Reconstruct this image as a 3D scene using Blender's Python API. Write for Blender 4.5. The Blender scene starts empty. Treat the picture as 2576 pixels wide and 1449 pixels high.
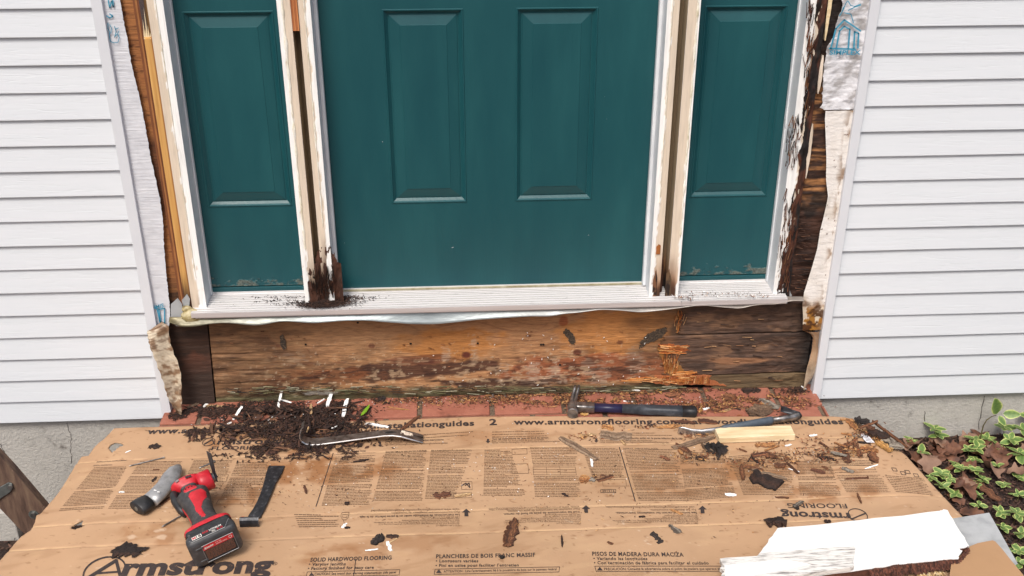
import bpy, bmesh, math, random
import numpy as np
from mathutils import Vector, Matrix
random.seed(7); RNG = np.random.default_rng(11)
SC = bpy.context.scene

# ------------------------------------------------------------------ camera, sky, sun, exposure
FPX, IW, IH = 2701.8, 2576.0, 1449.0
CP = np.array([-.0908, -2.7977, 1.8226])
def _basis(p, y, r):
    f = np.array([math.sin(y)*math.cos(p), math.cos(y)*math.cos(p), -math.sin(p)])
    rt = np.array([math.cos(y), -math.sin(y), 0]); up = np.cross(rt, f)
    c, s = math.cos(r), math.sin(r)
    return rt*c+up*s, -rt*s+up*c, f
CA, CB, CD = _basis(.4654, .0551, .0006)
cam = bpy.data.cameras.new('camera'); co = bpy.data.objects.new('camera', cam); SC.collection.objects.link(co)
co.matrix_world = Matrix([[CA[i], CB[i], -CD[i], CP[i]] for i in range(3)]+[[0, 0, 0, 1]])
cam.sensor_width = 36; cam.lens = FPX/IW*36; cam.clip_end = 500; cam.clip_start = .05
SC.camera = co
W = bpy.data.worlds.new('World'); SC.world = W; W.use_nodes = True
nt = W.node_tree; bg = nt.nodes['Background']
sky = nt.nodes.new('ShaderNodeTexSky'); sky.sky_type = 'NISHITA'; sky.sun_disc = False
SUN_EL, SUN_AZ = math.radians(56), math.radians(200)     # azimuth clockwise from +Y; the sun is behind the camera
sky.sun_elevation = SUN_EL; sky.sun_rotation = SUN_AZ
sky.air_density = 1.0; sky.dust_density = 6.0; sky.ozone_density = 1.0
nt.links.new(sky.outputs[0], bg.inputs[0]); bg.inputs[1].default_value = .105
sl = bpy.data.lights.new('sun', 'SUN'); sl.energy = 1.75; sl.angle = math.radians(20); sl.color = (1, .975, .93)
so = bpy.data.objects.new('sun', sl); SC.collection.objects.link(so)
sd = Vector((math.sin(SUN_AZ)*math.cos(SUN_EL), math.cos(SUN_AZ)*math.cos(SUN_EL), math.sin(SUN_EL)))
so.rotation_euler = sd.to_track_quat('Z', 'Y').to_euler(); so.location = sd*8
SC.view_settings.view_transform = 'Standard'; SC.view_settings.look = 'None'
SC.view_settings.exposure = 0.46; SC.view_settings.gamma = 1; SC.view_settings.use_curve_mapping = False

# ------------------------------------------------------------------ measuring: photo point (2576 px wide) on a real plane
def ray(x, y): return CA*(x-1288)/FPX-CB*(y-724.5)/FPX+CD
def PY(x, y, Y=0.):
    r = ray(x, y); return CP+r*(Y-CP[1])/r[1]
def PZ(x, y, Z=.036):
    r = ray(x, y); return CP+r*(Z-CP[2])/r[2]
V = lambda *a: np.array(a, float)

# ------------------------------------------------------------------ numpy noise
def _h(ix, iy, s):
    n = (ix*374761393+iy*668265263+s*1442695041) & 0xffffffff
    n = ((n ^ (n >> 13))*1274126177) & 0xffffffff
    return ((n ^ (n >> 16)) & 0xffff)/65535.
def vnoise(x, y, s=0):
    x = np.asarray(x, float); y = np.asarray(y, float)
    xi = np.floor(x).astype(np.int64); yi = np.floor(y).astype(np.int64); fx = x-xi; fy = y-yi
    fx = fx*fx*(3-2*fx); fy = fy*fy*(3-2*fy)
    a = _h(xi, yi, s); b = _h(xi+1, yi, s); c = _h(xi, yi+1, s); d = _h(xi+1, yi+1, s)
    return (a*(1-fx)+b*fx)*(1-fy)+(c*(1-fx)+d*fx)*fy
def fbm(x, y, s=0, o=4):
    t = 0; a = .5; n = 0
    for i in range(o):
        t = t+a*vnoise(x*2**i+17.3*i, y*2**i-9.1*i, s+i); n += a; a *= .5
    return t/n
def sst(a, b, x):
    t = np.clip((x-a)/(b-a), 0, 1); return t*t*(3-2*t)
def lin(hexs, k=1.):
    v = [int(hexs[i:i+2], 16)/255 for i in (1, 3, 5)]
    return np.array([(c/12.92 if c <= .04045 else ((c+.055)/1.055)**2.4)*k for c in v])

# ------------------------------------------------------------------ materials
def mat(name, cols, sc=(20, 20, 20), det=5, rough=.7, metal=0, bump=0., bsc=None, bdet=4, attr=False, dist=0., spec=.5, pos=(.3, .7), rvar=0, bthin=None, sheen=0):
    """cols: colours of a noise ramp; attr: multiply the colour attribute Col by the (grey) ramp."""
    m = bpy.data.materials.new(name); m.use_nodes = True; n = m.node_tree.nodes; L = m.node_tree.links
    b = n['Principled BSDF']; g = n.new('ShaderNodeNewGeometry')
    def noise(scale, detail, d=0.):
        mp = n.new('ShaderNodeMapping'); mp.inputs['Scale'].default_value = scale
        L.new(g.outputs['Position'], mp.inputs['Vector'])
        t = n.new('ShaderNodeTexNoise'); t.inputs['Scale'].default_value = 1; t.inputs['Detail'].default_value = detail
        t.inputs['Roughness'].default_value = .6; t.inputs['Distortion'].default_value = d
        L.new(mp.outputs[0], t.inputs['Vector']); return t
    cols = [np.asarray(c) for c in cols]
    t = noise(sc, det, dist); r = n.new('ShaderNodeValToRGB'); e = r.color_ramp.elements
    L.new(t.outputs['Fac'], r.inputs[0])
    N = len(cols)
    while len(e) < N: e.new(.5)
    for i, c in enumerate(cols):
        e[i].position = pos[0]+(pos[1]-pos[0])*(i/max(1, N-1)) if N > 1 else i
        e[i].color = (*c[:3], 1)
    if N == 1: e[1].color = e[0].color
    out = r.outputs[0]
    if attr:
        a = n.new('ShaderNodeAttribute'); a.attribute_name = 'Col'
        mx = n.new('ShaderNodeMix'); mx.data_type = 'RGBA'; mx.blend_type = 'MULTIPLY'; mx.inputs[0].default_value = 1
        L.new(a.outputs['Color'], mx.inputs[6]); L.new(out, mx.inputs[7]); out = mx.outputs[2]
    L.new(out, b.inputs['Base Color'])
    b.inputs['Roughness'].default_value = rough; b.inputs['Metallic'].default_value = metal
    b.inputs['Specular IOR Level'].default_value = spec
    if rvar:
        rm = n.new('ShaderNodeMapRange'); rm.inputs[3].default_value = rough-rvar; rm.inputs[4].default_value = rough+rvar
        L.new(t.outputs['Fac'], rm.inputs[0]); L.new(rm.outputs[0], b.inputs['Roughness'])
    if bump:
        t2 = noise(bsc or sc, bdet, .3); bp = n.new('ShaderNodeBump'); bp.inputs['Strength'].default_value = bump
        bp.inputs['Distance'].default_value = .004; src = t2.outputs['Fac']
        if bthin:
            rr = n.new('ShaderNodeValToRGB'); rr.color_ramp.elements[0].position = bthin-.035; rr.color_ramp.elements[1].position = bthin+.035
            m3 = rr.color_ramp.elements.new(bthin); m3.color = (0, 0, 0, 1)
            rr.color_ramp.elements[0].color = (1, 1, 1, 1); rr.color_ramp.elements[2].color = (1, 1, 1, 1)
            L.new(src, rr.inputs[0]); src = rr.outputs[0]
        L.new(src, bp.inputs['Height']); L.new(bp.outputs[0], b.inputs['Normal'])
    return m
G = lambda v: (v, v, v)
M = {}
M['siding'] = mat('white_vinyl', [lin('#dfe4e9', .875), lin('#e4e8ed', .875)], (3, 1, 60), rough=.5, bump=.11, bsc=(3.2, 1, 75), bthin=.5, bdet=2)
M['vinyl'] = mat('white_vinyl_trim', [lin('#dbdee4', .90), lin('#e1e4e9', .90)], (8, 8, 8), rough=.45)
M['white'] = mat('white_paint', [lin('#dcdad6'), lin('#f0f0ee'), lin('#f4f4f2')], (30, 30, 60), rough=.5, bump=.25, bsc=(60, 60, 25))
M['whitejamb'] = mat('white_paint_jamb_side', [lin('#cfd3d8'), lin('#e2e5e8')], (12, 12, 12), rough=.45, bump=.1, bsc=(50, 50, 10))
M['cream'] = mat('bare_jamb_edge', [lin('#b9aa98'), lin('#d8c8b6'), lin('#e2d4c4')], (60, 60, 6), rough=.8, bump=.2, bsc=(120, 120, 12))
M['attrwood'] = mat('weathered_wood', [G(.62), G(.98), G(1.18)], (34, 34, 300), rough=.85, bump=.6, bsc=(24, 24, 260), attr=True, det=6)
M['attrpost'] = mat('rotting_post_wood', [G(.84), G(1), G(1.06)], (120, 120, 9), rough=.85, bump=.3, bsc=(160, 160, 14), attr=True, det=6)
M['chip'] = mat('splintered_wood', [G(.5), G(1), G(1.35)], (180, 180, 180), rough=.85, bump=.5, bsc=(260, 260, 260), attr=True)
M['crumb'] = mat('wood_crumbs', [G(.8), G(1.1)], (200, 200, 200), rough=.9, attr=True)
M['teal'] = mat('teal_door_paint', [lin('#16484f'), lin('#184c52'), lin('#1c5257')], (9, 9, 2.2), rough=.36, bump=.10, bsc=(160, 160, 14), bdet=3, rvar=.08)
M['alu'] = mat('dirty_white_aluminium', [G(.62), G(.98), G(1.02)], (30, 90, 40), rough=.42, metal=.15, pos=(.25, .5), det=7, bump=.1, attr=True)
M['alufront'] = mat('aluminium_nosing', [lin('#bdb6b6'), lin('#cfcaca')], (4, 40, 200), rough=.4, metal=.3)
M['pan'] = mat('metal_flashing', [lin('#8d8256'), lin('#bfb68c'), lin('#cfdbdc'), lin('#b9c9cd')], (5, 12, 30), rough=.38, metal=.45, bump=.25, bsc=(30, 30, 60), pos=(.3, .62), attr=True)
M['wrap'] = mat('house_wrap', [G(.86), G(.97), G(1.0)], (25, 25, 60), rough=.5, bump=.4, bsc=(14, 14, 190), attr=True)
M['wrapc'] = mat('crinkled_house_wrap', [G(.8), G(.97), G(1.0)], (25, 25, 60), rough=.45, bump=.7, bsc=(45, 45, 80), attr=True)
M['blue'] = mat('blue_print', [lin('#2f86a8'), lin('#4a9ab5')], (60, 60, 60), rough=.6)
M['print'] = mat('black_print', [lin('#2b2424'), lin('#332a29'), lin('#3b302d'), lin('#8a6a4e')], (95, 95, 95), rough=.75, pos=(.3, .80))
M['printfine'] = mat('faded_fine_print', [lin('#54402f'), lin('#644c38')], (60, 60, 60), rough=.8)
M['cardboard'] = mat('kraft_cardboard', [G(.93), G(1), G(1.04)], (9, 9, 9), rough=.75, bump=.12, bsc=(60, 60, 60), attr=True, spec=.3)
M['brick'] = mat('red_painted_brick', [lin('#6e4434'), lin('#945a48'), lin('#a06653')], (22, 22, 22), rough=.8, bump=.4, bsc=(220, 220, 220), pos=(.25, .6))
M['mortar'] = mat('sandy_mortar', [lin('#4f4236'), lin('#7c6a58')], (160, 160, 160), rough=.95, bump=.8, bsc=(300, 300, 300))
M['concrete'] = mat('grey_concrete', [lin('#6e6a65'), lin('#a7a49e'), lin('#b3b0aa')], (24, 24, 24), rough=.9, bump=.9, bsc=(110, 110, 110), det=10, pos=(.26, .46))
M['crack'] = mat('dark_crack', [lin('#4e4b46'), lin('#68645e')], (60, 60, 60), rough=1)
M['soil'] = mat('dark_soil', [lin('#1e1412'), lin('#35251f'), lin('#4a352b')], (50, 50, 50), rough=.95, bump=1, bsc=(90, 90, 90))
M['mulch'] = mat('bark_mulch', [G(.7), G(1.2)], (90, 90, 90), rough=.9, attr=True)
M['dark'] = mat('dark_void', [lin('#1a1411')], rough=1)
M['steel'] = mat('worn_steel', [lin('#5a5654'), lin('#8d8a88'), lin('#a8a5a3')], (50, 50, 50), rough=.34, metal=.85, bump=.15, bsc=(120, 120, 120), rvar=.12)
M['steelbright'] = mat('polished_steel_edge', [lin('#a8a6a6'), lin('#d6d5d5')], (50, 50, 50), rough=.22, metal=.9)
M['blacksteel'] = mat('black_worn_steel', [lin('#26272b'), lin('#37383d'), lin('#6d6e72')], (70, 70, 25), rough=.4, metal=.4, bump=.2, bsc=(140, 140, 140), pos=(.35, .78))
M['purple'] = mat('navy_handle', [lin('#1c1c38'), lin('#272748')], (30, 30, 30), rough=.4)
M['gripgrey'] = mat('slate_rubber_grip', [lin('#2b2f35'), lin('#363b42'), lin('#4c5158')], (40, 40, 40), rough=.5, bump=.1)
M['gripblue'] = mat('blue_grey_rubber_grip', [lin('#3f4852'), lin('#4e5863')], (60, 60, 60), rough=.55)
M['black'] = mat('black_rubber', [lin('#17181b'), lin('#26272a'), lin('#4a4846')], (60, 60, 60), rough=.5, bump=.15, pos=(.35, .85))
M['toolrub'] = mat('dusty_dark_rubber', [lin('#2d2c2e'), lin('#3e3c3c'), lin('#6a6460')], (70, 70, 70), rough=.65, bump=.2, pos=(.35, .85))
M['battery'] = mat('battery_plastic', [lin('#2c2d30'), lin('#3a3b3f'), lin('#5d5a57')], (50, 50, 50), rough=.5, bump=.2, pos=(.35, .85))
M['red'] = mat('red_plastic', [lin('#a01722'), lin('#b81f2c'), lin('#c23a40')], (45, 45, 45), rough=.42, pos=(.3, .8), bump=.08)
M['labelred'] = mat('red_label', [lin('#b5202a')], rough=.4)
M['labelwhite'] = mat('white_label_ink', [lin('#d8d4ce')], rough=.5)
M['silver'] = mat('silver_line', [lin('#8f9092')], rough=.4, metal=.4)
M['greyhandle'] = mat('grey_painted_handle', [lin('#77787a'), lin('#939496'), lin('#a1a2a4')], (40, 40, 40), rough=.4, metal=.35, bump=.1)
M['pine'] = mat('fresh_pine', [lin('#c9ae84'), lin('#dcc7a0'), lin('#e6d5b2')], (10, 70, 90), rough=.7, bump=.3, bsc=(14, 120, 120))
M['slate'] = mat('grey_sheet', [lin('#8d9092'), lin('#a2a5a7'), lin('#abaeb0')], (22, 22, 22), rough=.6, bump=.15)
M['boardwhite'] = mat('flaking_white_board_paint', [lin('#b4b1ac'), lin('#d9d9d8'), lin('#e0e0df')], (16, 60, 60), rough=.5, bump=.25, bsc=(30, 80, 80), pos=(.2, .4))
M['peel'] = mat('peeled_weathered_paint', [lin('#7d7a77'), lin('#b4b1ad'), lin('#d9d7d3')], (22, 150, 90), rough=.7, bump=.6, bsc=(20, 150, 90), pos=(.34, .52), det=8)
M['ladder'] = mat('weathered_brown_wood', [lin('#3d2c25'), lin('#5f493d'), lin('#77614f')], (55, 55, 9), rough=.75, bump=.35, bsc=(120, 120, 12))
M['galv'] = mat('galvanised_metal', [lin('#6c706e'), lin('#8a8e8b')], (60, 60, 60), rough=.45, metal=.7)
M['stem'] = mat('plant_stem', [lin('#4a3a25'), lin('#5c5a2e')], (50, 50, 50), rough=.7)
M['paper'] = mat('white_paper', [lin('#e4e4ea')], rough=.8)
M['grass'] = mat('green_leaf_blade', [lin('#5d8a1f'), lin('#86b030')], (80, 80, 80), rough=.5)
M['moss'] = mat('mossy_rotten_edge', [lin('#3b3a20'), lin('#6d6f3c'), lin('#98977a')], (30, 60, 90), rough=.95, bump=.8, bsc=(60, 60, 120))
M['knot'] = mat('tar_patch', [lin('#231d19'), lin('#42372d'), lin('#6a5844')], (180, 180, 180), rough=.95, bump=.8)
M['caulk'] = mat('caulk', [lin('#c9bfa0'), lin('#e9e4d4'), lin('#f1efe8')], (70, 70, 40), rough=.5, bump=.4, bsc=(120, 120, 120))
M['foam'] = mat('yellow_caulk_foam', [lin('#6f6242'), lin('#a5976c'), lin('#c4bb9a')], (60, 60, 60), rough=.35, bump=.5, bsc=(70, 70, 70))
def leafmat():
    m = bpy.data.materials.new('variegated_leaf'); m.use_nodes = True; n = m.node_tree.nodes; L = m.node_tree.links
    b = n['Principled BSDF']; a = n.new('ShaderNodeAttribute'); a.attribute_name = 'edge'
    g = n.new('ShaderNodeNewGeometry'); t = n.new('ShaderNodeTexNoise'); t.inputs['Scale'].default_value = 110; t.inputs['Detail'].default_value = 3
    L.new(g.outputs['Position'], t.inputs['Vector'])
    ad = n.new('ShaderNodeMath'); ad.operation = 'MULTIPLY_ADD'; ad.inputs[1].default_value = .55; L.new(t.outputs['Fac'], ad.inputs[0]); L.new(a.outputs['Fac'], ad.inputs[2])
    r = n.new('ShaderNodeValToRGB'); e = r.color_ramp.elements; e[0].position = .25; e[0].color = (*lin('#547038'), 1); e[1].position = .62; e[1].color = (*lin('#829a50'), 1)
    x = e.new(.70)
    x.color = (*lin('#bfc47c'), 1)
    L.new(ad.outputs[0], r.inputs[0]); L.new(r.outputs[0], b.inputs['Base Color']); b.inputs['Roughness'].default_value = .5
    return m
M['leaf'] = leafmat()
M['oak'] = mat('dry_oak_leaf', [lin('#3f2820'), lin('#65412f'), lin('#825a42')], (25, 25, 25), rough=.7, bump=.3, bsc=(60, 60, 60))
M['oak2'] = mat('dry_pale_leaf', [lin('#6e5242'), lin('#937461')], (25, 25, 25), rough=.7, bump=.3, bsc=(60, 60, 60))

# ------------------------------------------------------------------ object helpers
def link(o): SC.collection.objects.link(o); return o
def tag(o, label=None, cat=None, group=None, kind=None):
    for k, v in (('label', label), ('category', cat), ('group', group), ('kind', kind)):
        if v: o[k] = v
    return o
def empty(name, loc, label=None, cat=None, group=None, kind=None):
    o = link(bpy.data.objects.new(name, None)); o.location = Vector([float(c) for c in loc]); o.empty_display_size = .05
    return tag(o, label, cat, group, kind)
def wloc(p):
    l = Vector((0, 0, 0))
    while p is not None: l = l+p.location; p = p.parent
    return l
def mesh(name, vs, fs, m, parent=None, base=None, smooth=False, col=None, fattr=None, mats=None, mi=None):
    """world-space vertices -> one object, origin at parent's origin or at the base of the mesh"""
    vs = np.asarray(vs, float).reshape(-1, 3)
    if base is None:
        if parent is not None: b = np.array(wloc(parent))
        else: b = np.array([(vs[:, 0].min()+vs[:, 0].max())/2, (vs[:, 1].min()+vs[:, 1].max())/2, vs[:, 2].min()])
    else: b = np.array(base)
    me = bpy.data.meshes.new(name); me.from_pydata((vs-b).tolist(), [], [list(map(int, f)) for f in fs] if not isinstance(fs, np.ndarray) else fs.tolist())
    me.update()
    for x in (mats or [m]): me.materials.append(x)
    if mi is not None: me.polygons.foreach_set('material_index', list(mi))
    if smooth: me.polygons.foreach_set('use_smooth', [True]*len(me.polygons))
    if col is not None:
        a = me.color_attributes.new('Col', 'FLOAT_COLOR', 'POINT'); c = np.ones((len(vs), 4)); c[:, :3] = np.asarray(col); a.data.foreach_set('color', c.ravel())
    if fattr is not None:
        a = me.attributes.new(fattr[0], 'FLOAT', 'POINT'); a.data.foreach_set('value', np.asarray(fattr[1], float).ravel())
    o = link(bpy.data.objects.new(name, me))
    if parent is not None: o.parent = parent; o.location = Vector(b-np.array(wloc(parent)))
    else: o.location = Vector(b)
    return o
def boxv(x0, x1, y0, y1, z0, z1):
    return ([(x, y, z) for x in (x0, x1) for y in (y0, y1) for z in (z0, z1)],
            [(0, 1, 3, 2), (4, 6, 7, 5), (0, 4, 5, 1), (2, 3, 7, 6), (0, 2, 6, 4), (1, 5, 7, 3)])
def box(name, x0, x1, y0, y1, z0, z1, m, parent=None, bev=0, **k):
    v, f = boxv(x0, x1, y0, y1, z0, z1); o = mesh(name, v, f, m, parent, **k)
    if bev: bevel(o, bev)
    return o
def bevel(o, w, seg=2):
    b = bmesh.new(); b.from_mesh(o.data); bmesh.ops.recalc_face_normals(b, faces=b.faces)
    bmesh.ops.bevel(b, geom=b.edges[:], offset=w, segments=seg, affect='EDGES', profile=.5); b.to_mesh(o.data); b.free()
def grid(U, Vn, fn):
    """fn(u,v) arrays -> xyz ; returns verts, faces"""
    u, v = np.meshgrid(U, Vn); P = fn(u, v); P = np.stack(P, -1).reshape(-1, 3)
    nu = len(U); nv = len(Vn); i = np.arange(nu-1)[None, :]+np.arange(nv-1)[:, None]*nu
    F = np.stack([i, i+1, i+1+nu, i+nu], -1).reshape(-1, 4)
    return P, F, u.ravel(), v.ravel()
def slab(name, poly, axis, d0, d1, m, parent=None, bev=0, **k):
    """outline polygon (list of 3D points lying on a plane) given thickness along vector axis"""
    p = np.array(poly, float); n = len(p); a = np.array(axis, float); a /= np.linalg.norm(a)
    v = np.vstack([p+a*d0, p+a*d1]); f = [list(range(n)), list(range(2*n-1, n-1, -1))]+[(i, (i+1) % n, n+(i+1) % n, n+i) for i in range(n)]
    o = mesh(name, v, f, m, parent, **k)
    b = bmesh.new(); b.from_mesh(o.data); bmesh.ops.triangulate(b, faces=[x for x in b.faces if len(x.verts) > 4]); bmesh.ops.recalc_face_normals(b, faces=b.faces)
    b.to_mesh(o.data); b.free()
    if bev: bevel(o, bev, 1)
    return o
def jag(pts, n, amp, seed=0):
    """subdivide a closed outline and roughen it in its own plane"""
    r = np.random.default_rng(seed); pts = [np.array(p, float) for p in pts]; out = []
    for i, p in enumerate(pts):
        q = pts[(i+1) % len(pts)]
        for k in range(n):
            out.append(p+(q-p)*(k/n)+(r.normal(0, amp, 3)*(k > 0))*np.array([1, 0, 1]))
    return out
def tube(path, rad, n=8, cap=True):
    path = [np.array(p, float) for p in path]; rad = rad if hasattr(rad, '__len__') else [rad]*len(path); vs = []; fs = []
    prev = None
    for i, p in enumerate(path):
        t = path[min(i+1, len(path)-1)]-path[max(i-1, 0)]; t /= np.linalg.norm(t)+1e-12
        if prev is None: a = np.cross(t, [0, 0, 1.]) if abs(t[2]) < .9 else np.cross(t, [1., 0, 0])
        else: a = prev-t*(prev@t)
        a /= np.linalg.norm(a); prev = a; b = np.cross(t, a)
        r = rad[i]; ra, rb = (r if hasattr(r, '__len__') else (r, r))
        for k in range(n):
            th = 2*math.pi*k/n; vs.append(p+a*ra*math.cos(th)+b*rb*math.sin(th))
    for i in range(len(path)-1):
        for k in range(n): fs.append((i*n+k, i*n+(k+1) % n, (i+1)*n+(k+1) % n, (i+1)*n+k))
    if cap: fs += [list(range(n-1, -1, -1)), list(range((len(path)-1)*n, len(path)*n))]
    return vs, fs
def merge(parts):
    V_ = []; F_ = []; o = 0
    for v, f in parts:
        V_ += [tuple(x) for x in v]; F_ += [tuple(i+o for i in x) for x in f]; o += len(v)
    return V_, F_
def interp(pts, xs, axis=0, val=1):
    p = sorted([(a[axis], a[val]) for a in pts]); return np.interp(xs, [a for a, _ in p], [b for _, b in p])

# ================================================================== THE GROUND
def gz(x, y):
    base = -.41+.24*sst(-.9, 1.0, x)
    return base+.02*(fbm(x*3, y*3, 3)-.5)*np.exp(-(x**2+y**2)/40)
xs = np.unique(np.concatenate([np.linspace(-60, -4, 12), np.linspace(-4, 4, 110), np.linspace(4, 60, 12)]))
ys = np.unique(np.concatenate([np.linspace(-60, -4, 12), np.linspace(-4, .5, 70), np.linspace(.5, 20, 6)]))
P, F, _, _ = grid(xs, ys, lambda u, v: (u, v, gz(u, v)))
mesh('ground', P, F, M['soil'], smooth=True, base=(0, 0, -.4), ).__setitem__('kind', 'structure')

# ================================================================== WALLS : foundation, siding
HC = .0727
found = empty('foundation_wall', (0, .12, -.6), 'grey concrete foundation wall running below the white siding', 'wall')
fw = box('concrete_face', -3.3, 3.6, .02, .25, -.6, .012, M['concrete'], found)
def crack(pts, w, seed):
    r = random.Random(seed); L_ = []; R_ = []
    for i, (a, b) in enumerate(zip(pts[:-1], pts[1:])):
        for k in range(6):
            p = PY(a[0]+(b[0]-a[0])*k/6, a[1]+(b[1]-a[1])*k/6, .02); j = r.gauss(0, .0016)
            ww = w*.55*(.4+r.random()); L_.append((p[0]+j-ww, .0185, p[2])); R_.append((p[0]+j+ww, .0185, p[2]))
    v = L_+R_; n = len(L_); f = [(i, n+i, n+i+1, i+1) for i in range(n-1)]
    v2 = [(x, .024, z) for x, _, z in v]; v = v+v2; m_ = len(v2)
    f += [(i, i+1, m_+i+1, m_+i) for i in range(n-1)]+[(n+i, m_+n+i, m_+n+i+1, n+i+1) for i in range(n-1)]
    return mesh('crack', v, f, M['crack'], found)
crack([(168, 1056), (172, 1080), (179, 1100), (177, 1130), (182, 1172)], .0009, 1)
crack([(0, 1115), (8, 1130), (14, 1150)], .0012, 2)
crack([(2326, 1034), (2325, 1064)], .0018, 3); crack([(2476, 995), (2469, 1030), (2459, 1090)], .0018, 4)

def siding(side, x0, x1, label):
    root = empty('siding_wall', ((x0+x1)/2, .03, 0), label, 'siding wall')
    prof = [(.013, .0), (.0006, .0), (.0, .0012), (.0002, .004), (.0080, HC+.0004), (.0090, HC+.004)]
    me = None
    for k in range(33):
        if me is None:
            pass
        if True:
            xs_ = np.linspace(x0, x1, 40); n = len(prof); wv = .0016*(fbm(xs_*2.2+k*7.7, xs_*0+k, 401, 3)-.5); wz_ = .0018*(fbm(xs_*1.6+k*3.1, xs_*0+k, 402, 2)-.5)
            v = [(x, y+a, z+b_*(1 if i < 4 else 0)) for x, a, b_ in zip(xs_, wv, wz_) for i, (y, z) in enumerate(prof)]
            f = [(j*n+i, j*n+i+1, (j+1)*n+i+1, (j+1)*n+i) for j in range(39) for i in range(n-1)]
            o = mesh('siding_board', v, f, M['siding'], root, smooth=False)
        o.location = (0, random.uniform(-.0006, .0006), k*HC+(random.uniform(-.0004, .0004) if k else 0))
    box('backing_sheathing', x0, x1, .014, .10, .01, 33*HC+.02, M['cream'], root)
    return root
XL, XR = -.9967, 1.0260
SL = siding(-1, -3.3, XL+.004, 'left wall of white horizontal vinyl siding beside the wood ladder leg')
SR = siding(1, XR-.004, 3.6, 'right wall of white horizontal vinyl siding above the leafy plants')
def channel(xa, xb, open_right, label, z0):
    """J-channel: outer face, front lip, return"""
    r = empty('corner_trim', ((xa+xb)/2, 0, z0), label, 'siding trim')
    x0, x1 = min(xa, xb), max(xa, xb)
    box('front_lip', x0, x1, -.014, -.0115, z0, 2.4, M['vinyl'], r, bev=.0008)
    if open_right: box('return_wall', x1-.0022, x1-.0002, -.0112, .012, z0, 2.4, M['vinyl'], r); box('inner_bead', x0+.0002, x0+.0022, -.0112, -.003, z0, 2.4, M['vinyl'], r)
    else: box('return_wall', x0+.0002, x0+.0022, -.0112, .012, z0, 2.4, M['vinyl'], r); box('inner_bead', x1-.0022, x1-.0002, -.0112, -.003, z0, 2.4, M['vinyl'], r)
    return r
channel(XL, XL+.0275, True, 'white vertical trim strip closing the left siding at the torn house wrap', .004)
channel(XR, XR-.0255, False, 'white vertical trim strip closing the right siding at the rusty flashing', .006)

# ================================================================== DOOR FRAME
ZT = .374       # sill nose height
ZTOP = 2.42
PD = .075       # door face
frame = empty('door_frame', (0, .05, .34), 'stripped white door frame with bare jambs, mullions and ribbed metal sill', 'door frame')
def rot_col(z, x, seed, h=.16, base='#d6c7b4', wht=None):
    """colour of a bare jamb front: cream, turning brown and black with rot near the sill"""
    n = fbm(x*60, z*14, seed, 4); b = lin(base)[None]*(.95+.10*n[:, None])
    t = sst(h+.06, h-.09, (z-ZT)+(n-.5)*.09)
    br = lin('#8a5c36' if seed in (4, 5, 22, 32) else '#6d5340')[None]*(.5+n[:, None]); dk = lin('#4a2f1e' if seed in (4, 5) else '#2c1d16')[None]*(.5+n[:, None])
    c = b*(1-t[:, None])+br*t[:, None]; t2 = sst(h*.75, h*.2, (z-ZT)+(n-.5)*.08)[:, None]
    return c*(1-t2)+dk*t2
def jambface(name, x0, x1, y0, y1, z0, z1, seed, paint_side, pw, rot=.16, dark=True):
    """one upright jamb board: front face coloured bare wood + rough-edged strip of white paint, sides white"""
    nz = 330; nx = 11
    zz = np.linspace(z0, z1, nz); xx = np.linspace(x0, x1, nx)
    P, F, u, v = grid(xx, zz, lambda u, v: (u, np.full_like(u, y0), v))
    c = rot_col(P[:, 2], P[:, 0], seed, rot) if dark else lin('#d6c7b4')[None]*(.85+.3*fbm(P[:, 0]*60, P[:, 2]*14, seed)[:, None])
    d = (P[:, 0]-x0) if paint_side < 0 else (x1-P[:, 0])
    edge = pw+.007*(fbm(P[:, 2]*35, P[:, 2]*0+seed, seed+5, 4)-.5)*2
    pk = sst(.0012, -.0006, d-edge)
    chipped = fbm(P[:, 0]*90, P[:, 2]*30, seed+9, 4); pk *= sst(.26, .32, chipped+sst(.0, .3, P[:, 2]-ZT)*.2)
    c = c*(1-pk[:, None])+lin('#efefed')[None]*pk[:, None]
    P[:, 1] += -.0012*pk+.0015*(fbm(P[:, 0]*100, P[:, 2]*60, seed+2)-.5)*sst(.2, 0, P[:, 2]-ZT)
    o = mesh(name, P, F, M['attrpost'], frame, col=c, smooth=True)
    # body behind the face
    v, f = boxv(x0, x1, y0+.0016, y1, z0, z1)
    body = mesh('jamb_board', v, f, M['whitejamb'], frame)
    return o
JY = .0
jambface('jamb_face', -.8625, -.8215, JY, .12, ZT+.002, ZTOP, 1, 1, .019, rot=.02)
jambface('jamb_face', -.5375, -.503, JY, .12, ZT+.002, ZTOP, 2, -1, .013, rot=.12)
jambface('jamb_face', -.484, -.4525, JY, .12, ZT+.002, ZTOP, 3, 1, .012, rot=.16)
jambface('jamb_face', .4675, .500, JY, .12, ZT+.002, ZTOP, 4, -1, .013, rot=.11)
jambface('jamb_face', .5225, .555, JY, .12, ZT+.002, ZTOP, 5, 1, .006, rot=.10)
jambface('jamb_face', .8395, .879, JY, .12, ZT+.002, ZTOP, 6, -1, .026, rot=.30)
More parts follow.
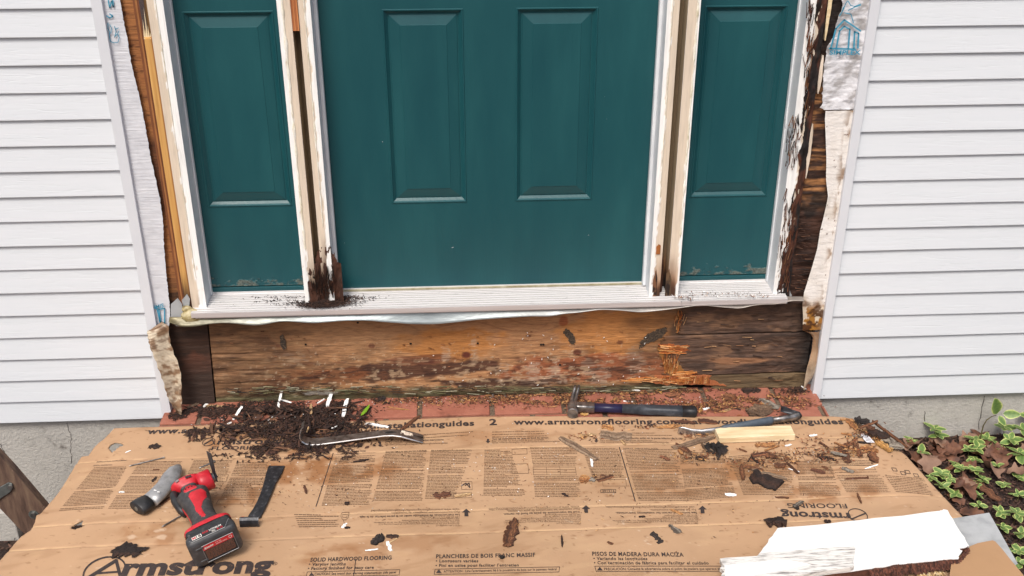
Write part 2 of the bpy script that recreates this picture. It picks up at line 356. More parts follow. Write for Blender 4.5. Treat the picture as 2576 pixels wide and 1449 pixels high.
# inner filler boards seen in the mullion gaps, khaki side
for (a, b, s) in ((-.503, -.484, 1), (.500, .5225, 2)):
    zz = np.linspace(ZT+.004, ZTOP, 160)
    P, F, u, v = grid(np.linspace(a+.0004, b-.0004, 4), zz, lambda u, v: (u, np.full_like(u, .052), v))
    c = rot_col(P[:, 2], P[:, 0], 20+s, .12, '#7d6c55'); mesh('gap_filler', P, F, M['attrpost'], frame, col=c)
    for x in ((a+.0005, 1), (b-.0005, -1)):
        P, F, u, v = grid(np.linspace(.001, .052, 4), zz, lambda u, v: (np.full_like(u, x[0]), u, v))
        c = rot_col(P[:, 2], P[:, 1], 30+s, .12, '#ab9a80'); mesh('gap_side', P, F, M['attrpost'], frame, col=c)
# weather strips / stops proud of the inner faces, pale grey
for (x0, x1) in ((-.4524, -.4425), (.4575, .4674)):
    box('door_stop', x0, x1, .052, .072, ZT+.012, ZTOP, M['whitejamb'], frame, bev=.002)
for (x0, x1) in ((-.8214, -.8165), (-.5425, -.5376), (.5551, .5596), (.8345, .8394)):
    box('glazing_stop', x0, x1, .058, .073, ZT+.012, ZTOP, M['whitejamb'], frame, bev=.0015)
# orange plywood shim standing in the left mullion gap
sh = empty('plywood_shim', (-.4935, .01, 1.16), 'orange layered plywood shim wedged high in the left mullion gap', 'shim')
zs = PY(740, 77, .0)[2]
for i in range(4):
    box('plywood_ply', -.5015+.0042*i, -.4977+.0042*i, -.004, .045, zs, ZTOP, mat('ply_%d' % i, [lin('#a8653a'), lin('#c98450')] if i % 2 else [lin('#8c4c28'), lin('#b06a3c')], (50, 50, 10), rough=.8, bump=.3, bsc=(80, 80, 12)), sh)
# caulk beads with wobbly outlines
def caulk(x, w, z0, z1, seed, label=None):
    zz = np.linspace(z0, z1, 160); n = fbm(zz*45, zz*0, seed, 4); ww = w*(.15+1.5*np.clip(n-.25, 0, 1))
    v = []; f = []
    for i, z in enumerate(zz): v += [(x-ww[i], -.0012, z), (x, -.0028-.004*n[i]*ww[i]/w, z), (x+ww[i], -.0012, z)]
    for i in range(len(zz)-1): f += [(3*i, 3*i+1, 3*i+4, 3*i+3), (3*i+1, 3*i+2, 3*i+5, 3*i+4)]
    mesh('caulk_bead', v, f, M['caulk'], frame, smooth=True)
caulk(-.5235, .005, ZT+.18, 1.9, 41); caulk(-.468, .0035, ZT+.25, 1.9, 42); caulk(.5485, .0045, ZT+.2, 1.9, 43); caulk(.4815, .002, ZT+.3, 1.9, 44); caulk(-.8400, .002, ZT+.1, 1.9, 45)

# the ribbed sill
def sill():
    x0, x1 = -.8615, .8765
    prof = [(-.030, ZT-.015), (-.030, ZT-.001), (-.0285, ZT)]
    y = -.024; z = lambda y: ZT+(y+.03)*.10
    while y < .066:
        prof += [(y, z(y)), (y+.0008, z(y)-.0026), (y+.0034, z(y)-.0026), (y+.0042, z(y))]
        y += .0118 if y < .03 else .0086
    prof += [(.070, z(.07)), (.0705, z(.07)+.006), (.12, z(.07)+.006)]
    n = len(prof); xs = np.linspace(x0, x1, 5); v = [(x, a, b) for x in xs for a, b in prof]; f = []
    for j in range(4): f += [(j*n+i, j*n+i+1, (j+1)*n+i+1, (j+1)*n+i) for i in range(2, n-1)]
    cg = []
    for x in xs:
        for i, (a, b) in enumerate(prof): cg.append(lin('#625b56') if b < z(a)-.0015 and a > -.026 and a < .069 else lin('#d4d2d2'))
    mesh('ribbed_tread', v, f, M['alu'], frame, col=cg)
    box('sill_nosing', x0, .5605, -.0305, -.026, ZT-.0155, ZT-.0008, M['alufront'], frame, bev=.0006)
    box('sill_nosing', .5612, x1, -.0305, -.026, ZT-.0155, ZT-.0008, M['alufront'], frame, bev=.0006)
    box('sill_body', x0+.001, x1-.001, -.0255, .12, ZT-.02, ZT-.003, M['alufront'], frame)
    box('door_sweep_strip', -.4425, .4575, .0655, .0715, ZT+.008, ZT+.0145, mat('brass_strip', [lin('#9c8f6a'), lin('#cfc9b0')], (30, 30, 30), rough=.4, metal=.4), frame)
sill()

# ================================================================== DOOR AND SIDELIGHT PANELS
def raised(x0, x1, z0, z1, y, parent, name='raised_panel'):
    # rings: (inset, depth) : small ovolo step in, flat, long bevel out, field
    prof = [(0, 0), (.0015, -.0022), (.004, -.0022), (.007, .002), (.0135, .0085), (.0165, .0085), (.0175, .0070), (.0445, .0015), (.0455, .0003), (.049, .0003)]
    v = []; f = []
    for a, d in prof: v += [(x0+a, y+d, z0+a*.95), (x1-a, y+d, z0+a*.95), (x1-a, y+d, z1-a*.95), (x0+a, y+d, z1-a*.95)]
    for i in range(len(prof)-1):
        for k in range(4): f.append((4*i+k, 4*i+(k+1) % 4, 4*i+4+(k+1) % 4, 4*i+4+k))
    n = 4*(len(prof)-1); f.append((n, n+1, n+2, n+3))
    return mesh(name, v, f, M['teal'], parent)
def slab_with_holes(x0, x1, z0, z1, holes, y, th, parent, name):
    xs = sorted({x0, x1, *[h[0] for h in holes], *[h[1] for h in holes]}); zs = sorted({z0, z1, *[h[2] for h in holes], *[h[3] for h in holes]})
    v = []; f = []
    for i in range(len(xs)-1):
        for j in range(len(zs)-1):
            cx, cz = (xs[i]+xs[i+1])/2, (zs[j]+zs[j+1])/2
            if any(h[0] < cx < h[1] and h[2] < cz < h[3] for h in holes): continue
            n = len(v); v += [(xs[i], y, zs[j]), (xs[i+1], y, zs[j]), (xs[i+1], y, zs[j+1]), (xs[i], y, zs[j+1])]; f.append((n, n+1, n+2, n+3))
    n = len(v); bv, bf = boxv(x0, x1, y+.012, y+th, z0, z1); v += bv; f += [tuple(n+i for i in q) for q in bf]
    n = len(v); v += [(x0, y, z0), (x1, y, z0), (x1, y+.012, z0), (x0, y+.012, z0)]; f.append((n, n+1, n+2, n+3))
    return mesh(name, v, f, M['teal'], parent)
door = empty('entry_door', (0, PD+.02, ZT+.012), 'dark teal panelled front door between the two mullions', 'door')
zA, zB = .6385, 1.2
hl = [(-.277, -.066, zA, zB), (.083, .300, zA, zB)]
hl = [(PY(960, 20, PD)[0], PY(1165, 20, PD)[0]), (PY(1302, 20, PD)[0]-.004, PY(1506, 20, PD)[0])]
zA = (PY(975, 511, PD)[2]+PY(1390, 505, PD)[2])/2; zB = PY(1165, 21, PD)[2]
holes = [(a, b, zA, zB) for a, b in hl]; holes += [(a, b, zB+.14, 1.95) for a, b in hl]
slab_with_holes(-.4520, .4670, PY(1234, 719, PD)[2]+.001, 2.40, holes, PD, .044, door, 'door_slab')
for h in holes: raised(*h, PD, door)
sv = []; sf = []
for i in range(7):
    x_, z_ = random.uniform(-.42, .44), random.uniform(.42, 1.2); l_ = random.uniform(.0008, .003); w_s = random.uniform(.0005, .0012); k_s = len(sv); t_s = random.uniform(-.5, 1.6)
    dx, dz = math.cos(t_s)*l_, math.sin(t_s)*l_; sv += [(x_-dx-w_s, PD-.0006, z_-dz), (x_+dx-w_s, PD-.0006, z_+dz), (x_+dx+w_s, PD-.0006, z_+dz), (x_-dx+w_s, PD-.0006, z_-dz)]; sf.append((k_s, k_s+1, k_s+2, k_s+3))
tag(mesh('paint_specks', sv, sf, M['vinyl'], door), kind='stuff')
def sidelight(x0, x1, px0, px1, label):
    r = empty('sidelight_panel', ((x0+x1)/2, PD+.02, ZT+.01), label, 'sidelight')
    hs = [(px0, px1, zA, zB)]; zb = ZT+.0105
    slab_with_holes(x0, x1, zb+.0215, 2.40, hs, PD, .044, r, 'panel_slab')
    raised(*hs[0], PD, r)
    box('bottom_rail', x0, x1, PD-.004, PD+.03, zb, zb+.019, M['teal'], r, bev=.0015)
    # rot and blistered paint along the foot of the panel
    P, F, u, v = grid(np.linspace(x0+.002, x1-.002, 120), np.linspace(zb+.0225, zb+.062, 26), lambda u, v: (u, np.full_like(u, PD-.0008), v))
    n = fbm(P[:, 0]*60, P[:, 2]*90, int(abs(x0)*100), 5); hgt = (P[:, 2]-zb-.02)/.042
    edge = np.minimum(P[:, 0]-x0, x1-P[:, 0]); t = .85*sst(.60, .80, n+.27*(1-hgt)+.14*sst(.03, 0, edge)-.2*hgt)
    tl = lin('#205157')[None]; rr = (lin('#5a5e56')[None]*(.5+1.1*fbm(P[:, 0]*200, P[:, 2]*200, 5)[:, None]))
    c = tl*(1-t[:, None])+rr*t[:, None]; P[:, 1] -= .0026*t*fbm(P[:, 0]*220, P[:, 2]*220, 8)
    ff = [tuple(q) for q in F if t[q].max() > .04]
    mesh('blistered_foot', P, ff, M['chip'], r, col=c, smooth=True)
    return r
sidelight(-.8210, -.5380, PY(457, 30, PD)[0], PY(735, 515, PD)[0], 'narrow teal side panel left of the door, blistered along its foot')
sidelight(.5555, .8390, PY(1735, 495, PD)[0], PY(1928, 495, PD)[0], 'narrow teal side panel right of the door beside the rotten jamb')

# ================================================================== SHEATHING, STUD, WRAP
def colsheet(name, x0f, x1f, z0, z1, Y, colf, m, parent=None, nx=40, dz=.004, disp=None, label=None, cat=None, thick=0):
    zz = np.arange(z0, z1, dz)
    P, F, u, v = grid(np.linspace(0, 1, nx), zz, lambda u, v: (x0f(v)*(1-u)+x1f(v)*u, np.full_like(u, Y), v))
    if disp is not None: P[:, 1] += disp(P[:, 0], P[:, 2])
    c = colf(P[:, 0], P[:, 2])
    if thick:
        n = len(P); P2 = P.copy(); P2[:, 1] += thick; nx_ = nx; nz = len(zz); F2 = F[:, ::-1]+n
        idx = np.arange(n).reshape(nz, nx); ring = np.concatenate([idx[0, :], idx[1:, -1], idx[-1, -2::-1], idx[-2:0:-1, 0]])
        R2 = np.roll(ring, -1); S = np.stack([ring, ring+n, R2+n, R2], -1); P = np.vstack([P, P2]); F = np.vstack([F, F2, S]); c = np.vstack([c, c])
    o = mesh(name, P, F, m, parent, col=c, smooth=True)
    if label: tag(o, label, cat)
    return o
def mix(a, b, t): t = np.asarray(t)[..., None]; return a*(1-t)+b*t
const = lambda x: (lambda v: np.full_like(np.asarray(v, float), x))
# left: plywood edge, brown
lsh = empty('wall_sheathing', (-.93, .03, .03), 'bare brown plywood strip between the torn house wrap and the yellow stud', 'sheathing')
def c_ply(x, z):
    n = fbm(x*14, z*120, 7, 4); m_ = fbm(x*9, z*7, 8, 3); s = fbm(x*40, z*260, 12, 3)
    c = mix(lin('#8a5532'), lin('#a9713f'), n); c = mix(c, lin('#5c3620'), sst(.52, .72, m_)); c = mix(c, lin('#4a2a1a'), sst(.62, .75, s)*.7)
    return mix(c, lin('#2a1b14'), sst(ZT+.14, ZT+.0, z+.08*(n-.5)))
colsheet('plywood_face', const(-.985), const(-.885), ZT-.04, 2.4, .012, c_ply, M['attrwood'], lsh, nx=24)
kn = PY(375, 317, .0); 
# plies exposed next to the stud
for i, (x, cc) in enumerate(((-.8965, '#7b4a2c'), (-.8915, '#a26b3e'), (-.8865, '#6d4027'))):
    colsheet('plywood_ply', const(x-.0024), const(x+.0024), ZT-.02, 2.4, .008+.001*i, lambda X, z, cc=cc: mix(lin(cc)*.7, lin(cc)*1.2, fbm(X*50, z*40, 5+i)), M['attrpost'], lsh, nx=3, dz=.01,
             disp=lambda X, z: .004*(fbm(z*30, X*0, 4)-.5))
# yellow stud
def c_stud(x, z):
    n = fbm(x*160, z*5, 17, 4); c = mix(lin('#b98544'), lin('#d9ac68'), n); c = mix(c, lin('#8c5526'), sst(-.8688, -.8655, x)*.8)
    return mix(c, lin('#3a2418'), sst(ZT+.13, ZT+.01, z+.1*(n-.5)))
st = colsheet('wall_stud', lambda z: -.8835+.0*z, const(-.8640), ZT-.03, 1.162, .004, c_stud, M['attrpost'], nx=14, dz=.006, thick=.05, disp=lambda X, z: .002*(fbm(X*120, z*4, 6)-.5),
              label='yellow pine stud beside the left door jamb, splintered at its top', cat='stud')
st2 = colsheet('wall_stud', const(-.878), const(-.866), 1.13, 2.4, .030, lambda x, z: mix(lin('#6a4a2c'), lin('#8a6a42'), fbm(x*99, z*6, 5)), M['attrpost'], nx=5, dz=.02, thick=.03,
               label='darker recessed stud above the splintered yellow one', cat='stud')
for i in range(5):   # splinters at the broken top
    x = -.882+.0035*i; h = [.045, .02, .075, .03, .012][i]
    mesh('splinter', [(x-.002, .004, 1.155), (x+.002, .004, 1.155), (x+.002, .012, 1.155), (x-.002, .012, 1.155), (x+.001, .008, 1.16+h)], [(0, 1, 4), (1, 2, 4), (2, 3, 4), (3, 0, 4)], M['pine'], st)

# left wrap, torn edge from the photograph
wl = [(302, 0), (306, 20), (311, 50), (320, 90), (325, 120), (331, 158), (340, 195), (348, 228), (355, 260), (363, 300), (371, 345), (380, 400), (387, 425), (393, 455), (401, 490), (408, 530), (411, 560), (412, 600), (415, 645), (419, 690), (423, 724), (427, 765), (429, 800), (424, 822)]
wl3 = [PY(a, b, .0) for a, b in wl]; wz = np.array([p[2] for p in wl3])[::-1]; wx = np.array([p[0] for p in wl3])[::-1]
wrapL = empty('house_wrap', (-.94, 0, .31), 'torn white woven house wrap strip with blue print beside the left siding', 'house wrap')
wp = colsheet('wrap_sheet', const(-.972), lambda z: np.interp(z, wz, wx)+.0035*(fbm(z*160, z*0, 3, 3)-.5)+.0, PY(424, 826, 0)[2], 2.3, -.001,
              lambda x, z: mix(lin('#c9cbd2'), lin('#dcdee3'), fbm(x*40, z*160, 3)), M['wrap'], wrapL, nx=26, dz=.0035,
              disp=lambda x, z: .0035*(fbm(x*22, z*14, 21)-.5)+.0006*np.sin(z*620+6*fbm(x*9, z*9, 3))*fbm(x*10, z*8, 5)-.004*sst(-.95, -.90, x)*fbm(z*12, z*0, 9))

# right: black rotten sheathing
rsh = empty('wall_sheathing', (.94, .03, .03), 'black and brown rotten sheathing strip right of the right jamb', 'sheathing')
def c_rsh(x, z):
    n = fbm(x*16, z*110, 27, 5); m_ = fbm(x*14, z*9, 28, 4); c = mix(lin('#241915'), lin('#4a2c1e'), n)
    c = mix(c, lin('#96683f')*1.1, sst(.44, .60, n*.6+m_*.4)*sst(.62, .70, z)*sst(1.08, .98, z)); c = mix(c, lin('#17110f'), sst(1.05, 1.13, z)*.8)
    return mix(c, lin('#1c1512'), sst(.55, .66, m_)*.8)
colsheet('rotten_face', const(.872), const(1.003), ZT-.04, 2.4, .014, c_rsh, M['attrwood'], rsh, nx=44, dz=.003, disp=lambda x, z: .010*(fbm(x*30, z*90, 31, 4)-.5)+.006*(fbm(x*12, z*8, 33)-.5))
# rusty splintered outer edge of the right jamb
def c_rust(x, z):
    n = fbm(x*120, z*22, 37, 5); c = mix(lin('#2a1610'), lin('#643824'), n); return mix(c, lin('#160e0c'), sst(.48, .62, fbm(x*60, z*14, 38)))
colsheet('rotten_jamb_edge', lambda z: .866+.014*(fbm(z*26, z*0, 5, 5)-.5)*2-.010*sst(.62, .5, z), lambda z: .8885+.003*(fbm(z*40, z*0, 6)-.5), ZT-.01, 2.4, .0005, c_rust, M['attrpost'], rsh, nx=12, dz=.003, thick=.03, disp=lambda x, z: .018*(fbm(x*130, z*30, 39, 5)-.5)-.004)
for (a, b, s) in ((1.13, 1.33, 1), (.985, 1.09, 2), (.74, .90, 3)):
    x = .896 if s != 3 else .8925
    zz = np.linspace(a, b, 16); w = .0045*np.sin(np.clip((zz-a)/(b-a), .02, .98)*math.pi)**.6
    v = [(x-w_, -.0005, z) for w_, z in zip(w, zz)]+[(x+w_+.001*random.random(), -.0025, z) for w_, z in zip(w, zz)]+[(x, .014, z) for z in zz]; n = 16
    f = [(i, n+i, n+i+1, i+1) for i in range(n-1)]+[(i+1, 2*n+i+1, 2*n+i, i) for i in range(n-1)]+[(n+i, 2*n+i, 2*n+i+1, n+i+1) for i in range(n-1)]
    mesh('pale_splinter', v, f, M['pine'] if s == 1 else M['cream'], rsh)
# right wrap: upper crinkled sheet with blue print, lower white flashing, rust stains
wr = [(2117, 0), (2119, 15), (2112, 35), (2103, 60), (2098, 85), (2088, 105), (2078, 118), (2079, 140), (2072, 165), (2070, 200), (2068, 235), (2069, 262), (2062, 270), (2072, 274)]
w3 = [PY(a, b, 0.) for a, b in wr]; rz = np.array([p[2] for p in w3])[::-1]; rx = np.array([p[0] for p in w3])[::-1]
wrapR = empty('house_wrap', (.95, 0, .9), 'crinkled silver white house wrap with blue house print at upper right', 'house wrap')
colsheet('wrap_sheet', lambda z: np.interp(z, rz, rx)+.005*(fbm(z*150, z*0, 13, 3)-.5), const(1.0035), PY(2100, 275, 0)[2], 2.3, -.002,
         lambda x, z: mix(lin('#a9a6a6'), lin('#dcdce0'), sst(.3, .6, fbm(x*40+z*20, z*60-x*25, 43, 5)))*1., M['wrapc'], wrapR, nx=34, dz=.003,
         disp=lambda x, z: .008*(fbm(x*30+z*20, z*45-x*20, 45, 4)-.5)+.0003*np.sin(z*480))
fl = [(2076, 275), (2074, 300), (2076, 340), (2078, 400), (2077, 450), (2082, 492), (2080, 505), (2072, 540), (2062, 580), (2055, 625), (2042, 670), (2030, 710), (2022, 735), (2018, 765), (2020, 800), (2018, 830)]
f3 = [PY(a, b, 0.) for a, b in fl]; fz = np.array([p[2] for p in f3])[::-1]; fx = np.array([p[0] for p in f3])[::-1]
z830 = f3[-1][2]
flash = empty('wall_flashing', (.98, 0, .05), 'white flashing strip stained rusty brown at its foot, beside the right siding', 'flashing')
def c_fl(x, z):
    n = fbm(x*50, z*50, 53, 5); c = mix(lin('#e3ddd6'), lin('#eeeae6'), n); c = mix(c, lin('#cfc6ba'), sst(.58, .70, fbm(x*30, z*22, 54))*.6)
    r = sst(z830+.12, z830+.05, z+.07*(n-.5)); c = mix(c, lin('#9a6a2c'), r); c = mix(c, lin('#e0d6c4'), r*sst(.52, .6, fbm(x*70, z*50, 57))*.8)
    c = mix(c, lin('#4e2f17'), r*sst(.54, .64, fbm(x*50, z*80, 55))); c = mix(c, lin('#8a6a4a'), sst(.975, .998, x+.02*(n-.5))*sst(.5, .62, fbm(x*60, z*24, 59, 4))*.8)
    d = sst(.79, .82, fbm(x*120, z*120, 58))
    return mix(c, lin('#5a3620'), d)
colsheet('flashing_sheet', lambda z: np.interp(z, fz, fx), const(1.0035), z830, PY(2100, 277, 0)[2], -.003, c_fl, M['wrapc'], flash, nx=34, dz=.003, disp=lambda x, z: .004*(fbm(x*14, z*10, 61)-.5))
# curled tail of that flashing down to the bricks
tl_ = [(2018, 830, 2062, 834), (2038, 838, 2060, 850), (2045, 850, 2058, 870), (2042, 880, 2059, 890), (2036, 905, 2058, 912), (2030, 925, 2050, 935), (2026, 945, 2044, 950), (2023, 965, 2030, 968), (2021, 980, 2024, 982)]
v = []; cc = []
for i, (a, b, c_, d) in enumerate(tl_):
    p, q = PY(a, b, -.006), PY(c_, d, -.002)
    for k in range(7):
        t = k/6; w = p*(1-t)+q*t; w = w+V(0, -.008*math.sin(t*math.pi)*(1-.08*i), .0); v.append(w); n = float(fbm(np.array(w[0]*60), np.array(w[2]*60), 64)); cc.append(lin('#8a5a2c')*n*(1.3 if i < 5 else .4)+lin('#c9b8a0')*(1-n)*(1. if i > 2 else .5))
f = [(i*7+k, i*7+k+1, (i+1)*7+k+1, (i+1)*7+k) for i in range(len(tl_)-1) for k in range(6)]
mesh('flashing_tail', v, f, M['wrapc'], flash, smooth=True, col=cc)

# blue prints -------------------------------------------------------------
def text_mesh(s, ext=0.0, bold=.0, shear=0., space=1.):
    cu = bpy.data.curves.new('t', 'FONT'); cu.body = s; cu.size = 1; cu.offset = bold; cu.shear = shear; cu.space_character = space; cu.resolution_u = 3; cu.fill_mode = 'FRONT'
    o = bpy.data.objects.new('t', cu); SC.collection.objects.link(o)
    dg = bpy.context.evaluated_depsgraph_get(); dg.update(); me = bpy.data.meshes.new_from_object(o.evaluated_get(dg))
    v = np.array([x.co[:] for x in me.vertices]).reshape(-1, 3); f = [tuple(p.vertices) for p in me.polygons]
    bpy.data.objects.remove(o); bpy.data.curves.remove(cu); bpy.data.meshes.remove(me)
    return v, f
def print_on(name, s, A, B, h, m, parent, off, zf=None, bold=.012, shear=0, up=None, space=1.02, nrm=(0, 0, 1)):
    """text from world point A to B (baseline), capital height h, lying on the surface"""
    v, f = text_mesh(s, bold=bold, shear=shear, space=space); A = np.array(A); B = np.array(B); ex = B-A; L_ = np.linalg.norm(ex); ex = ex/L_
    n = np.array(nrm, float); ey = np.cross(n, ex) if up is None else np.array(up, float)
    x0, x1 = v[:, 0].min(), v[:, 0].max(); w = A[None]+ex[None]*((v[:, 0]-x0)/(x1-x0)*L_)[:, None]+ey[None]*(v[:, 1]/.70*h)[:, None]
    if zf is not None: w[:, 2] = zf(w[:, 0], w[:, 1])+off
    else: w = w+n[None]*off
    return mesh(name, w, f, m, parent)
def strokes(name, lines, w, tf, m, parent):
    """flat pen strokes: lines of (x,y) pairs -> tf maps to world"""
    v = []; f = []
    for ln in lines:
        ln = [np.array(p, float) for p in ln]
        for a, b in zip(ln[:-1], ln[1:]):
            d = b-a; l = np.linalg.norm(d)+1e-9; d /= l; nn = np.array([-d[1], d[0]])*w/2; a2 = a-d*w*.3; b2 = b+d*w*.3; k = len(v)
            v += [tf(a2+nn), tf(a2-nn), tf(b2-nn), tf(b2+nn)]; f.append((k, k+1, k+2, k+3))
    return mesh(name, v, f, m, parent)
tfw = lambda p: PY(p[0], p[1], -.0098)
print_on('printed_word', 'SIMPLEX', PY(2086, 137, -.0098), PY(2164, 137, -.0098), .0115, M['blue'], wrapR, .001, bold=.03, nrm=(0, -1, 0), up=(0, 0, 1))
strokes('printed_house', [[(2086, 122), (2152, 124)], [(2090, 122), (2103, 72), (2124, 50), (2165, 78)], [(2104, 120), (2112, 78), (2124, 66), (2138, 74), (2134, 121)], [(2148, 122), (2150, 80), (2160, 84), (2158, 121)]], 4.2, tfw, M['blue'], wrapR)
strokes('printed_lines', [[(2124, 32), (2141, 36), (2147, 58)], [(2120, 28), (2127, 10), (2132, 2)], [(2134, 3), (2140, 14), (2150, 16), (2166, 10)], [(2134, 26), (2150, 18), (2165, 13)], [(2112, 40), (2118, 30), (2122, 18)]], 2.2, tfw, M['blue'], wrapR)
tfl = lambda p: PY(p[0], p[1], -.0055)
strokes('printed_lines', [[(268, 40), (276, 45), (284, 41), (276, 35)], [(272, 0), (276, 20), (281, 2), (285, 18), (284, 0)]], 3, tfl, M['blue'], wrapL)
strokes('printed_tree', [[(272, 58), (271, 72), (276, 80), (275, 92), (278, 104), (287, 108), (297, 106), (300, 94), (296, 86), (299, 78)], [(276, 62), (280, 70), (279, 84)], [(288, 66), (292, 80), (288, 94), (294, 86)], [(290, 74), (298, 70)]], 1.8, tfl, M['blue'], wrapL)
print_on('printed_word', 'SIMP', PY(411, 763, -.0055), PY(384, 769, -.0055), .012, M['blue'], wrapL, .001, bold=.02, nrm=(0, -1, 0), up=(0, 0, -1))
strokes('printed_house', [[(389, 773), (395, 776), (403, 812), (407, 822)], [(400, 778), (414, 776), (414, 812), (404, 812), (400, 778)]], 3.2, tfl, M['blue'], wrapL)

# stained flap peeled off at lower left
tail = [(370, 833, 405, 811), (372, 842, 422, 822), (374, 855, 425, 850), (378, 870, 429, 870), (388, 895, 438, 895), (399, 925, 449, 918), (410, 955, 456, 950), (417, 985, 457, 980), (424, 1005, 458, 1010), (432, 1022, 458, 1030), (441, 1038, 459, 1048), (447, 1044, 456, 1052)]
v = []; cc = []; NR, NC = 90, 26; TT = np.array(tail, float); ts_ = np.linspace(0, 11, NR)
for i, t_ in enumerate(ts_):
    a, b, c_, d = [np.interp(t_, range(12), TT[:, k]) for k in range(4)]; a += 1.2*math.sin(i*.9); c_ += 1.0*math.sin(i*.7+1)
    k0 = math.sin(t_/11*math.pi)*.028+.014*float(sst(7.5, 9, np.array(t_)))
    p, q = PY(a, b, -.022-k0*.8), PY(c_, d, -.014-k0*.6)
    for k in range(NC):
        t = k/(NC-1); w = p*(1-t)+q*t; x_, z_ = np.array(w[0]), np.array(w[2])
        w = w+V(0, -.006*math.sin(t*math.pi*1.2+t_*.4)+.0009*math.sin((w[2]*.9-w[0]*.25)*900)+.003*float(fbm(x_*30, z_*30, 74)), 0); v.append(w)
        n = float(fbm(x_*45, z_*55, 71, 5)); e = .85*float(sst(.50, .68, np.array(n+.10*(t_ < 1.5)+.10*(t_ > 8.5)+.05*(abs(t-.5) > .42)))); s2 = .78+.4*float(fbm(x_*90, z_*500-x_*160, 5, 3))
        base = lin('#cdbfa8')*(1-e)+lin('#7a5738')*e; f2 = float(sst(.60, .70, fbm(x_*38, z_*70, 77, 4))); base = base*(1-f2*.6)+lin('#5c3e2a')*f2*.6; cc.append(base*s2)
f = [(i*NC+k, i*NC+k+1, (i+1)*NC+k+1, (i+1)*NC+k) for i in range(NR-1) for k in range(NC-1)]
tag(mesh('wrap_flap', v, f, M['wrap'], smooth=True, col=cc), 'brown stained pointed flap of house wrap hanging over the left trim', 'wrap flap')
bm_ = bpy.data.objects['wrap_flap']; md = bm_.modifiers.new('t', 'SOLIDIFY'); md.thickness = .0012

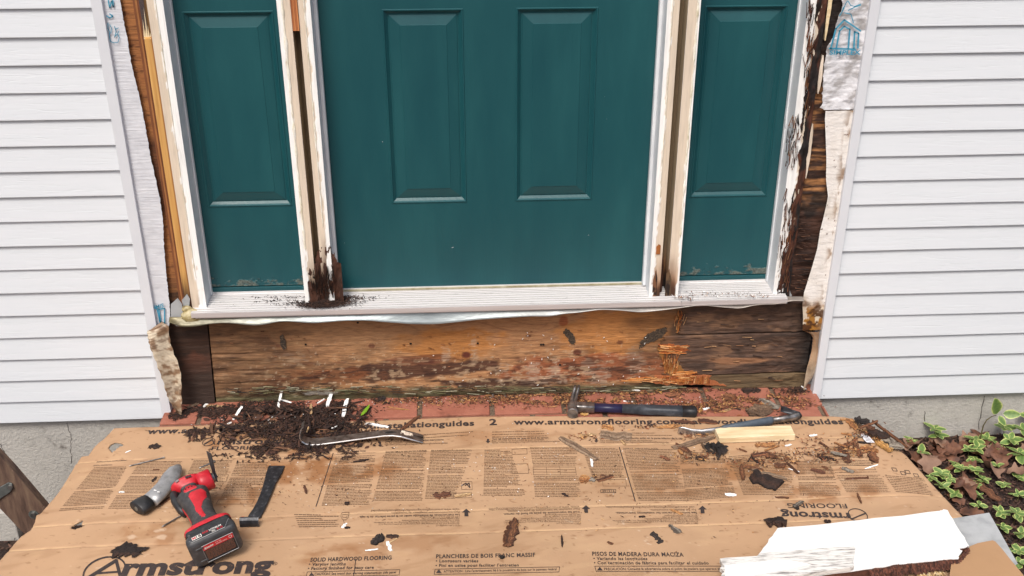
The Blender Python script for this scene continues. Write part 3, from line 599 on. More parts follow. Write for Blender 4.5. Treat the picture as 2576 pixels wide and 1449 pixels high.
# ================================================================== RIM BOARD
rim = empty('rim_board', (0, .035, .03), 'wide orange brown rotting rim board below the door sill', 'board')
RY = .030
box('dark_gap_backing', -1.0, 1.0, .056, .09, .0, .36, M['dark'], rim)  # added dark box behind the boards, keeps the sky out of their seams
seamL = lambda z: np.interp(z, [.0, .36], [PY(541, 1008, RY)[0], PY(526, 824, RY)[0]])
def blob(x, z, px, py, rx, rz, rot=0., seed=1, amp=.5, sc=22):
    c = PY(px, py, RY); dx = x-c[0]; dz = z-c[2]; cr, sr = math.cos(rot), math.sin(rot)
    a = (dx*cr+dz*sr)/rx; b = (-dx*sr+dz*cr)/rz; n = fbm(x*sc, z*sc*2.2, seed, 4)-.5
    return sst(1.15, .75, np.sqrt(a*a+b*b)+n*amp*2)
def c_rim(x, z):
    n = fbm(x*7, z*90, 81, 5); n2 = fbm(x*30, z*260, 82, 4); big = fbm(x*3.2, z*9, 83, 4); fine = fbm(x*55, z*170, 181, 4); blot = fbm(x*24+3*fbm(x*8, z*9, 182), z*60, 183, 5); fig = np.sin(230*(z+.05*fbm(x*2.6, z*5, 84, 3)*4+.02*fbm(x*8, z*3, 85)))
    c = mix(lin('#946b4c'), lin('#ad8058'), big); c = mix(c, lin('#6e4630'), sst(.80, 1, fig)*.45*sst(.3, .5, big)); c = c*(.82+.36*fine[..., None]); c = mix(c, lin('#b0845a'), sst(.45, .65, fbm(x*4, z*6, 86))*.5)
    # central orange patch, reddish right centre
    c = mix(c, lin('#b4742f'), blob(x, z, 1125, 865, .17, .055, 0, 2)*.6); c = mix(c, lin('#b67a40'), blob(x, z, 1560, 830, .20, .08, 0, 4)*.75)
    c = mix(c, lin('#8f4b2c'), blob(x, z, 1520, 925, .30, .05, 0, 5, .6)*.75)
    # greyed zone left of centre
    c = mix(c, lin('#96714f'), blob(x, z, 930, 850, .16, .06, 0, 6)*.5)
    # dark rot left third
    c = mix(c, lin('#4a2c1c'), sst(PY(700, 900, RY)[0]+.05, PY(560, 900, RY)[0], x+.20*(fbm(x*7, z*22, 87, 5)-.5)+.25*(z-.16))*.85)
    c = mix(c, lin('#8a5a3c'), blob(x, z, 610, 850, .10, .03, 0, 7)*.5); c = mix(c, lin('#7a4026'), blob(x, z, 640, 960, .14, .04, 0, 71)*.6)
    # dark long stain lower centre
    t = np.clip(blob(x, z, 1000, 935, .33, .030, .05, 8, .6)+blob(x, z, 850, 925, .2, .022, 0, 9, .7)*.4+blob(x, z, 1250, 965, .22, .018, 0, 10, .7), 0, 1)
    c = mix(c, lin('#45271c'), t*.9); c = mix(c, lin('#5d2e20'), blob(x, z, 1060, 905, .12, .018, 0, 11)*.7)
    c = mix(c, lin('#8c522c'), blob(x, z, 780, 945, .16, .035, 0, 12, .9)*.5)
    c = mix(c, lin('#3a2a20'), blob(x, z, 640, 945, .05, .016, 0, 13, .8))
    # pale mould patches
    for (px, py, rx, rz, s) in ((1122, 890, .012, .03, 1), (1192, 880, .012, .045, 2), (1262, 935, .02, .04, 3), (1340, 935, .02, .035, 4), (1395, 940, .022, .045, 5), (1480, 925, .02, .04, 6), (1600, 910, .03, .045, 7), (1510, 945, .03, .04, 8), (1350, 955, .08, .02, 9), (720, 905, .06, .02, 10)):
        c = mix(c, lin('#b09a84'), blob(x, z, px, py, rx, rz, 0, 90+s, .9, 60)*.60*sst(.35, .6, n2))
    c = mix(c, lin('#6b2a1c'), blob(x, z, 1173, 893, .012, .010, 0, 31, .2)); c = mix(c, lin('#6e2c1c'), blob(x, z, 1452, 886, .011, .009, 0, 32, .2))
    c = mix(c, lin('#8c3f1c'), blob(x, z, 1417, 808, .014, .018, 0, 33, .5)*.7)
    lft = sst(PY(800, 900, RY)[0]+.08, PY(640, 900, RY)[0], x+.14*(fbm(x*6, z*16, 184, 4)-.5)-.35*(.2-z)*1.)
    c = mix(c, lin('#2a1a13'), lft*sst(.50, .62, blot)*.85); c = mix(c, lin('#a88860'), lft*sst(.44, .34, blot)*.65); c = mix(c, lin('#54331f')*(.5+fine[..., None]), lft*.60)
    low = sst(.24, .10, z+.05*(fbm(x*5, z*5, 185)-.5)); c = mix(c, lin('#3a2117'), low*sst(.56, .68, fbm(x*16, z*80, 186, 5))*.8); c = mix(c, lin('#c2a684'), low*sst(.60, .70, fbm(x*40, z*100, 187, 4))*.5)
    # speckle of light flecks and dark bits
    s = fbm(x*120, z*120, 95, 3); c = mix(c, lin('#c9b79e'), sst(.77, .80, s)*.6*sst(.30, .12, z)); c = mix(c, lin('#2e1c14'), sst(.30, .24, fbm(x*45, z*150, 96))*.5*sst(.30, .1, z))
    c = c*(.80+.20*fbm(x*18, z*70, 189, 4)[..., None]+.18*n2[..., None])
    ck = np.abs(fbm(x*6, z*70, 190, 3)-.5); c = mix(c, lin('#1f130e'), sst(.010, .002, ck)*.8*sst(.20, .10, z+.04*n))
    for kx, ky, kr in ((1173, 893, .013), (1452, 886, .012), (1560, 861, .008), (935, 870, .009), (1330, 845, .007), (700, 870, .006)):
        q = PY(kx, ky, RY); rr_ = np.sqrt(((x-q[0])/1.25)**2+(z-q[2])**2); c = mix(c, lin('#5a2c1c'), sst(kr, kr*.8, rr_)*.75); c = mix(c, lin('#4a2a1a'), (sst(.8, 1, np.sin(rr_*1500+2*n))*sst(kr*2.6, kr, rr_))*.5)
    # dark right end under the splintered break
    c = mix(c, mix(lin('#2e1c14'), lin('#9c7450'), fbm(x*22, z*90, 88, 5)), sst(PY(760, 900, RY)[0], PY(600, 900, RY)[0], x+.16*(fbm(x*6, z*15, 89, 4)-.5))*.75)
    edge = PY(1690, 900, RY)[0]+.05*(fbm(z*9, z*0, 97, 4)-.5)*2-.25*(z-.2)*.0
    c = mix(c, lin('#4a3628')*(.6+.8*n[..., None]), sst(edge-.01, edge+.012, x)*.9)
    c = mix(c, lin('#4a3628')*(.5+n[..., None]), sst(.40, .60, x+.35*(fbm(x*9, z*22, 188, 5)-.5))*.6)
    # moss and decay at the foot
    foot = sst(.068, .045, z+.022*(fbm(x*14, z*60, 98, 4)-.5)*2)
    c = mix(c, mix(lin('#2a231a'), lin('#76704e'), fbm(x*18, z*200, 99, 4)), foot*.95)
    c = mix(c, lin('#b9b6aa'), blob(x, z, 800, 990, .07, .008, 0, 41, .8, 50)*.9)
    return c
def d_rim(x, z):
    n = fbm(x*10, z*120, 101, 4); foot = sst(.07, .04, z); rough = sst(PY(760, 900, RY)[0], PY(560, 900, RY)[0], x)
    return .003*(n-.5)*(1+2*rough)+.014*(fbm(x*25, z*70, 102, 4)-.35)*foot
colsheet('main_board', lambda z: seamL(z)+.002, const(.60), .028, .352, RY, c_rim, M['attrwood'], rim, nx=520, dz=.0027, disp=d_rim)
def c_riml(x, z):
    n = fbm(x*10, z*130, 111, 5); c = mix(lin('#1f1713'), lin('#4a3022'), n); c = mix(c, lin('#6a3a26'), sst(.55, .7, fbm(x*12, z*12, 112))*.6); return mix(c, lin('#3a2a22'), sst(.5, .2, z*2))
colsheet('end_board', const(-.99), lambda z: seamL(z)-.002, .028, .352, RY-.001, c_riml, M['attrwood'], rim, nx=60, dz=.0027, disp=lambda x, z: .004*(fbm(x*10, z*120, 113, 4)-.5))
# right side: three weathered boards standing proud behind the break
bz = [PY(1900, 940, RY-.004)[2], PY(1900, 838, RY-.004)[2], .352]
def c_rr(x, z, s):
    n = .5*fbm(x*8, z*110, 120+s, 5)+.5*fbm(x*40, z*190, 127+s, 4); m_ = fbm(x*13+2*fbm(x*6, z*8, 129), z*34, 124+s, 5); c = mix(lin('#3d2e27'), lin('#6a5040'), n)
    c = mix(c, lin('#836249'), sst(.60, .72, m_)*.65); c = mix(c, lin('#261c18'), sst(.44, .34, m_)*.5); c = c*(.7+.6*fbm(x*60, z*160, 128, 4)[..., None])
    if s == 1: c = mix(c, lin('#94694a'), blob(x, z, 1860, 905, .10, .012, 0, 130, .5)*.8)
    if s == 0: c = mix(lin('#4a3c2c'), lin('#7a6446'), n)
    c = mix(c, lin('#130f0e'), sst(.90, .985, x+.03*(m_-.5))*.85*(s > 0)); c = mix(c, lin('#7a5436')*(.6+.8*n[..., None]), sst(.60, .52, x+.10*(m_-.5))*.75); return c
for i, (a, b) in enumerate(((.03, bz[0]-.0015), (bz[0]+.0015, bz[1]-.001), (bz[1]+.002, bz[2]))):
    y = RY-.0035-.0015*(i == 1)
    def xl(z, i=i):
        base = {0: PY(1800, 960, RY)[0], 1: PY(1672, 900, RY)[0], 2: PY(1706, 800, RY)[0]}[i]
        return base+.030*(fbm(z*30, z*0+i, 131, 5)-.5)*2+.05*(fbm(z*260, z*0+i, 136, 2)-.5)
    colsheet('old_board', xl, const(.985), a, b, y, lambda x, z, i=i: c_rr(x, z, i), M['attrwood'], rim, nx=150, dz=.0025, thick=.02,
             disp=lambda x, z: .006*(fbm(x*14, z*110, 133, 4)-.5)+.012*(fbm(x*30, z*45, 134, 4)-.5)*sst(.75, .92, x))
# fractured orange wood: many vertical and horizontal splinters
def splinters(pts, n, L0, L1, w, cols, seed, horiz, parent, name, y=RY-.008):
    r = random.Random(seed); vs = []; fs = []; cc = []
    (ax, ay), (bx, by) = pts
    for i in range(n):
        p = PY(r.uniform(ax, bx), r.uniform(ay, by), y); l = r.uniform(L0, L1); ww = w*r.uniform(.5, 1.4); ty = r.uniform(-.012, .004)
        d = V(1, ty, r.gauss(0, .10)) if horiz else V(r.gauss(0, .12), ty, 1); d /= np.linalg.norm(d); s = V(d[2], 0, -d[0])
        k = len(vs); q = p+d*l
        vs += [p-s*ww, p+V(0, -.003, 0)*r.random(), p+s*ww, q-s*ww*.3, q+V(0, -.004, 0), q+s*ww*.3]
        fs += [(k, k+1, k+4, k+3), (k+1, k+2, k+5, k+4)]; c = lin(r.choice(cols), r.uniform(.7, 1.1)); cc += [c]*6
    return mesh(name, vs, fs, M['crumb'], parent, col=cc)
OR = ['#b5692f', '#d08a48', '#e0a565', '#9c4f22', '#c97b3c', '#e3b27c']
fr = []
for pl_, cc_, sd_ in (([(1646, 947), (1700, 944), (1745, 946), (1772, 943), (1790, 946), (1780, 953), (1806, 962), (1828, 972), (1800, 969), (1750, 967), (1700, 968), (1650, 966), (1638, 959), (1652, 955)], '#a0603a', 1),
        ([(1655, 872), (1668, 884), (1676, 905), (1684, 902), (1690, 914), (1712, 920), (1722, 932), (1708, 936), (1716, 946), (1688, 947), (1672, 930), (1668, 910), (1660, 895)], '#8e6232', 2),
        ([(1656, 868), (1684, 865), (1700, 869), (1736, 870), (1728, 876), (1738, 884), (1712, 883), (1690, 887), (1664, 885), (1670, 878)], '#9a5428', 3)):
    pl = jag([PY(a, b, RY-.0065) for a, b in pl_], 5, .0018, sd_)
    o = slab('fracture_face', pl, (0, 1, 0), 0, .006, M['attrpost'] if sd_ != 3 else M['chip'], rim); me = o.data; at = me.color_attributes.new('Col', 'FLOAT_COLOR', 'POINT'); at.data.foreach_set('color', np.tile([*lin(cc_), 1], len(me.vertices)))
splinters(((1655, 966), (1785, 963)), 90, .012, .030, .0011, OR, 1, False, rim, 'splinters', RY-.0075).__setitem__('kind', 'stuff')
splinters(((1668, 942), (1705, 905)), 60, .012, .035, .0013, OR, 2, False, rim, 'splinters', RY-.0075).__setitem__('kind', 'stuff')
splinters(((1550, 950), (1700, 960)), 36, .02, .07, .0011, OR, 3, True, rim, 'splinters', RY-.0075).__setitem__('kind', 'stuff')
splinters(((1655, 868), (1700, 890)), 40, .015, .045, .0012, OR, 4, True, rim, 'splinters', RY-.0075).__setitem__('kind', 'stuff')
splinters(((1690, 936), (1715, 952)), 40, .02, .06, .0012, OR, 5, True, rim, 'splinters', RY-.0075).__setitem__('kind', 'stuff')
splinters(((1697, 838), (1720, 790)), 26, .01, .03, .001, OR, 6, False, rim, 'splinters', RY-.011).__setitem__('kind', 'stuff')
splinters(((1740, 775), (1960, 960)), 34, .006, .03, .0014, ['#9c7450', '#7a5438', '#b08a62', '#3a2a22', '#57402f'], 7, True, rim, 'splinters', RY-.0075).__setitem__('kind', 'stuff')
splinters(((560, 990), (1700, 972)), 260, .01, .05, .0016, ['#5f5c3c', '#7a765a', '#4a3a28', '#332820', '#948f7a', '#5a452f'], 8, True, rim, 'splinters', RY-.010).__setitem__('kind', 'stuff')
splinters(((560, 830), (1700, 960)), 50, .004, .014, .0009, ['#4a2c1c', '#8a5a3c', '#6a4028'], 9, True, rim, 'splinters', RY-.003).__setitem__('kind', 'stuff')
# dark tarry adhesive patches
def patch(name, pl, Y, th, m, parent, amp=.002, n=4, seed=0, **k):
    q = jag([PY(a, b, Y) for a, b in pl], n, amp, seed); return slab(name, q, (0, 1, 0), -th, .001, m, parent, **k)
patch('adhesive_patch', [(1607, 876), (1612, 858), (1622, 846), (1640, 836), (1662, 827), (1676, 824), (1680, 832), (1668, 844), (1650, 856), (1632, 862), (1618, 872)], RY-.0005, .0015, M['knot'], rim, .0026, 5, 5)
patch('adhesive_patch', [(1422, 828), (1432, 829), (1442, 840), (1448, 856), (1444, 868), (1436, 864), (1428, 850), (1421, 840)], RY-.0005, .0015, M['knot'], rim, .0022, 5, 6)
patch('adhesive_patch', [(704, 845), (712, 842), (719, 858), (721, 876), (714, 880), (706, 868)], RY-.001, .003, M['knot'], rim, .0008, 4, 7)
for i, (px, py) in enumerate(((769, 867), (1033, 865), (1202, 864), (1367, 867), (1361, 867.5), (1409, 918), (900, 812))):
    c = PY(px, py, RY-.0035); slab('nail_hole', [c+V(.0035*math.cos(t), 0, .0028*math.sin(t)) for t in np.linspace(0, 2*math.pi, 9)[:-1]], (0, 1, 0), -.0004, .002, M['dark'], rim)
# pale insect pellets stuck to the board
pe = []
for i in range(30):
    c = PY(random.uniform(1080, 1640), random.uniform(835, 970), RY-.004); l = random.uniform(.002, .0038); th = random.uniform(0, math.pi)
    pe.append(tube([c-V(math.cos(th), 0, math.sin(th))*l, c, c+V(math.cos(th), 0, math.sin(th))*l], [.0006, .0017, .0006], 5))
tag(mesh('insect_pellets', *merge(pe), M['labelwhite'], rim, smooth=True), kind='stuff')

# wavy metal flashing apron under the sill
ed = [(424, 808), (428.5, 811), (444, 820.5), (465, 823), (492, 821.5), (527, 815), (565, 812), (600, 815), (636, 819), (663, 817.4), (694, 810), (719, 808), (757, 811), (788, 813), (819, 811), (861, 807), (902, 806.5), (925.6, 806.5), (982, 811.5), (1038.5, 815.6), (1095, 815.6), (1140, 811.5), (1196, 805), (1264, 800), (1332, 796), (1388, 796), (1422, 789), (1446.5, 787.7), (1510, 778.8), (1561, 781), (1611.5, 786.4), (1650, 782.6), (1700, 776.3), (1764, 767.4), (1814.7, 773), (1865.5, 777), (1891, 768.7), (1922, 766), (1954, 766), (1987, 757), (2005, 757), (2023, 757.7)]
ux = np.linspace(424, 2023, 420); uy = np.interp(ux, [e[0] for e in ed], [e[1] for e in ed]); v = []; cc = []
k_ = np.ones(9)/9; uy = np.convolve(np.pad(uy, 4, 'edge'), k_, 'valid')
for i, (a, b) in enumerate(zip(ux, uy)):
    bot = PY(a, b, -.031-.008*math.sin(i*.11)*0+.0); top = V(bot[0], -.014, ZT-.019) if a < 1990 else V(bot[0], -.014, bot[2]+.006)
    if bot[2] > top[2]-.001: top = V(bot[0], -.006, bot[2]+.004)
    tw = (a-424)/1600
    for k in range(7):
        t = k/6; w = top*(1-t)+bot*t; w[1] = top[1]+(bot[1]-top[1])*t**1.2; v.append(w)
        n = float(fbm(np.array(w[0]*9), np.array(w[2]*70), 141, 4)); y_ = max(0, 1-max(0, a-430)/420)
        base = lin('#b4c0c4')*(1-y_)+lin('#8f8460')*y_; base = base*(.34+.42*n); r_ = float(sst(.35, 1, np.array(tw)))
        base = base*(1-r_)+lin('#a39a92')*(.7+.5*n)*r_
        if k == 6: base = base*1.1
        cc.append(base)
f = [(i*7+k, (i+1)*7+k, (i+1)*7+k+1, i*7+k+1) for i in range(len(ux)-1) for k in range(6)]
M['pan2'] = mat('oxidised_metal', [G(.75), G(1.), G(1.1)], (12, 30, 60), rough=.36, metal=.35, bump=.3, bsc=(35, 35, 90), attr=True)
pan = mesh('sill_flashing', v, f, M['pan2'], smooth=True, col=cc); tag(pan, 'wavy metal flashing apron hanging below the door sill', 'flashing')
md = pan.modifiers.new('t', 'SOLIDIFY'); md.thickness = .0009
# pleated metal corners and caulk lump at the left end
for pl, y in (([(430, 765), (447, 750), (458, 765), (462, 800), (465, 822), (444, 820), (430, 810)], -.006), ([(457, 755), (470, 740), (478, 752), (476, 770), (466, 790)], .001), ([(1968, 745), (1980, 742), (1984, 725), (1992, 742), (1990, 756), (1965, 762)], .002)):
    patch('folded_corner', pl, y, .0008, M['slate'], pan, .0006, 3, int(pl[0][0]))
def lump(c, r, n, seed, m, parent, name):
    b = bmesh.new(); bmesh.ops.create_icosphere(b, subdivisions=3, radius=1)
    for q in b.verts:
        k = 1+.5*(float(fbm(np.array(q.co.x*2.2+seed), np.array(q.co.y*2.2+q.co.z*1.7), seed))-.5); q.co = Vector((q.co.x*r[0]*k, q.co.y*r[1]*k, q.co.z*r[2]*k))
    v = np.array([q.co[:] for q in b.verts])+np.array(c); f = [tuple(q.index for q in p.verts) for p in b.faces]; b.free()
    return mesh(name, v, f, m, parent, smooth=True)
lump(PY(482, 795, -.012), (.030, .014, .024), 1, 3, M['foam'], pan, 'caulk_lump'); lump(PY(470, 778, -.008), (.014, .01, .012), 1, 5, M['foam'], pan, 'caulk_lump')

# ================================================================== BRICK STEP
BZ = .030
step = empty('brick_step', (0, -.4, -.55), 'red painted brick doorstep covered by cardboard and wood debris', 'brick step')
box('step_core', -.985, 1.005, -.80, .05, -.55, BZ-.007, M['mortar'], step)
pit = .2195; x0 = PZ(1056.5, 1015, BZ)[0]-pit*4; k = 0
r1 = PZ(1156, 1045, BZ)[0]
for row, (y1, y0, off) in enumerate(((.046, -.0745, x0), (-.0835, -.185, r1-pit*4), (-.194, -.295, x0))):
    xs_ = [-.99]+[off+pit*i for i in range(0, 10) if -.96 < off+pit*i < 1.0]+[1.013]
    for a, b in zip(xs_[:-1], xs_[1:]):
        g_ = .0075
        o = box('brick', a+(g_ if a > -.98 else 0), b-(g_ if b < 1.0 else 0), y0+random.uniform(-.001, .001), y1, BZ-.055, BZ+random.uniform(-.0012, .0012), M['brick'], step, bev=.003)
# ================================================================== CARDBOARD
CZ = .0365
Lp = [(287.6, 1076), (259.5, 1104), (250, 1110), (237.5, 1121.5), (222, 1143.5), (205.4, 1144.5), (189, 1166), (165, 1208), (146, 1237), (101.5, 1288.7), (91, 1292), (86, 1312), (75.5, 1330), (52, 1345), (0, 1404), (-60, 1470), (-130, 1560), (-190, 1640)]
Rp = [(2093, 1046.5), (2125.5, 1048.5), (2154, 1057), (2170, 1068), (2190, 1082), (2230, 1112), (2267, 1132), (2280, 1141), (2327, 1191), (2339.4, 1204), (2399, 1267), (2427, 1295), (2502.7, 1361), (2540, 1405), (2576, 1449), (2640, 1530), (2730, 1640)]
Tp = [(287.6, 1076), (401, 1075), (500, 1071), (628, 1064), (713, 1059), (861, 1061), (1000, 1056), (1219, 1048.5), (1429, 1046), (1446, 1049), (1700, 1047.5), (2093, 1046.5)]
def Zp(p): return PZ(p[0], p[1], CZ)
L3 = np.array([Zp(p) for p in Lp]); R3 = np.array([Zp(p) for p in Rp]); T3 = np.array([Zp(p) for p in Tp])
creases = [PZ(1700, 1266, CZ)[1], PZ(1700, 1322, CZ)[1], PZ(1300, 1127, CZ)[1]]
def cz(x, y):
    x = np.asarray(x, float); y = np.asarray(y, float)
    h = CZ+.0055*(fbm(x*3.2, y*5, 151, 3)-.5)+.0035*(fbm(x*1.1+3, y*1.4, 152, 2)-.5)
    for c in creases: h = h-.0020*np.exp(-((y-c-.01*(fbm(x*2, x*0, 5)-.5))/.0028)**2)
    drop = sst(1.06, 1.25, x); h = h-.012*drop*sst(-.1, -.4, y)   # sags past the step edge
    h = h-.006*sst(-1.02, -1.25, x)
    return h
yb = L3[-1][1]
rows = np.linspace(0, 1, 330)**1.0
yT = lambda x: np.interp(x, T3[:, 0], T3[:, 1])
# parametrise: v from the top edge to the near edge; left/right limits by v's y
def cb(u, v):
    yv = -.055+(yb+.055)*v
    xl = np.interp(-yv, -L3[:, 1], L3[:, 0]); xr = np.interp(-yv, -R3[:, 1], R3[:, 0])
    jl = .0018*(fbm(yv*80, yv*0, 5, 3)-.5)
    x = (xl+jl)*(1-u)+xr*u; ytop = yT(x); y = ytop+(yb-ytop)*v
    xl = np.interp(-y, -L3[:, 1], L3[:, 0]); xr = np.interp(-y, -R3[:, 1], R3[:, 0]); x = (xl+jl)*(1-u)+xr*u
    return (x, y, cz(x, y))
P, F, u, v = grid(np.linspace(0, 1, 520), rows, cb)
X, Y = P[:, 0], P[:, 1]
n1 = fbm(X*5, Y*5, 161, 5); n2 = fbm(X*26, Y*26, 162, 4); c = mix(lin('#a98767'), lin('#b79677'), n1)
def pb(px, py, rx, ry, seed, amp=.6, sc=14):
    q = PZ(px, py, CZ); n = fbm(X*sc, Y*sc, seed, 4)-.5; return sst(1.2, .6, np.sqrt(((X-q[0])/rx)**2+((Y-q[1])/ry)**2)+n*amp*2)
for (px, py, rx, ry, s, a) in ((800, 1180, .22, .07, 1, .6), (560, 1245, .16, .05, 2, .5), (470, 1340, .20, .05, 3, .35), (1750, 1200, .3, .08, 4, .35), (700, 1110, .25, .06, 5, .5), (1250, 1100, .2, .04, 6, .25), (2080, 1240, .15, .05, 7, .45), (1000, 1370, .2, .04, 8, .25), (860, 1400, .1, .05, 9, .4), (1950, 1170, .2, .06, 10, .35)):
    c = mix(c, lin('#8a5c36'), pb(px, py, rx, ry, 170+s)*min(.85, a*1.5)*sst(.30, .68, n2))
c = mix(c, lin('#c0a07c'), sst(.58, .78, fbm(X*12, Y*30, 190, 4))*.30); c = mix(c, lin('#d8c8b4'), sst(.80, .84, fbm(X*110, Y*110, 191, 3))*.45*sst(.45, .6, n1)); c = c*(.90+.2*fbm(X*3, Y*3, 196, 3)[:, None])
c = mix(c, lin('#6b4428'), sst(.74, .80, fbm(X*60, Y*90, 192, 3))*.40); c = mix(c, lin('#7d5838'), sst(.60, .75, fbm(X*7+Y*9, Y*40-X*12, 197, 4))*.22)
for px, py in ((405, 1333), (405, 1350), (328, 1350)): c = mix(c, lin('#e2cfb8'), pb(px, py, .013, .008, 195, 1., 90)*.35)
for cr in creases: c = mix(c, lin('#d9b88e'), np.exp(-((Y-cr-.01*(fbm(X*2, X*0, 5)-.5))/.0018)**2)*.55*sst(.35, .5, fbm(X*20, Y*0, 7)))
# holes
holesP = [[(272, 1125), (280, 1116), (292, 1112), (305, 1114), (313, 1121), (300, 1124), (282, 1138)],
          [(178, 1327), (184, 1319), (205, 1308), (211, 1305), (207, 1317), (219, 1318), (205, 1324), (188, 1330)]]
keep = np.ones(len(F), bool); ctr = P[F].mean(1)
def inside(px, py, poly):
    r = np.zeros(len(px), bool); n = len(poly)
    for i in range(n):
        (x1, y1), (x2, y2) = poly[i], poly[(i+1) % n]; cnd = ((y1 > py) != (y2 > py)) & (px < (x2-x1)*(py-y1)/(y2-y1+1e-12)+x1); r ^= cnd
    return r
for h in holesP: keep &= ~inside(ctr[:, 0], ctr[:, 1], [tuple(Zp(p)[:2]) for p in h])
F = F[keep]
card = empty('cardboard_sheet', (0, -.45, CZ), 'large flattened brown carton with printing, covering the brick step', 'cardboard')
cs = mesh('carton_sheet', P, F, M['cardboard'], card, smooth=True, col=c)
md = cs.modifiers.new('t', 'SOLIDIFY'); md.thickness = .004; md.offset = -1 if False else -1
# check orientation: make normals point up
b = bmesh.new(); b.from_mesh(cs.data); bmesh.ops.recalc_face_normals(b, faces=b.faces[:])
b.faces.ensure_lookup_table()
if b.faces[0].normal.z < 0: bmesh.ops.reverse_faces(b, faces=b.faces[:])
b.to_mesh(cs.data); b.free()

OFF = .0011
def ct(s, a, b, capP, fine=False, bold=.012, shear=0., name='printed_line', space=1.02):
    A, B = Zp(a), Zp(b)
    # capital height: from photo pixels to metres on the plane at that place
    m0 = Zp(((a[0]+b[0])/2, (a[1]+b[1])/2)); m1 = Zp(((a[0]+b[0])/2, (a[1]+b[1])/2-capP)); h = np.linalg.norm(m1-m0)
    return print_on(name, s, A, B, h, M['printfine' if fine else 'print'], card, OFF, zf=cz, bold=bold, shear=shear, space=space)
URL = 'www.armstrongflooring.com/hardwoodinstallationguides'
ct(URL, (369, 1093), (1193, 1072), 13, bold=.032, space=1.08); ct(URL, (1292, 1068.5), (2123, 1066.5), 13, bold=.032, space=1.08); ct('2', (1231, 1070.5), (1250, 1070), 15, bold=.03)
ct('SOLID HARDWOOD FLOORING', (780, 1413.3), (984.6, 1408), 9.6, bold=.024, space=1.10); ct('• Varying lengths', (776, 1423.6), (869, 1422.6), 7.4, bold=.020, space=1.10); ct('• Factory finished for easy care', (773.7, 1434.3), (940, 1431), 7.4, bold=.020, space=1.10)
ct('CAUTION: See wood dust warning statement on side panel', (791, 1448), (996, 1442.6), 6.2, bold=.008)
ct('PLANCHERS DE BOIS FRANC MASSIF', (1097, 1405.5), (1346.6, 1401), 9.6, bold=.024, space=1.10); ct('• Longueurs variées', (1096, 1415.8), (1203, 1415.3), 7.4, bold=.020, space=1.10); ct("• Fini en usine pour faciliter l'entretien", (1095.5, 1427.2), (1305, 1426), 7.4, bold=.020, space=1.10)
ct("ATTENTION : Lire l'avertissement lié à la poussière du bois sur le panneau latéral", (1116, 1441.4), (1400, 1435.5), 5.8, bold=.008)
ct('PISOS DE MADERA DURA MACIZA', (1490, 1398.7), (1720, 1401), 9.6, bold=.024, space=1.10); ct('• Variando las longitudes', (1493, 1409.4), (1628.7, 1410), 7.4, bold=.020, space=1.10); ct('• Con terminación de fábrica para facilitar el cuidado', (1494.5, 1420.2), (1783, 1420.6), 7.4, bold=.020, space=1.10)
ct('PRECAUCIÓN: Consulte la advertencia sobre el polvo de madera que aparece en el panel lateral', (1520, 1434.8), (1868, 1434), 5.8, bold=.008)
ct('Las instrucciones de instalación están en la parte inferior de la caja.', (1156, 1293.7), (904, 1300.6), 5, bold=.012)
ct('Para las instrucciones completas de instalación,', (1156, 1286), (985, 1289), 5, True, .0); ct('visite '+URL, (1156, 1279.8), (934, 1284), 5, True, 0.)
ct('Voir les instructions de pose au fond du carton.', (1459, 1286.4), (1266, 1292.5), 5, bold=.012)
ct('Pour consulter les instructions de pose complètes,', (1457.4, 1279), (1276, 1285), 5, True, 0.); ct('visitez '+URL, (1456.8, 1273), (1229.5, 1279), 5, True, 0.)
ct('See bottom of carton for installation instructions.', (1752.7, 1288.4), (1548.6, 1289.2), 5, bold=.012)
ct('For full installation instructions,', (1750, 1280.5), (1636.5, 1281.6), 5, True, 0.); ct('visit '+URL, (1747, 1274), (1525, 1274.6), 5, True, 0.)
for (x, y, ys, ws) in ((1156, 1300, 4.3, [100, 95, 145, 215, 205, 60]), (1461, 1294, 4.3, [90, 95, 150, 190, 195, 62]), (1756, 1295, 4.0, [85, 90, 135, 215, 205, 72])):
    for i, (s, w_) in enumerate(zip(['1 800 233 3823 www.armstrongflooring.com', '2500 Columbia Avenue, Lancaster, PA 17603', 'Made in the USA by Armstrong Hardwood Flooring Company', 'All other trademarks are owned by Armstrong Flooring, Inc. or its subsidiaries', 'Armstrong and the Armstrong logo are trademarks of AWI Licensing LLC.', '©2017 AFI Licensing LLC'], ws)):
        ct(s, (x, y+ys*i), (x-w_, y+ys*i+w_*.012), 3.3, True, 0.)
ct('See bottom of carton for installation instructions.', (969.5, 1113), (1117, 1108.7), 4.6, bold=.01); ct('For full installation instructions,', (968.7, 1117.3), (1048, 1115), 4, True, 0.); ct('visit '+URL, (967, 1121.6), (1126, 1117.3), 4, True, 0.)
ct('Voir les instructions de pose au fond du carton.', (1238, 1108.3), (1381, 1104), 4.6, bold=.01); ct('Pour consulter les instructions de pose complètes,', (1238, 1113), (1370, 1109), 4, True, 0.); ct('visitez '+URL, (1237, 1117), (1408, 1113), 4, True, 0.)
ct('Las instrucciones de instalación están en la parte inferior de la caja.', (1509, 1105.8), (1720, 1105.3), 4.6, bold=.01); ct('Para las instrucciones completas de instalación,', (1510, 1111), (1642, 1111), 4, True, 0.); ct('visite '+URL, (1508, 1115.3), (1684, 1115.3), 4, True, 0.)
ct('201516', (1515, 1239), (1546, 1239), 4.6, bold=.01)
ct('INSTALLATION INSTRUCTIONS', (242, 1162), (318, 1160), 3.6, bold=.005); ct('GENERAL INFORMATION', (233, 1171.5), (281, 1171), 3, bold=.0); ct('INSTRUCTIONS DE POSE', (849, 1139), (920, 1137), 3.6, bold=.005); ct('INSTRUCCIONES DE INSTALACIÓN', (1568, 1132.5), (1655, 1132), 3.6, bold=.005)
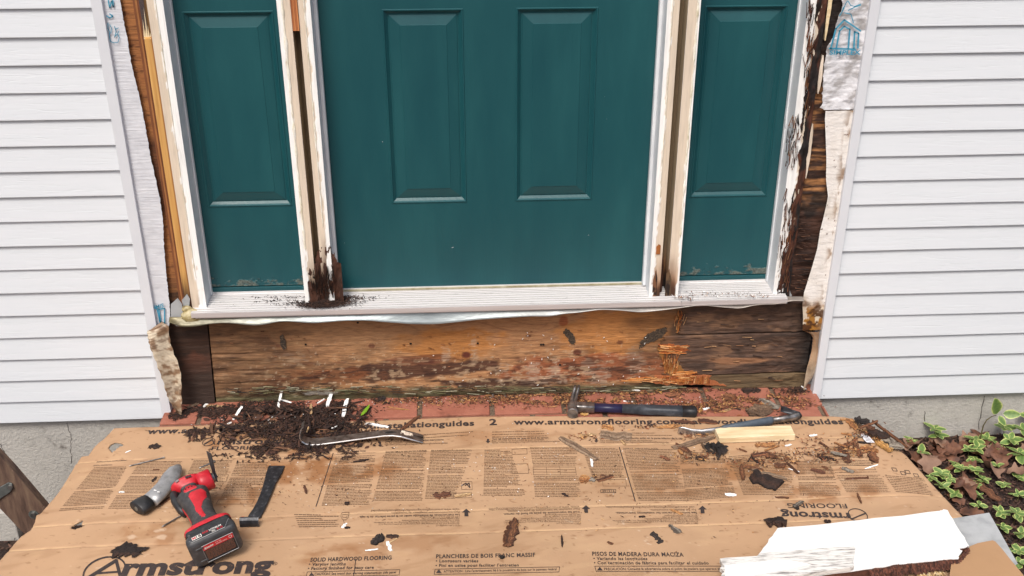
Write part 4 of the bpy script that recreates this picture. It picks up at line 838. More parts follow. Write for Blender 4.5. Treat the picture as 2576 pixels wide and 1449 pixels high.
# logos
def tfc(p): q = Zp(p); q[2] = float(cz(q[0], q[1]))+OFF; return q
def ell(cx, cy, rx, ry, rot=0, n=36, a0=0, a1=2*math.pi):
    return [(cx+rx*math.cos(t)*math.cos(rot)-ry*math.sin(t)*math.sin(rot), cy+rx*math.cos(t)*math.sin(rot)+ry*math.sin(t)*math.cos(rot)) for t in np.linspace(a0, a1, n)]
# big logo, near left: A with the ring, then the word
ct('rmstrong', (302, 1446.5), (682, 1440.5), 40, bold=.045, name='printed_logo_word'); ct('®', (683, 1423), (697, 1422.5), 8, bold=.0)
strokes('printed_logo_ring', [ell(262, 1437, 55, 34, -.35)], 4.2, tfc, M['print'], card)
strokes('printed_logo_letter', [[(222, 1452), (292, 1409), (302, 1447)]], 8.5, tfc, M['print'], card); strokes('printed_logo_letter', [[(245, 1441), (300, 1437)]], 5, tfc, M['print'], card)
ct('rmstrong', (2134, 1291), (1963.5, 1286.5), 17, bold=.03, name='printed_logo_word'); ct('FLOORING', (2128, 1267.6), (1979, 1266.2), 11, bold=.012, name='printed_logo_word')
strokes('printed_logo_ring', [ell(2158, 1296, 25, 15, .3)], 2.2, tfc, M['print'], card); strokes('printed_logo_letter', [[(2178, 1291), (2142, 1305), (2134, 1291)]], 4, tfc, M['print'], card)
ct('rmstrong', (546, 1119), (700, 1116), 13, bold=.025, name='printed_logo_word'); ct('FLOORING', (531, 1134), (665, 1130), 9, bold=.015, name='printed_logo_word')
strokes('printed_logo_ring', [ell(525, 1113, 16, 9, -.3)], 1.8, tfc, M['print'], card); strokes('printed_logo_letter', [[(514, 1119), (534, 1107), (540, 1119)]], 3, tfc, M['print'], card)
# rectangles, tables, arrows, rules
def rect(pts, w=1.2, fine=False): strokes('printed_frame', [list(pts)+[pts[0]]], w, tfc, M['printfine' if fine else 'print'], card)
rect([(773, 1439.5), (1006, 1433.5), (1004, 1447), (770, 1452)]); rect([(1094.5, 1432.9), (1408, 1427), (1406, 1440), (1092, 1446)]); rect([(1496, 1425), (1850, 1425), (1860, 1438), (1500, 1438)])
rect([(1511, 1233), (1549, 1233), (1549, 1240.8), (1511, 1240.8)], 1); rect([(1515, 1207), (1574, 1207), (1576, 1224), (1517, 1224)], .8, True)
for q in ([(1288, 1132), (1325, 1130), (1326, 1144), (1288, 1145)], [(1288, 1169), (1328, 1168), (1330, 1192), (1288, 1193)], [(1161, 1212), (1187, 1212), (1188, 1233), (1161, 1232)], [(1141, 1242), (1186, 1240), (1187, 1253), (1140, 1254)], [(551, 1195), (575, 1195), (568, 1213), (540, 1213)], [(523, 1216), (562, 1216), (554, 1228), (515, 1228)], [(555, 1237), (637, 1250), (637, 1251), (555, 1251)] and [(551, 1256), (640, 1256), (634, 1268), (543, 1268)], [(2003, 1127), (2048, 1126), (2055, 1137), (2010, 1138)], [(2018, 1143), (2052, 1143), (2060, 1158), (2024, 1158)], [(2046, 1183), (2088, 1182), (2100, 1202), (2055, 1202)], [(2088, 1172), (2195, 1171), (2203, 1182), (2092, 1183)]):
    rect(q, .9, True)
for i in range(2): strokes('printed_frame', [[(1162+i*8, 1222), (1172+i*8, 1216), (1182, 1228)]], 2.5, tfc, M['print'], card)
rect([(1341, 1176), (1447, 1176), (1450, 1196), (1342, 1196)], .9, True); strokes('printed_frame', [[(1374, 1176), (1376, 1196)], [(1408, 1176), (1410, 1196)], [(1341, 1182.5), (1448, 1182.5)], [(1342, 1189), (1449, 1189)]], .8, tfc, M['printfine'], card)
strokes('printed_rule', [[(838, 1140), (795, 1274)]], 2, tfc, M['print'], card); strokes('printed_rule', [[(1558, 1127), (1598, 1262)]], 2.4, tfc, M['print'], card)
for px, py in ((2249.7, 1180.6), (2271.7, 1189), (2283, 1184.8), (2305, 1192)): rect([(px-7, py-4), (px+4, py-3.6), (px+8, py+4), (px-3, py+4)], 1.3)
def arrow(cx, cy, s, up=True):
    k = -1 if up else 1; pts = [(-1, .0), (0, 1), (1, 0), (.42, 0), (.5, -1), (-.42, -1), (-.42, 0)]
    q = [tfc((cx+x*s*.55, cy+k*y*s*.48)) for x, y in pts]
    mesh('printed_arrow', q, [(0, 1, 2), (3, 4, 5, 6)], M['print'], card)
arrow(1173, 1290, 20); arrow(1474, 1281.5, 20); arrow(1767, 1282.5, 20); arrow(956, 1119.8, 11, False); arrow(1227.5, 1111, 11, False); arrow(1500, 1110, 11, False)
for cx, cy in ((784, 1445), (1104, 1438), (1509, 1431)):
    mesh('printed_warning_triangle', [tfc((cx-7, cy+4.5)), tfc((cx+7, cy+4.5)), tfc((cx, cy-4.5))], [(0, 1, 2)], M['print'], card)
# fine print too small to read: rows of word-long dashes
fv = []; ff = []
def block(tl, tr, bl, br, seed, step_=3.6, gaps=(), h=.33):
    r = random.Random(seed); n = int((bl[1]-tl[1])/step_); A, B, C, D = [np.array(q, float) for q in (tl, tr, bl, br)]
    for i in range(n):
        t = i/max(1, n-1)
        if any(abs(t-g) < .016 for g in gaps) or r.random() < .03: continue
        l = A*(1-t)+C*t; rr = B*(1-t)+D*t; x = 0; end = r.choice([1, 1, 1, .97, .92, .6 if r.random() < .3 else .99])
        while x < end:
            w = r.uniform(.03, .11)*100/max(60, (rr-l)[0]); a = l+(rr-l)*x; b_ = l+(rr-l)*min(end, x+w); k = len(fv); hh = np.array([0, step_*h])
            fv.extend([tfc(a), tfc(b_), tfc(b_-hh), tfc(a-hh)]); ff.append((k, k+1, k+2, k+3)); x += w+.012*100/max(60, (rr-l)[0])
for i, q in enumerate((((236, 1176), (320, 1176), (148, 1282), (262, 1279), (.55,)), ((352, 1163), (458, 1163), (272, 1279), (408, 1279), (.3, .7)), ((488, 1160), (585, 1160), (432, 1279), (536, 1272), (.5,)), ((596, 1165), (674, 1165), (556, 1251), (680, 1251), (.4,)),
        ((846, 1143), (945, 1139), (809, 1272), (931, 1270), (.2, .6)), ((970, 1137), (1074, 1134), (938, 1260), (1061, 1260), (.35, .8)), ((1084, 1134), (1189, 1132), (1069, 1255), (1144, 1255), (.5,)), ((1219, 1135), (1284, 1134), (1216, 1247), (1322, 1248), (.25,)),
        ((1333, 1127), (1453, 1127), (1341, 1172), (1450, 1172), ()), ((1342, 1201), (1455, 1201), (1346, 1250), (1462, 1250), ()), ((1464, 1130), (1556, 1130), (1490, 1202), (1574, 1202), (.5,)), ((1570, 1137), (1700, 1131), (1606, 1260), (1730, 1260), (.4,)),
        ((1708, 1139), (1818, 1139), (1728, 1260), (1853, 1250), (.3, .75)), ((1833, 1149), (1985, 1140), (1870, 1245), (2000, 1245), (.5,)), ((2003, 1162), (2090, 1162), (2012, 1246), (2116, 1246), (.4,)), ((2064, 1124), (2180, 1130), (2085, 1168), (2200, 1172), ()),
        ((2100, 1190), (2210, 1188), (2129, 1238), (2240, 1238), ()), ((2227, 1198), (2326, 1201), (2253, 1237), (2349, 1241), ()), ((1238, 1089), (1370, 1086), (1238, 1102), (1375, 1098), ()), ((1509, 1091), (1660, 1091), (1509, 1102), (1720, 1102), ()), ((970, 1100), (1190, 1088), (970, 1108), (1180, 1096), ()))):
    block(*q[:4], seed=i, gaps=q[4])
for (x, y) in ((858, 1296), ):
    for i in range(7): block((x-118+i*2, y+i*5.2), (x-6, y+i*5), (x-118, y+i*5.2+6), (x-6, y+i*5+6), 50+i, step_=6, h=.25)
tag(mesh('fine_print', fv, ff, M['printfine'], card), kind='stuff')
strokes('printed_trowel', [[(858, 1294), (861, 1290), (878, 1290), (876, 1304), (869, 1310), (862, 1309), (858, 1302), (858, 1294)], [(864, 1310), (866, 1318), (872, 1322)], [(862, 1294), (874, 1294), (872, 1303), (862, 1303), (862, 1294)]], 1.1, tfc, M['printfine'], card)
# cut slot across the near edge of the carton
strokes('carton_slot', [[(895, 1406), (893, 1425), (889, 1452)]], 1.8, tfc, M['print'], card)

# overlapping carton flap at lower right
fp = [(2380, 1500), (2395, 1408), (2418, 1396), (2440, 1374), (2460, 1366), (2497, 1359), (2504, 1362), (2513, 1372), (2522, 1382), (2540, 1405), (2580, 1453), (2640, 1530)]
pts = [PZ(a, b, .062) for a, b in fp]
fo = slab('carton_flap', pts, (0, 0, 1), -.004, 0, M['cardboard'])
a_ = fo.data.color_attributes.new('Col', 'FLOAT_COLOR', 'POINT'); a_.data.foreach_set('color', np.tile([*lin('#a58260'), 1], len(fo.data.vertices)))
tag(fo, 'plain brown cardboard flap lying over the grey sheet at the lower right corner', 'cardboard')
# ================================================================== GREY SHEET, WHITE BOARDS
sp = [PZ(a, b, z) for a, b, z in ((2335, 1312, .044), (2400.6, 1303, .046), (2488.6, 1289, .046), (2561, 1417.7, .046), (2540, 1424, .046), (2420, 1400, .046))]
tag(slab('grey_sheet', sp, (0, 0, 1), -.003, 0, M['slate'], bev=.0008), 'flat grey sheet sticking out right of the white board', 'sheet')
wb = empty('painted_board', tuple(PZ(2200, 1370, .045)), 'wide white painted board with rotten brown edge at lower right', 'board')
TZ = .074
outl = [(1957, 1328), (2050, 1321), (2160, 1309), (2270, 1297), (2362, 1284), (2373, 1281.5), (2383, 1283), (2404, 1318), (2425, 1352), (2438, 1373), (2430, 1377), (2414, 1380), (2422, 1388), (2412, 1398), (2413, 1406), (2392, 1405), (2365, 1409), (2330, 1413), (2290, 1417), (2250, 1420), (2213, 1427), (2180, 1432), (2060, 1448), (1980, 1460), (1880, 1475), (1905, 1400), (1912, 1390), (1925, 1372), (1942, 1348)]
tp = jag([PZ(a, b, TZ) for a, b in outl], 3, .0, 1); rr = np.random.default_rng(4)
tp = [p+V(*(rr.normal(0, .0009, 2)), 0) for p in tp]
slab('board_paint', tp, (0, 0, 1), -.0018, 0, M['boardwhite'], wb)
inner = [p for p in tp]; cen = np.mean(inner, 0)
sh_ = [p+(cen-p)*.012+V(rr.normal(0, .0012), rr.normal(0, .0012), 0) for p in inner]
o = slab('board_core', sh_, (0, 0, 1), -.024, -.0021, M['chip'], wb); a_ = o.data.color_attributes.new('Col', 'FLOAT_COLOR', 'POINT')
a_.data.foreach_set('color', np.array([[*(lin('#5a3526')*rr.uniform(.6, 1.4)), 1] for _ in o.data.vertices]).ravel())
# crumbling brown wood along the lower edge
def rough_strip(name, P0, P1, h, w, z, cols, seed, parent, n=40):
    r = np.random.default_rng(seed); A, B = PZ(*P0, z), PZ(*P1, z); d = (B-A)/np.linalg.norm(B-A); s = V(d[1], -d[0], 0); v = []; c_ = []
    for i in range(n):
        t = i/(n-1); p = A+(B-A)*t; k = 1
        for j in range(6):
            q = j/5; v.append(p+s*(w*q*(.7+.6*r.random())*k)+V(0, 0, -h*q**1.5+r.normal(0, .0018))); c_.append(lin(cols[r.integers(len(cols))])*r.uniform(.6, 1.3))
    f = [(i*6+j, i*6+j+1, (i+1)*6+j+1, (i+1)*6+j) for i in range(n-1) for j in range(5)]
    return mesh(name, v, f, M['chip'], parent, col=c_)
BR = ['#4a2a20', '#6b4030', '#3a221a', '#5c382a']
rough_strip('rotten_edge', (2185, 1429), (2412, 1403), .022, .014, TZ-.002, BR, 1, wb, 90); rough_strip('rotten_edge', (2412, 1404), (2436, 1376), .02, .010, TZ-.002, BR, 2, wb, 24)
v1 = [PZ(a, b, .052) for a, b in ((2215, 1436), (2300, 1428), (2400, 1412), (2412, 1440), (2350, 1470), (2200, 1475))]
# second thinner peeled board lying on the first
b2 = empty('peeled_board', tuple(PZ(1950, 1430, .08)), 'narrow peeling white board with grey weathered patch, lying on the wide board', 'board')
o2 = [(1810, 1405), (1822, 1403), (1905, 1398), (1911, 1391), (1990, 1385), (2080, 1378), (2149, 1373), (2153, 1378), (2149, 1395), (2146, 1412), (2148, 1422), (2140, 1426), (2060, 1437), (1980, 1448), (1890, 1462), (1826, 1472), (1815, 1445), (1822, 1437), (1812, 1428), (1820, 1420), (1812, 1412)]
q2 = [PZ(a, b, .088)+V(rr.normal(0, .001), rr.normal(0, .001), 0) for a, b in o2]
slab('peeled_face', q2, (0, 0, 1), -.012, 0, M['peel'], b2, bev=.0006)
o3 = [(1822, 1422), (1960, 1408), (2000, 1412), (2040, 1420), (1990, 1432), (1930, 1442), (1860, 1456), (1826, 1462)]
slab('paint_skin', [PZ(a, b, .0892) for a, b in o3], (0, 0, 1), -.0004, .0008, M['boardwhite'], b2)
rough_strip('torn_foam', (2300, 1432), (2368, 1424), .010, .022, .05, ['#b59a6c', '#d8c8a0', '#8a6a48'], 5, wb, 22)

# ================================================================== LADDER LEG (left)
lg = empty('ladder_leg', (-1.5, -.32, -.40), 'weathered brown wooden ladder leg with metal bracket leaning at the far left', 'ladder leg')
YL = -.30
q = [PY(a, b, YL) for a, b in ((-70, 1075), (0, 1149), (31, 1182), (110, 1274.5), (132, 1300), (95, 1372), (57, 1341), (0, 1281), (-70, 1207))]
slab('wood_rail', q, (0, 1, 0), 0, .028, M['ladder'], lg, bev=.002)
q = [PY(a, b, YL-.003) for a, b in ((-60, 1262), (-6, 1228), (22, 1213), (31, 1216), (34, 1227), (26, 1237), (0, 1254), (-50, 1290))]
slab('metal_bracket', q, (0, 1, 0), -.003, .002, M['galv'], lg, bev=.0008)
def disc(name, c, ax, r0, h, m, parent, n=14, r1=None):
    ax = np.array(ax, float); ax /= np.linalg.norm(ax); v, f = tube([np.array(c), np.array(c)+ax*h], [r0, r1 or r0], n); return mesh(name, v, f, m, parent, smooth=False)
disc('rivet', PY(26, 1225, YL-.006), (0, -1, 0), .007, .004, M['steel'], lg)
disc('washer', PY(85, 1294, YL), (0, -1, 0), .014, .002, M['galv'], lg, 18); disc('bolt_head', PY(85, 1294, YL-.002), (0, -1, 0), .008, .006, M['steel'], lg, 6)
tag(box('footing_stone', -3.0, PY(45, 1300, -.02)[0], -.045, .018, -.50, PY(20, 1290, -.045)[2], M['concrete'], bev=.004), 'pale concrete footing edge behind the ladder leg', 'footing')

# ================================================================== TOOLS
def frameM(ex, ey, ez, o): return lambda p: np.array(o)+np.array(ex)*p[0]+np.array(ey)*p[1]+np.array(ez)*p[2]
def unit(v): v = np.array(v, float); return v/np.linalg.norm(v)
def seloft(name, secs, tf, m, parent, n=24, ex=2.6, smooth=True):
    """secs: (s, cy, cz, ry, rz[, exponent]) loft along local x of superellipse sections"""
    v = []; f = []
    for q in secs:
        s, cy, cz_, ry, rz = q[:5]; e = q[5] if len(q) > 5 else ex
        for k in range(n):
            t = 2*math.pi*k/n; c_, s_ = math.cos(t), math.sin(t)
            v.append(tf((s, cy+ry*math.copysign(abs(c_)**(2/e), c_), cz_+rz*math.copysign(abs(s_)**(2/e), s_))))
    for i in range(len(secs)-1):
        for k in range(n): f.append((i*n+k, i*n+(k+1) % n, (i+1)*n+(k+1) % n, (i+1)*n+k))
    f += [list(range(n-1, -1, -1)), list(range((len(secs)-1)*n, len(secs)*n))]
    o = mesh(name, v, f, m, parent, smooth=smooth)
    b = bmesh.new(); b.from_mesh(o.data); bmesh.ops.recalc_face_normals(b, faces=b.faces[:]); b.to_mesh(o.data); b.free()
    return o
# --- claw hammer
hz = BZ+.019
h0, h1 = PZ(1456, 1024, hz), PZ(1752, 1034.5, hz); ex = unit(h1-h0); ez = V(0, 0, 1); ey = np.cross(ez, ex); LH = np.linalg.norm(h1-h0)
ham = empty('claw_hammer', (h0[0], h0[1], BZ), 'claw hammer with steel head and navy and grey handle lying on the bricks', 'hammer')
tf = frameM(ex, ey, ez, h0)
seloft('steel_neck', [(-.03, 0, 0, .012, .012), (-.012, 0, 0, .014, .013), (.0, 0, 0, .0145, .013), (.046, 0, 0, .0145, .0128), (.047, 0, 0, .0135, .012)], tf, M['steel'], ham, ex=4)
seloft('navy_handle', [(.0465, 0, 0, .0130, .0118), (.09, 0, 0, .0128, .0115), (.13, 0, 0, .0135, .012)], tf, M['purple'], ham, ex=3.2)
seloft('rubber_grip', [(.13, 0, 0, .0138, .0122), (.18, 0, -.001, .0145, .013), (.1801, 0, -.001, .0155, .0136), (.24, 0, -.001, .0158, .014), (.29, 0, -.0015, .0165, .0145), (.31, 0, -.002, .0172, .0155)], tf, M['gripgrey'], ham, ex=3.2)
seloft('end_cap', [(.31, 0, -.002, .0176, .0158), (LH-.006, 0, -.002, .018, .0162), (LH, 0, -.002, .014, .013), (LH+.003, 0, -.002, .007, .006)], tf, M['black'], ham, ex=3)
hc = tf((-.018, 0, 0)); fd = unit(-ey*1.0+ez*.10)      # face looks toward the viewer
hs = [(-.010, .013), (-.004, .0175), (.012, .0165), (.022, .0128), (.028, .0125), (.032, .0162), (.043, .0168), (.0452, .0152)]
v, f = tube([hc+fd*s for s, _ in hs], [r for _, r in hs], 24); mesh('hammer_head', v, f, M['steel'], ham, smooth=False)
cv = []; cf = []      # claw: two curved prongs going away and upward
for sgn in (-1, 1):
    pth = []; 
    for t in np.linspace(0, 1, 9):
        pth.append(hc-fd*(.0+.072*t)+ez*(.000+.040*t**2.0)+ex*(sgn*(.0050+.0006*t)+.012*t*t))
    rad = [(.0068*(1-.35*t), .0120*(1-.78*t)) for t in np.linspace(0, 1, 9)]; v, f = tube(pth, rad, 10); o = len(cv); cv += v; cf += [tuple(i+o for i in q) for q in f]
mesh('claw', cv, cf, M['steel'], ham, smooth=True)
# --- flat pry bar with hooked end
za = CZ+.003
a0, a1 = PZ(1064, 1105, za), PZ(775, 1113, za+.004); ex = unit(a1-a0); ex[2] = 0; ex = unit(ex); ez = V(0, 0, 1); ey = np.cross(ez, ex)
L_ = np.linalg.norm(a1-a0)
prof = [(0, .0005, .021), (.03, .010, .0205), (.062, .021, .018), (.085, .0245, .0165), (.11, .024, .0155), (.18, .016, .0155), (.25, .008, .016), (L_-.035, .0035, .0165), (L_-.012, .003, .017), (L_+.006, .008, .0175), (L_+.017, .018, .018), (L_+.021, .031, .018), (L_+.019, .046, .0175), (L_+.014, .060, .016), (L_+.006, .070, .014)]
pb_ = empty('pry_bar', tuple(a0*.5+a1*.5), 'hooked flat steel pry bar lying in the dark wood debris', 'pry bar')
v = []; th = .0042; n = len(prof)
pts2 = [np.array(p[:2]) for p in prof]
for i, (s, h, w) in enumerate(prof):
    t = pts2[min(i+1, n-1)]-pts2[max(i-1, 0)]; t /= np.linalg.norm(t); nn = np.array([-t[1], t[0]]); tk = th*(.35 if i in (0, n-1) else 1)
    for (dn, dw) in ((-.5, -1), (.0, -1.02), (.5, -.93), (.5, .93), (.0, 1.02), (-.5, 1)):
        q_ = pts2[i]+nn*tk*(dn+.5); v.append(a0+ex*q_[0]+ez*q_[1]+ey*w*dw)
f = [(i*6+k, i*6+(k+1) % 6, (i+1)*6+(k+1) % 6, (i+1)*6+k) for i in range(n-1) for k in range(6)]+[tuple(range(5, -1, -1)), tuple(range((n-1)*6, n*6))]
mi = [(1 if k in (3, 4) or k in (0, 1) else 0) for i in range(n-1) for k in range(6)]+[0, 0]
o = mesh('steel_bar', v, f, None, pb_, mats=[M['steel'], M['steelbright']], mi=mi)
b = bmesh.new(); b.from_mesh(o.data); bmesh.ops.recalc_face_normals(b, faces=b.faces[:]); b.to_mesh(o.data); b.free()
def onbar(s, h, w, dz=.0045): return a0+ex*s+ez*(h+dz)+ey*w
slab('claw_notch', [onbar(-.0005, .0025, -.002), onbar(.026, .0098, .0), onbar(-.0005, .0025, .002)], (0, 0, 1), -.001, .0006, M['dark'], pb_)
slab('nail_slot', [onbar(.075, .0235, .0), onbar(.088, .0245, -.004), (onbar(.10, .0245, -.003)), onbar(.108, .0243, 0), onbar(.10, .0245, .003), onbar(.088, .0245, .004)], (0, 0, 1), -.001, .0006, M['dark'], pb_)
slab('paint_smear', [p for p in jag([onbar(.03, .0105, -.010), onbar(.06, .0205, -.012), onbar(.063, .0212, .004), (onbar(.045, .0155, .006)), onbar(.028, .0098, .001)], 4, .001, 9)], (0, 0, 1), -.001, .0005, M['cream'], pb_)
# --- black scraper bar with rolled end
sb = empty('scraper_bar', tuple(PZ(650, 1300, CZ)), 'flat black scraper bar with flared tip and bent end right of the red tool', 'pry bar')
zS = CZ+.006
st_ = [((676, 1171), (716.5, 1171)), ((669, 1190), (709, 1190)), ((664, 1212), (695, 1212)), ((656, 1238), (683, 1240)), ((646, 1262), (672, 1266)), ((636, 1280), (664, 1284)), ((626, 1294), (656, 1299)), ((622, 1302), (652, 1303))]
v = []
for i, (p, q_) in enumerate(st_):
    z = CZ+.004+.010*math.sin(i/7*math.pi)*.5; A, B = PZ(*p, z), PZ(*q_, z); v += [A, B, A-V(0, 0, .003), B-V(0, 0, .003)]
f = []
for i in range(len(st_)-1): a = i*4; f += [(a, a+1, a+5, a+4), (a+2, a+6, a+7, a+3), (a, a+4, a+6, a+2), (a+1, a+3, a+7, a+5)]
f += [(0, 2, 3, 1), (len(v)-4, len(v)-3, len(v)-1, len(v)-2)]
o = mesh('flat_bar', v, f, M['blacksteel'], sb); bevel(o, .0007, 1)
A = PZ(604, 1314, CZ+.012); B = PZ(652, 1313, CZ+.012); d = unit(B-A); s = np.cross(V(0, 0, 1), d)
pr = [(-.004, -.013), (-.008, -.008), (-.0085, .002), (-.006, .010), (.0, .0145), (.004, .014), (.003, .011), (-.002, .010), (-.0045, .002), (-.004, -.008), (.0, -.011)]
v = [A+s*y+V(0, 0, z) for y, z in pr]+[B+s*y+V(0, 0, z) for y, z in pr]; n = len(pr); f = [(i, (i+1) % n, n+(i+1) % n, n+i) for i in range(n)]+[tuple(range(n)), tuple(range(2*n-1, n-1, -1))]
mesh('bent_end', v, f, M['blacksteel'], sb)
slab('red_paint_edge', [PZ(a, b, CZ+.0022) for a, b in ((603, 1302), (612, 1300), (640, 1312), (646, 1322), (641, 1324), (612, 1324), (606, 1318))], (0, 0, 1), -.001, .001, M['labelred'], sb)
# --- cat's paw with blue grey grip
cp_ = empty('nail_puller', tuple(PZ(1900, 1070, CZ)), "steel nail puller with blue grey rubber grip behind the pine block", 'nail puller')
Zc = lambda px, py, z: PZ(px, py, z)
zc = CZ+.013
pth = [Zc(1706, 1082, CZ+.012), Zc(1716, 1084, CZ+.010), Zc(1740, 1088.5, CZ+.006), Zc(1765, 1088, CZ+.007), Zc(1795, 1083, zc), Zc(1820, 1079, zc)]
v, f = tube(pth, [(.0015, .011), (.0025, .0145), (.0045, .0135), (.006, .011), (.0065, .010), (.0065, .0095)][::1], 14); mesh('claw_blade', v, f, M['steelbright'], cp_, smooth=True)
v, f = tube([Zc(1814, 1080.5, zc), Zc(1820, 1079, zc), Zc(1880, 1069, zc+.001), Zc(1938, 1058.5, zc+.002), Zc(1942, 1057.8, zc+.002)], [(.007, .009), (.0095, .0125), (.0108, .0135), (.011, .014), (.009, .012)], 16); mesh('rubber_grip', v, f, M['gripblue'], cp_, smooth=True)
v, f = tube([Zc(1940, 1058, zc+.002), Zc(1970, 1054, zc+.003), Zc(1996, 1049.5, zc+.004), Zc(2009, 1047, zc+.004)], [(.008, .010), (.008, .0105), (.0095, .012), (.0085, .0115)], 12); mesh('steel_shaft', v, f, M['steel'], cp_, smooth=True)
v, f = tube([Zc(2011, 1049, zc+.003), Zc(2008, 1044, zc+.005), Zc(1990, 1037, zc+.008), Zc(1976, 1031, zc+.012), Zc(1964, 1028, zc+.014)], [(.009, .0105), (.0105, .011), (.011, .006), (.014, .0035), (.013, .0012)], 12); mesh('hooked_head', v, f, M['blacksteel'], cp_, smooth=True)
# --- pine block
T_ = [PZ(1797.7, 1076, CZ+.021), PZ(1989, 1069.5, CZ+.021), PZ(2001, 1094, CZ+.021), PZ(1809, 1101, CZ+.021)]
slab('pine_block', T_, (0, 0, 1), -.0195, 0, M['pine'], bev=.001); tag(bpy.data.objects['pine_block'], 'short pale pine offcut lying in front of the nail puller', 'wood block')
# --- grey handled tool with black butt
gh = empty('hand_tool', tuple(PZ(400, 1240, CZ)), 'curved grey metal handle with a black butt cap beneath the red power tool', 'tool handle')
z0 = CZ+.019
hp = [(376, 1261), (397, 1242), (417, 1219), (432, 1196), (441, 1182), (450, 1172)]
pth = [PZ(a, b, z0+.004*i/5) for i, (a, b) in enumerate(hp)]
v, f = tube(pth, [(.0270, .0150), (.0260, .0145), (.0245, .014), (.0250, .014), (.0205, .012), (.009, .006)], 20); mesh('grey_grip', v, f, M['greyhandle'], gh, smooth=True)
pth = [PZ(a, b, z0) for a, b in ((343, 1279.5), (345, 1278.2), (358, 1270), (375, 1260.5))]
v, f = tube(pth, [(.0255, .0150), (.0285, .0170), (.0288, .0170), (.0262, .0156)], 20); mesh('butt_cap', v, f, M['black'], gh, smooth=True)
ca = unit(pth[0]-pth[1]); disc('end_rivet', pth[0]-ca*.001, ca, .006, .0022, M['galv'], gh, 12)
mesh('paint_fleck', *merge([tube([PZ(x, y, CZ+.0365), PZ(x+6, y+1, CZ+.0365)], [.002, .0012], 6) for x, y in ((388, 1233), (396, 1237))]), M['boardwhite'], gh)
# --- red cordless multi tool
mt = empty('cordless_multi_tool', tuple(PZ(540, 1400, CZ)), 'red and black cordless oscillating multi tool with large battery pack', 'power tool')
w_ = V(.89234109, .40762345, .19383111); u_ = V(-.14581012, -.14607905, .97846835); a__ = V(-.42716131, .90139006, .07091672)
o_ = V(-.69200151, -.71935318, .09876985)
BW, BH, BT = .123, .088, .056
drop = (o_-w_*BW/2-u_*BH/2)[2]-CZ-.001; o_ = o_-V(0, 0, max(0, drop)*1.0)
tf = lambda p: o_+a__*p[0]+w_*p[1]+u_*p[2]
def rbox(name, a0, a1, w0, w1, u0, u1, r, m, taper=0, seg=4):
    v, f = boxv(a0, a1, w0, w1, u0, u1); b = bmesh.new(); vs = [b.verts.new(Vector(p)) for p in v]; [b.faces.new([vs[i] for i in q]) for q in f]
    bmesh.ops.recalc_face_normals(b, faces=b.faces[:]); bmesh.ops.bevel(b, geom=b.edges[:], offset=r, segments=seg, affect='EDGES', profile=.5)
    vv = [tf(q.co) for q in b.verts]; b.verts.index_update(); ff_ = [tuple(q.index for q in p.verts) for p in b.faces]; b.free()
    return mesh(name, vv, ff_, m, mt, smooth=True)
rbox('battery_pack', 0, BT-.018, -BW/2, BW/2, -BH/2, BH/2, .014, M['battery'])
rbox('battery_shoulder', BT-.022, BT-.001, -BW/2+.006, BW/2-.006, -BH/2+.003, BH/2-.003, .008, M['black'])
for i, z in enumerate((-.022, .020)):
    rbox('battery_rib', -.002, .012, -BW/2+.014, -BW/2+.036, z-.004, z+.004, .0035, M['battery'], seg=2)
# red label on the battery face and M18 label on its top
lab = lambda a, w, u: tf((a, w, u))
mesh('label_plate', [lab(-.0006, -.030, -.030), lab(-.0006, .046, -.030), lab(-.0006, .046, .024), lab(-.0006, -.030, .024)], [(0, 1, 2, 3)], M['black'], mt)
mesh('label_border', [lab(-.0009, -.030, .009), lab(-.0009, .046, .009), lab(-.0009, .046, .024), lab(-.0009, -.030, .024)], [(0, 1, 2, 3)], M['labelred'], mt)
nb = -a__
print_on('label_brand', 'Milwaukee', lab(-.0012, -.027, .0115), lab(-.0012, -.004, .0145), .007, M['labelwhite'], mt, .0002, bold=.02, shear=.3, up=unit(u_), nrm=nb)
print_on('label_text', '5.0 Ah', lab(-.0012, .002, .0180), lab(-.0012, .016, .0180), .0028, M['labelwhite'], mt, .0002, up=unit(u_), nrm=nb)
print_on('label_text', 'BATTERY PACK', lab(-.0012, .002, .0125), lab(-.0012, .030, .0125), .0028, M['labelwhite'], mt, .0002, up=unit(u_), nrm=nb)
v = []; f = []
for t in np.linspace(0, 2*math.pi, 17)[:-1]: v += [lab(-.0012, .039+.0042*math.cos(t), .0165+.0042*math.sin(t)), lab(-.0012, .039+.0032*math.cos(t), .0165+.0032*math.sin(t))]
f = [(2*i, 2*i+1, (2*i+3) % 32, (2*i+2) % 32) for i in range(16)]; mesh('label_emblem', v, f, M['labelwhite'], mt)
v = []; f = []
for i in range(9):
    z = .005-.0035*i; x = -.027
    while x < .042:
        l = random.uniform(.004, .012); k = len(v); v += [lab(-.0011, x, z), lab(-.0011, min(.043, x+l), z), lab(-.0011, min(.043, x+l), z+.0012), lab(-.0011, x, z+.0012)]; f.append((k, k+1, k+2, k+3)); x += l+.0015
tag(mesh('label_fine_print', v, f, mat('ochre_ink', [lin('#8a5a44')], rough=.6), mt), kind='stuff')
for (p, q) in (((-.031, -.031), (.047, -.031)), ((.047, -.031), (.047, .025)), ((.047, .025), (-.031, .025)), ((-.031, .025), (-.031, -.031))):
    v, f = tube([lab(-.0006, *p), lab(-.0006, *q)], .0006, 4); mesh('label_edge', v, f, M['silver'], mt)
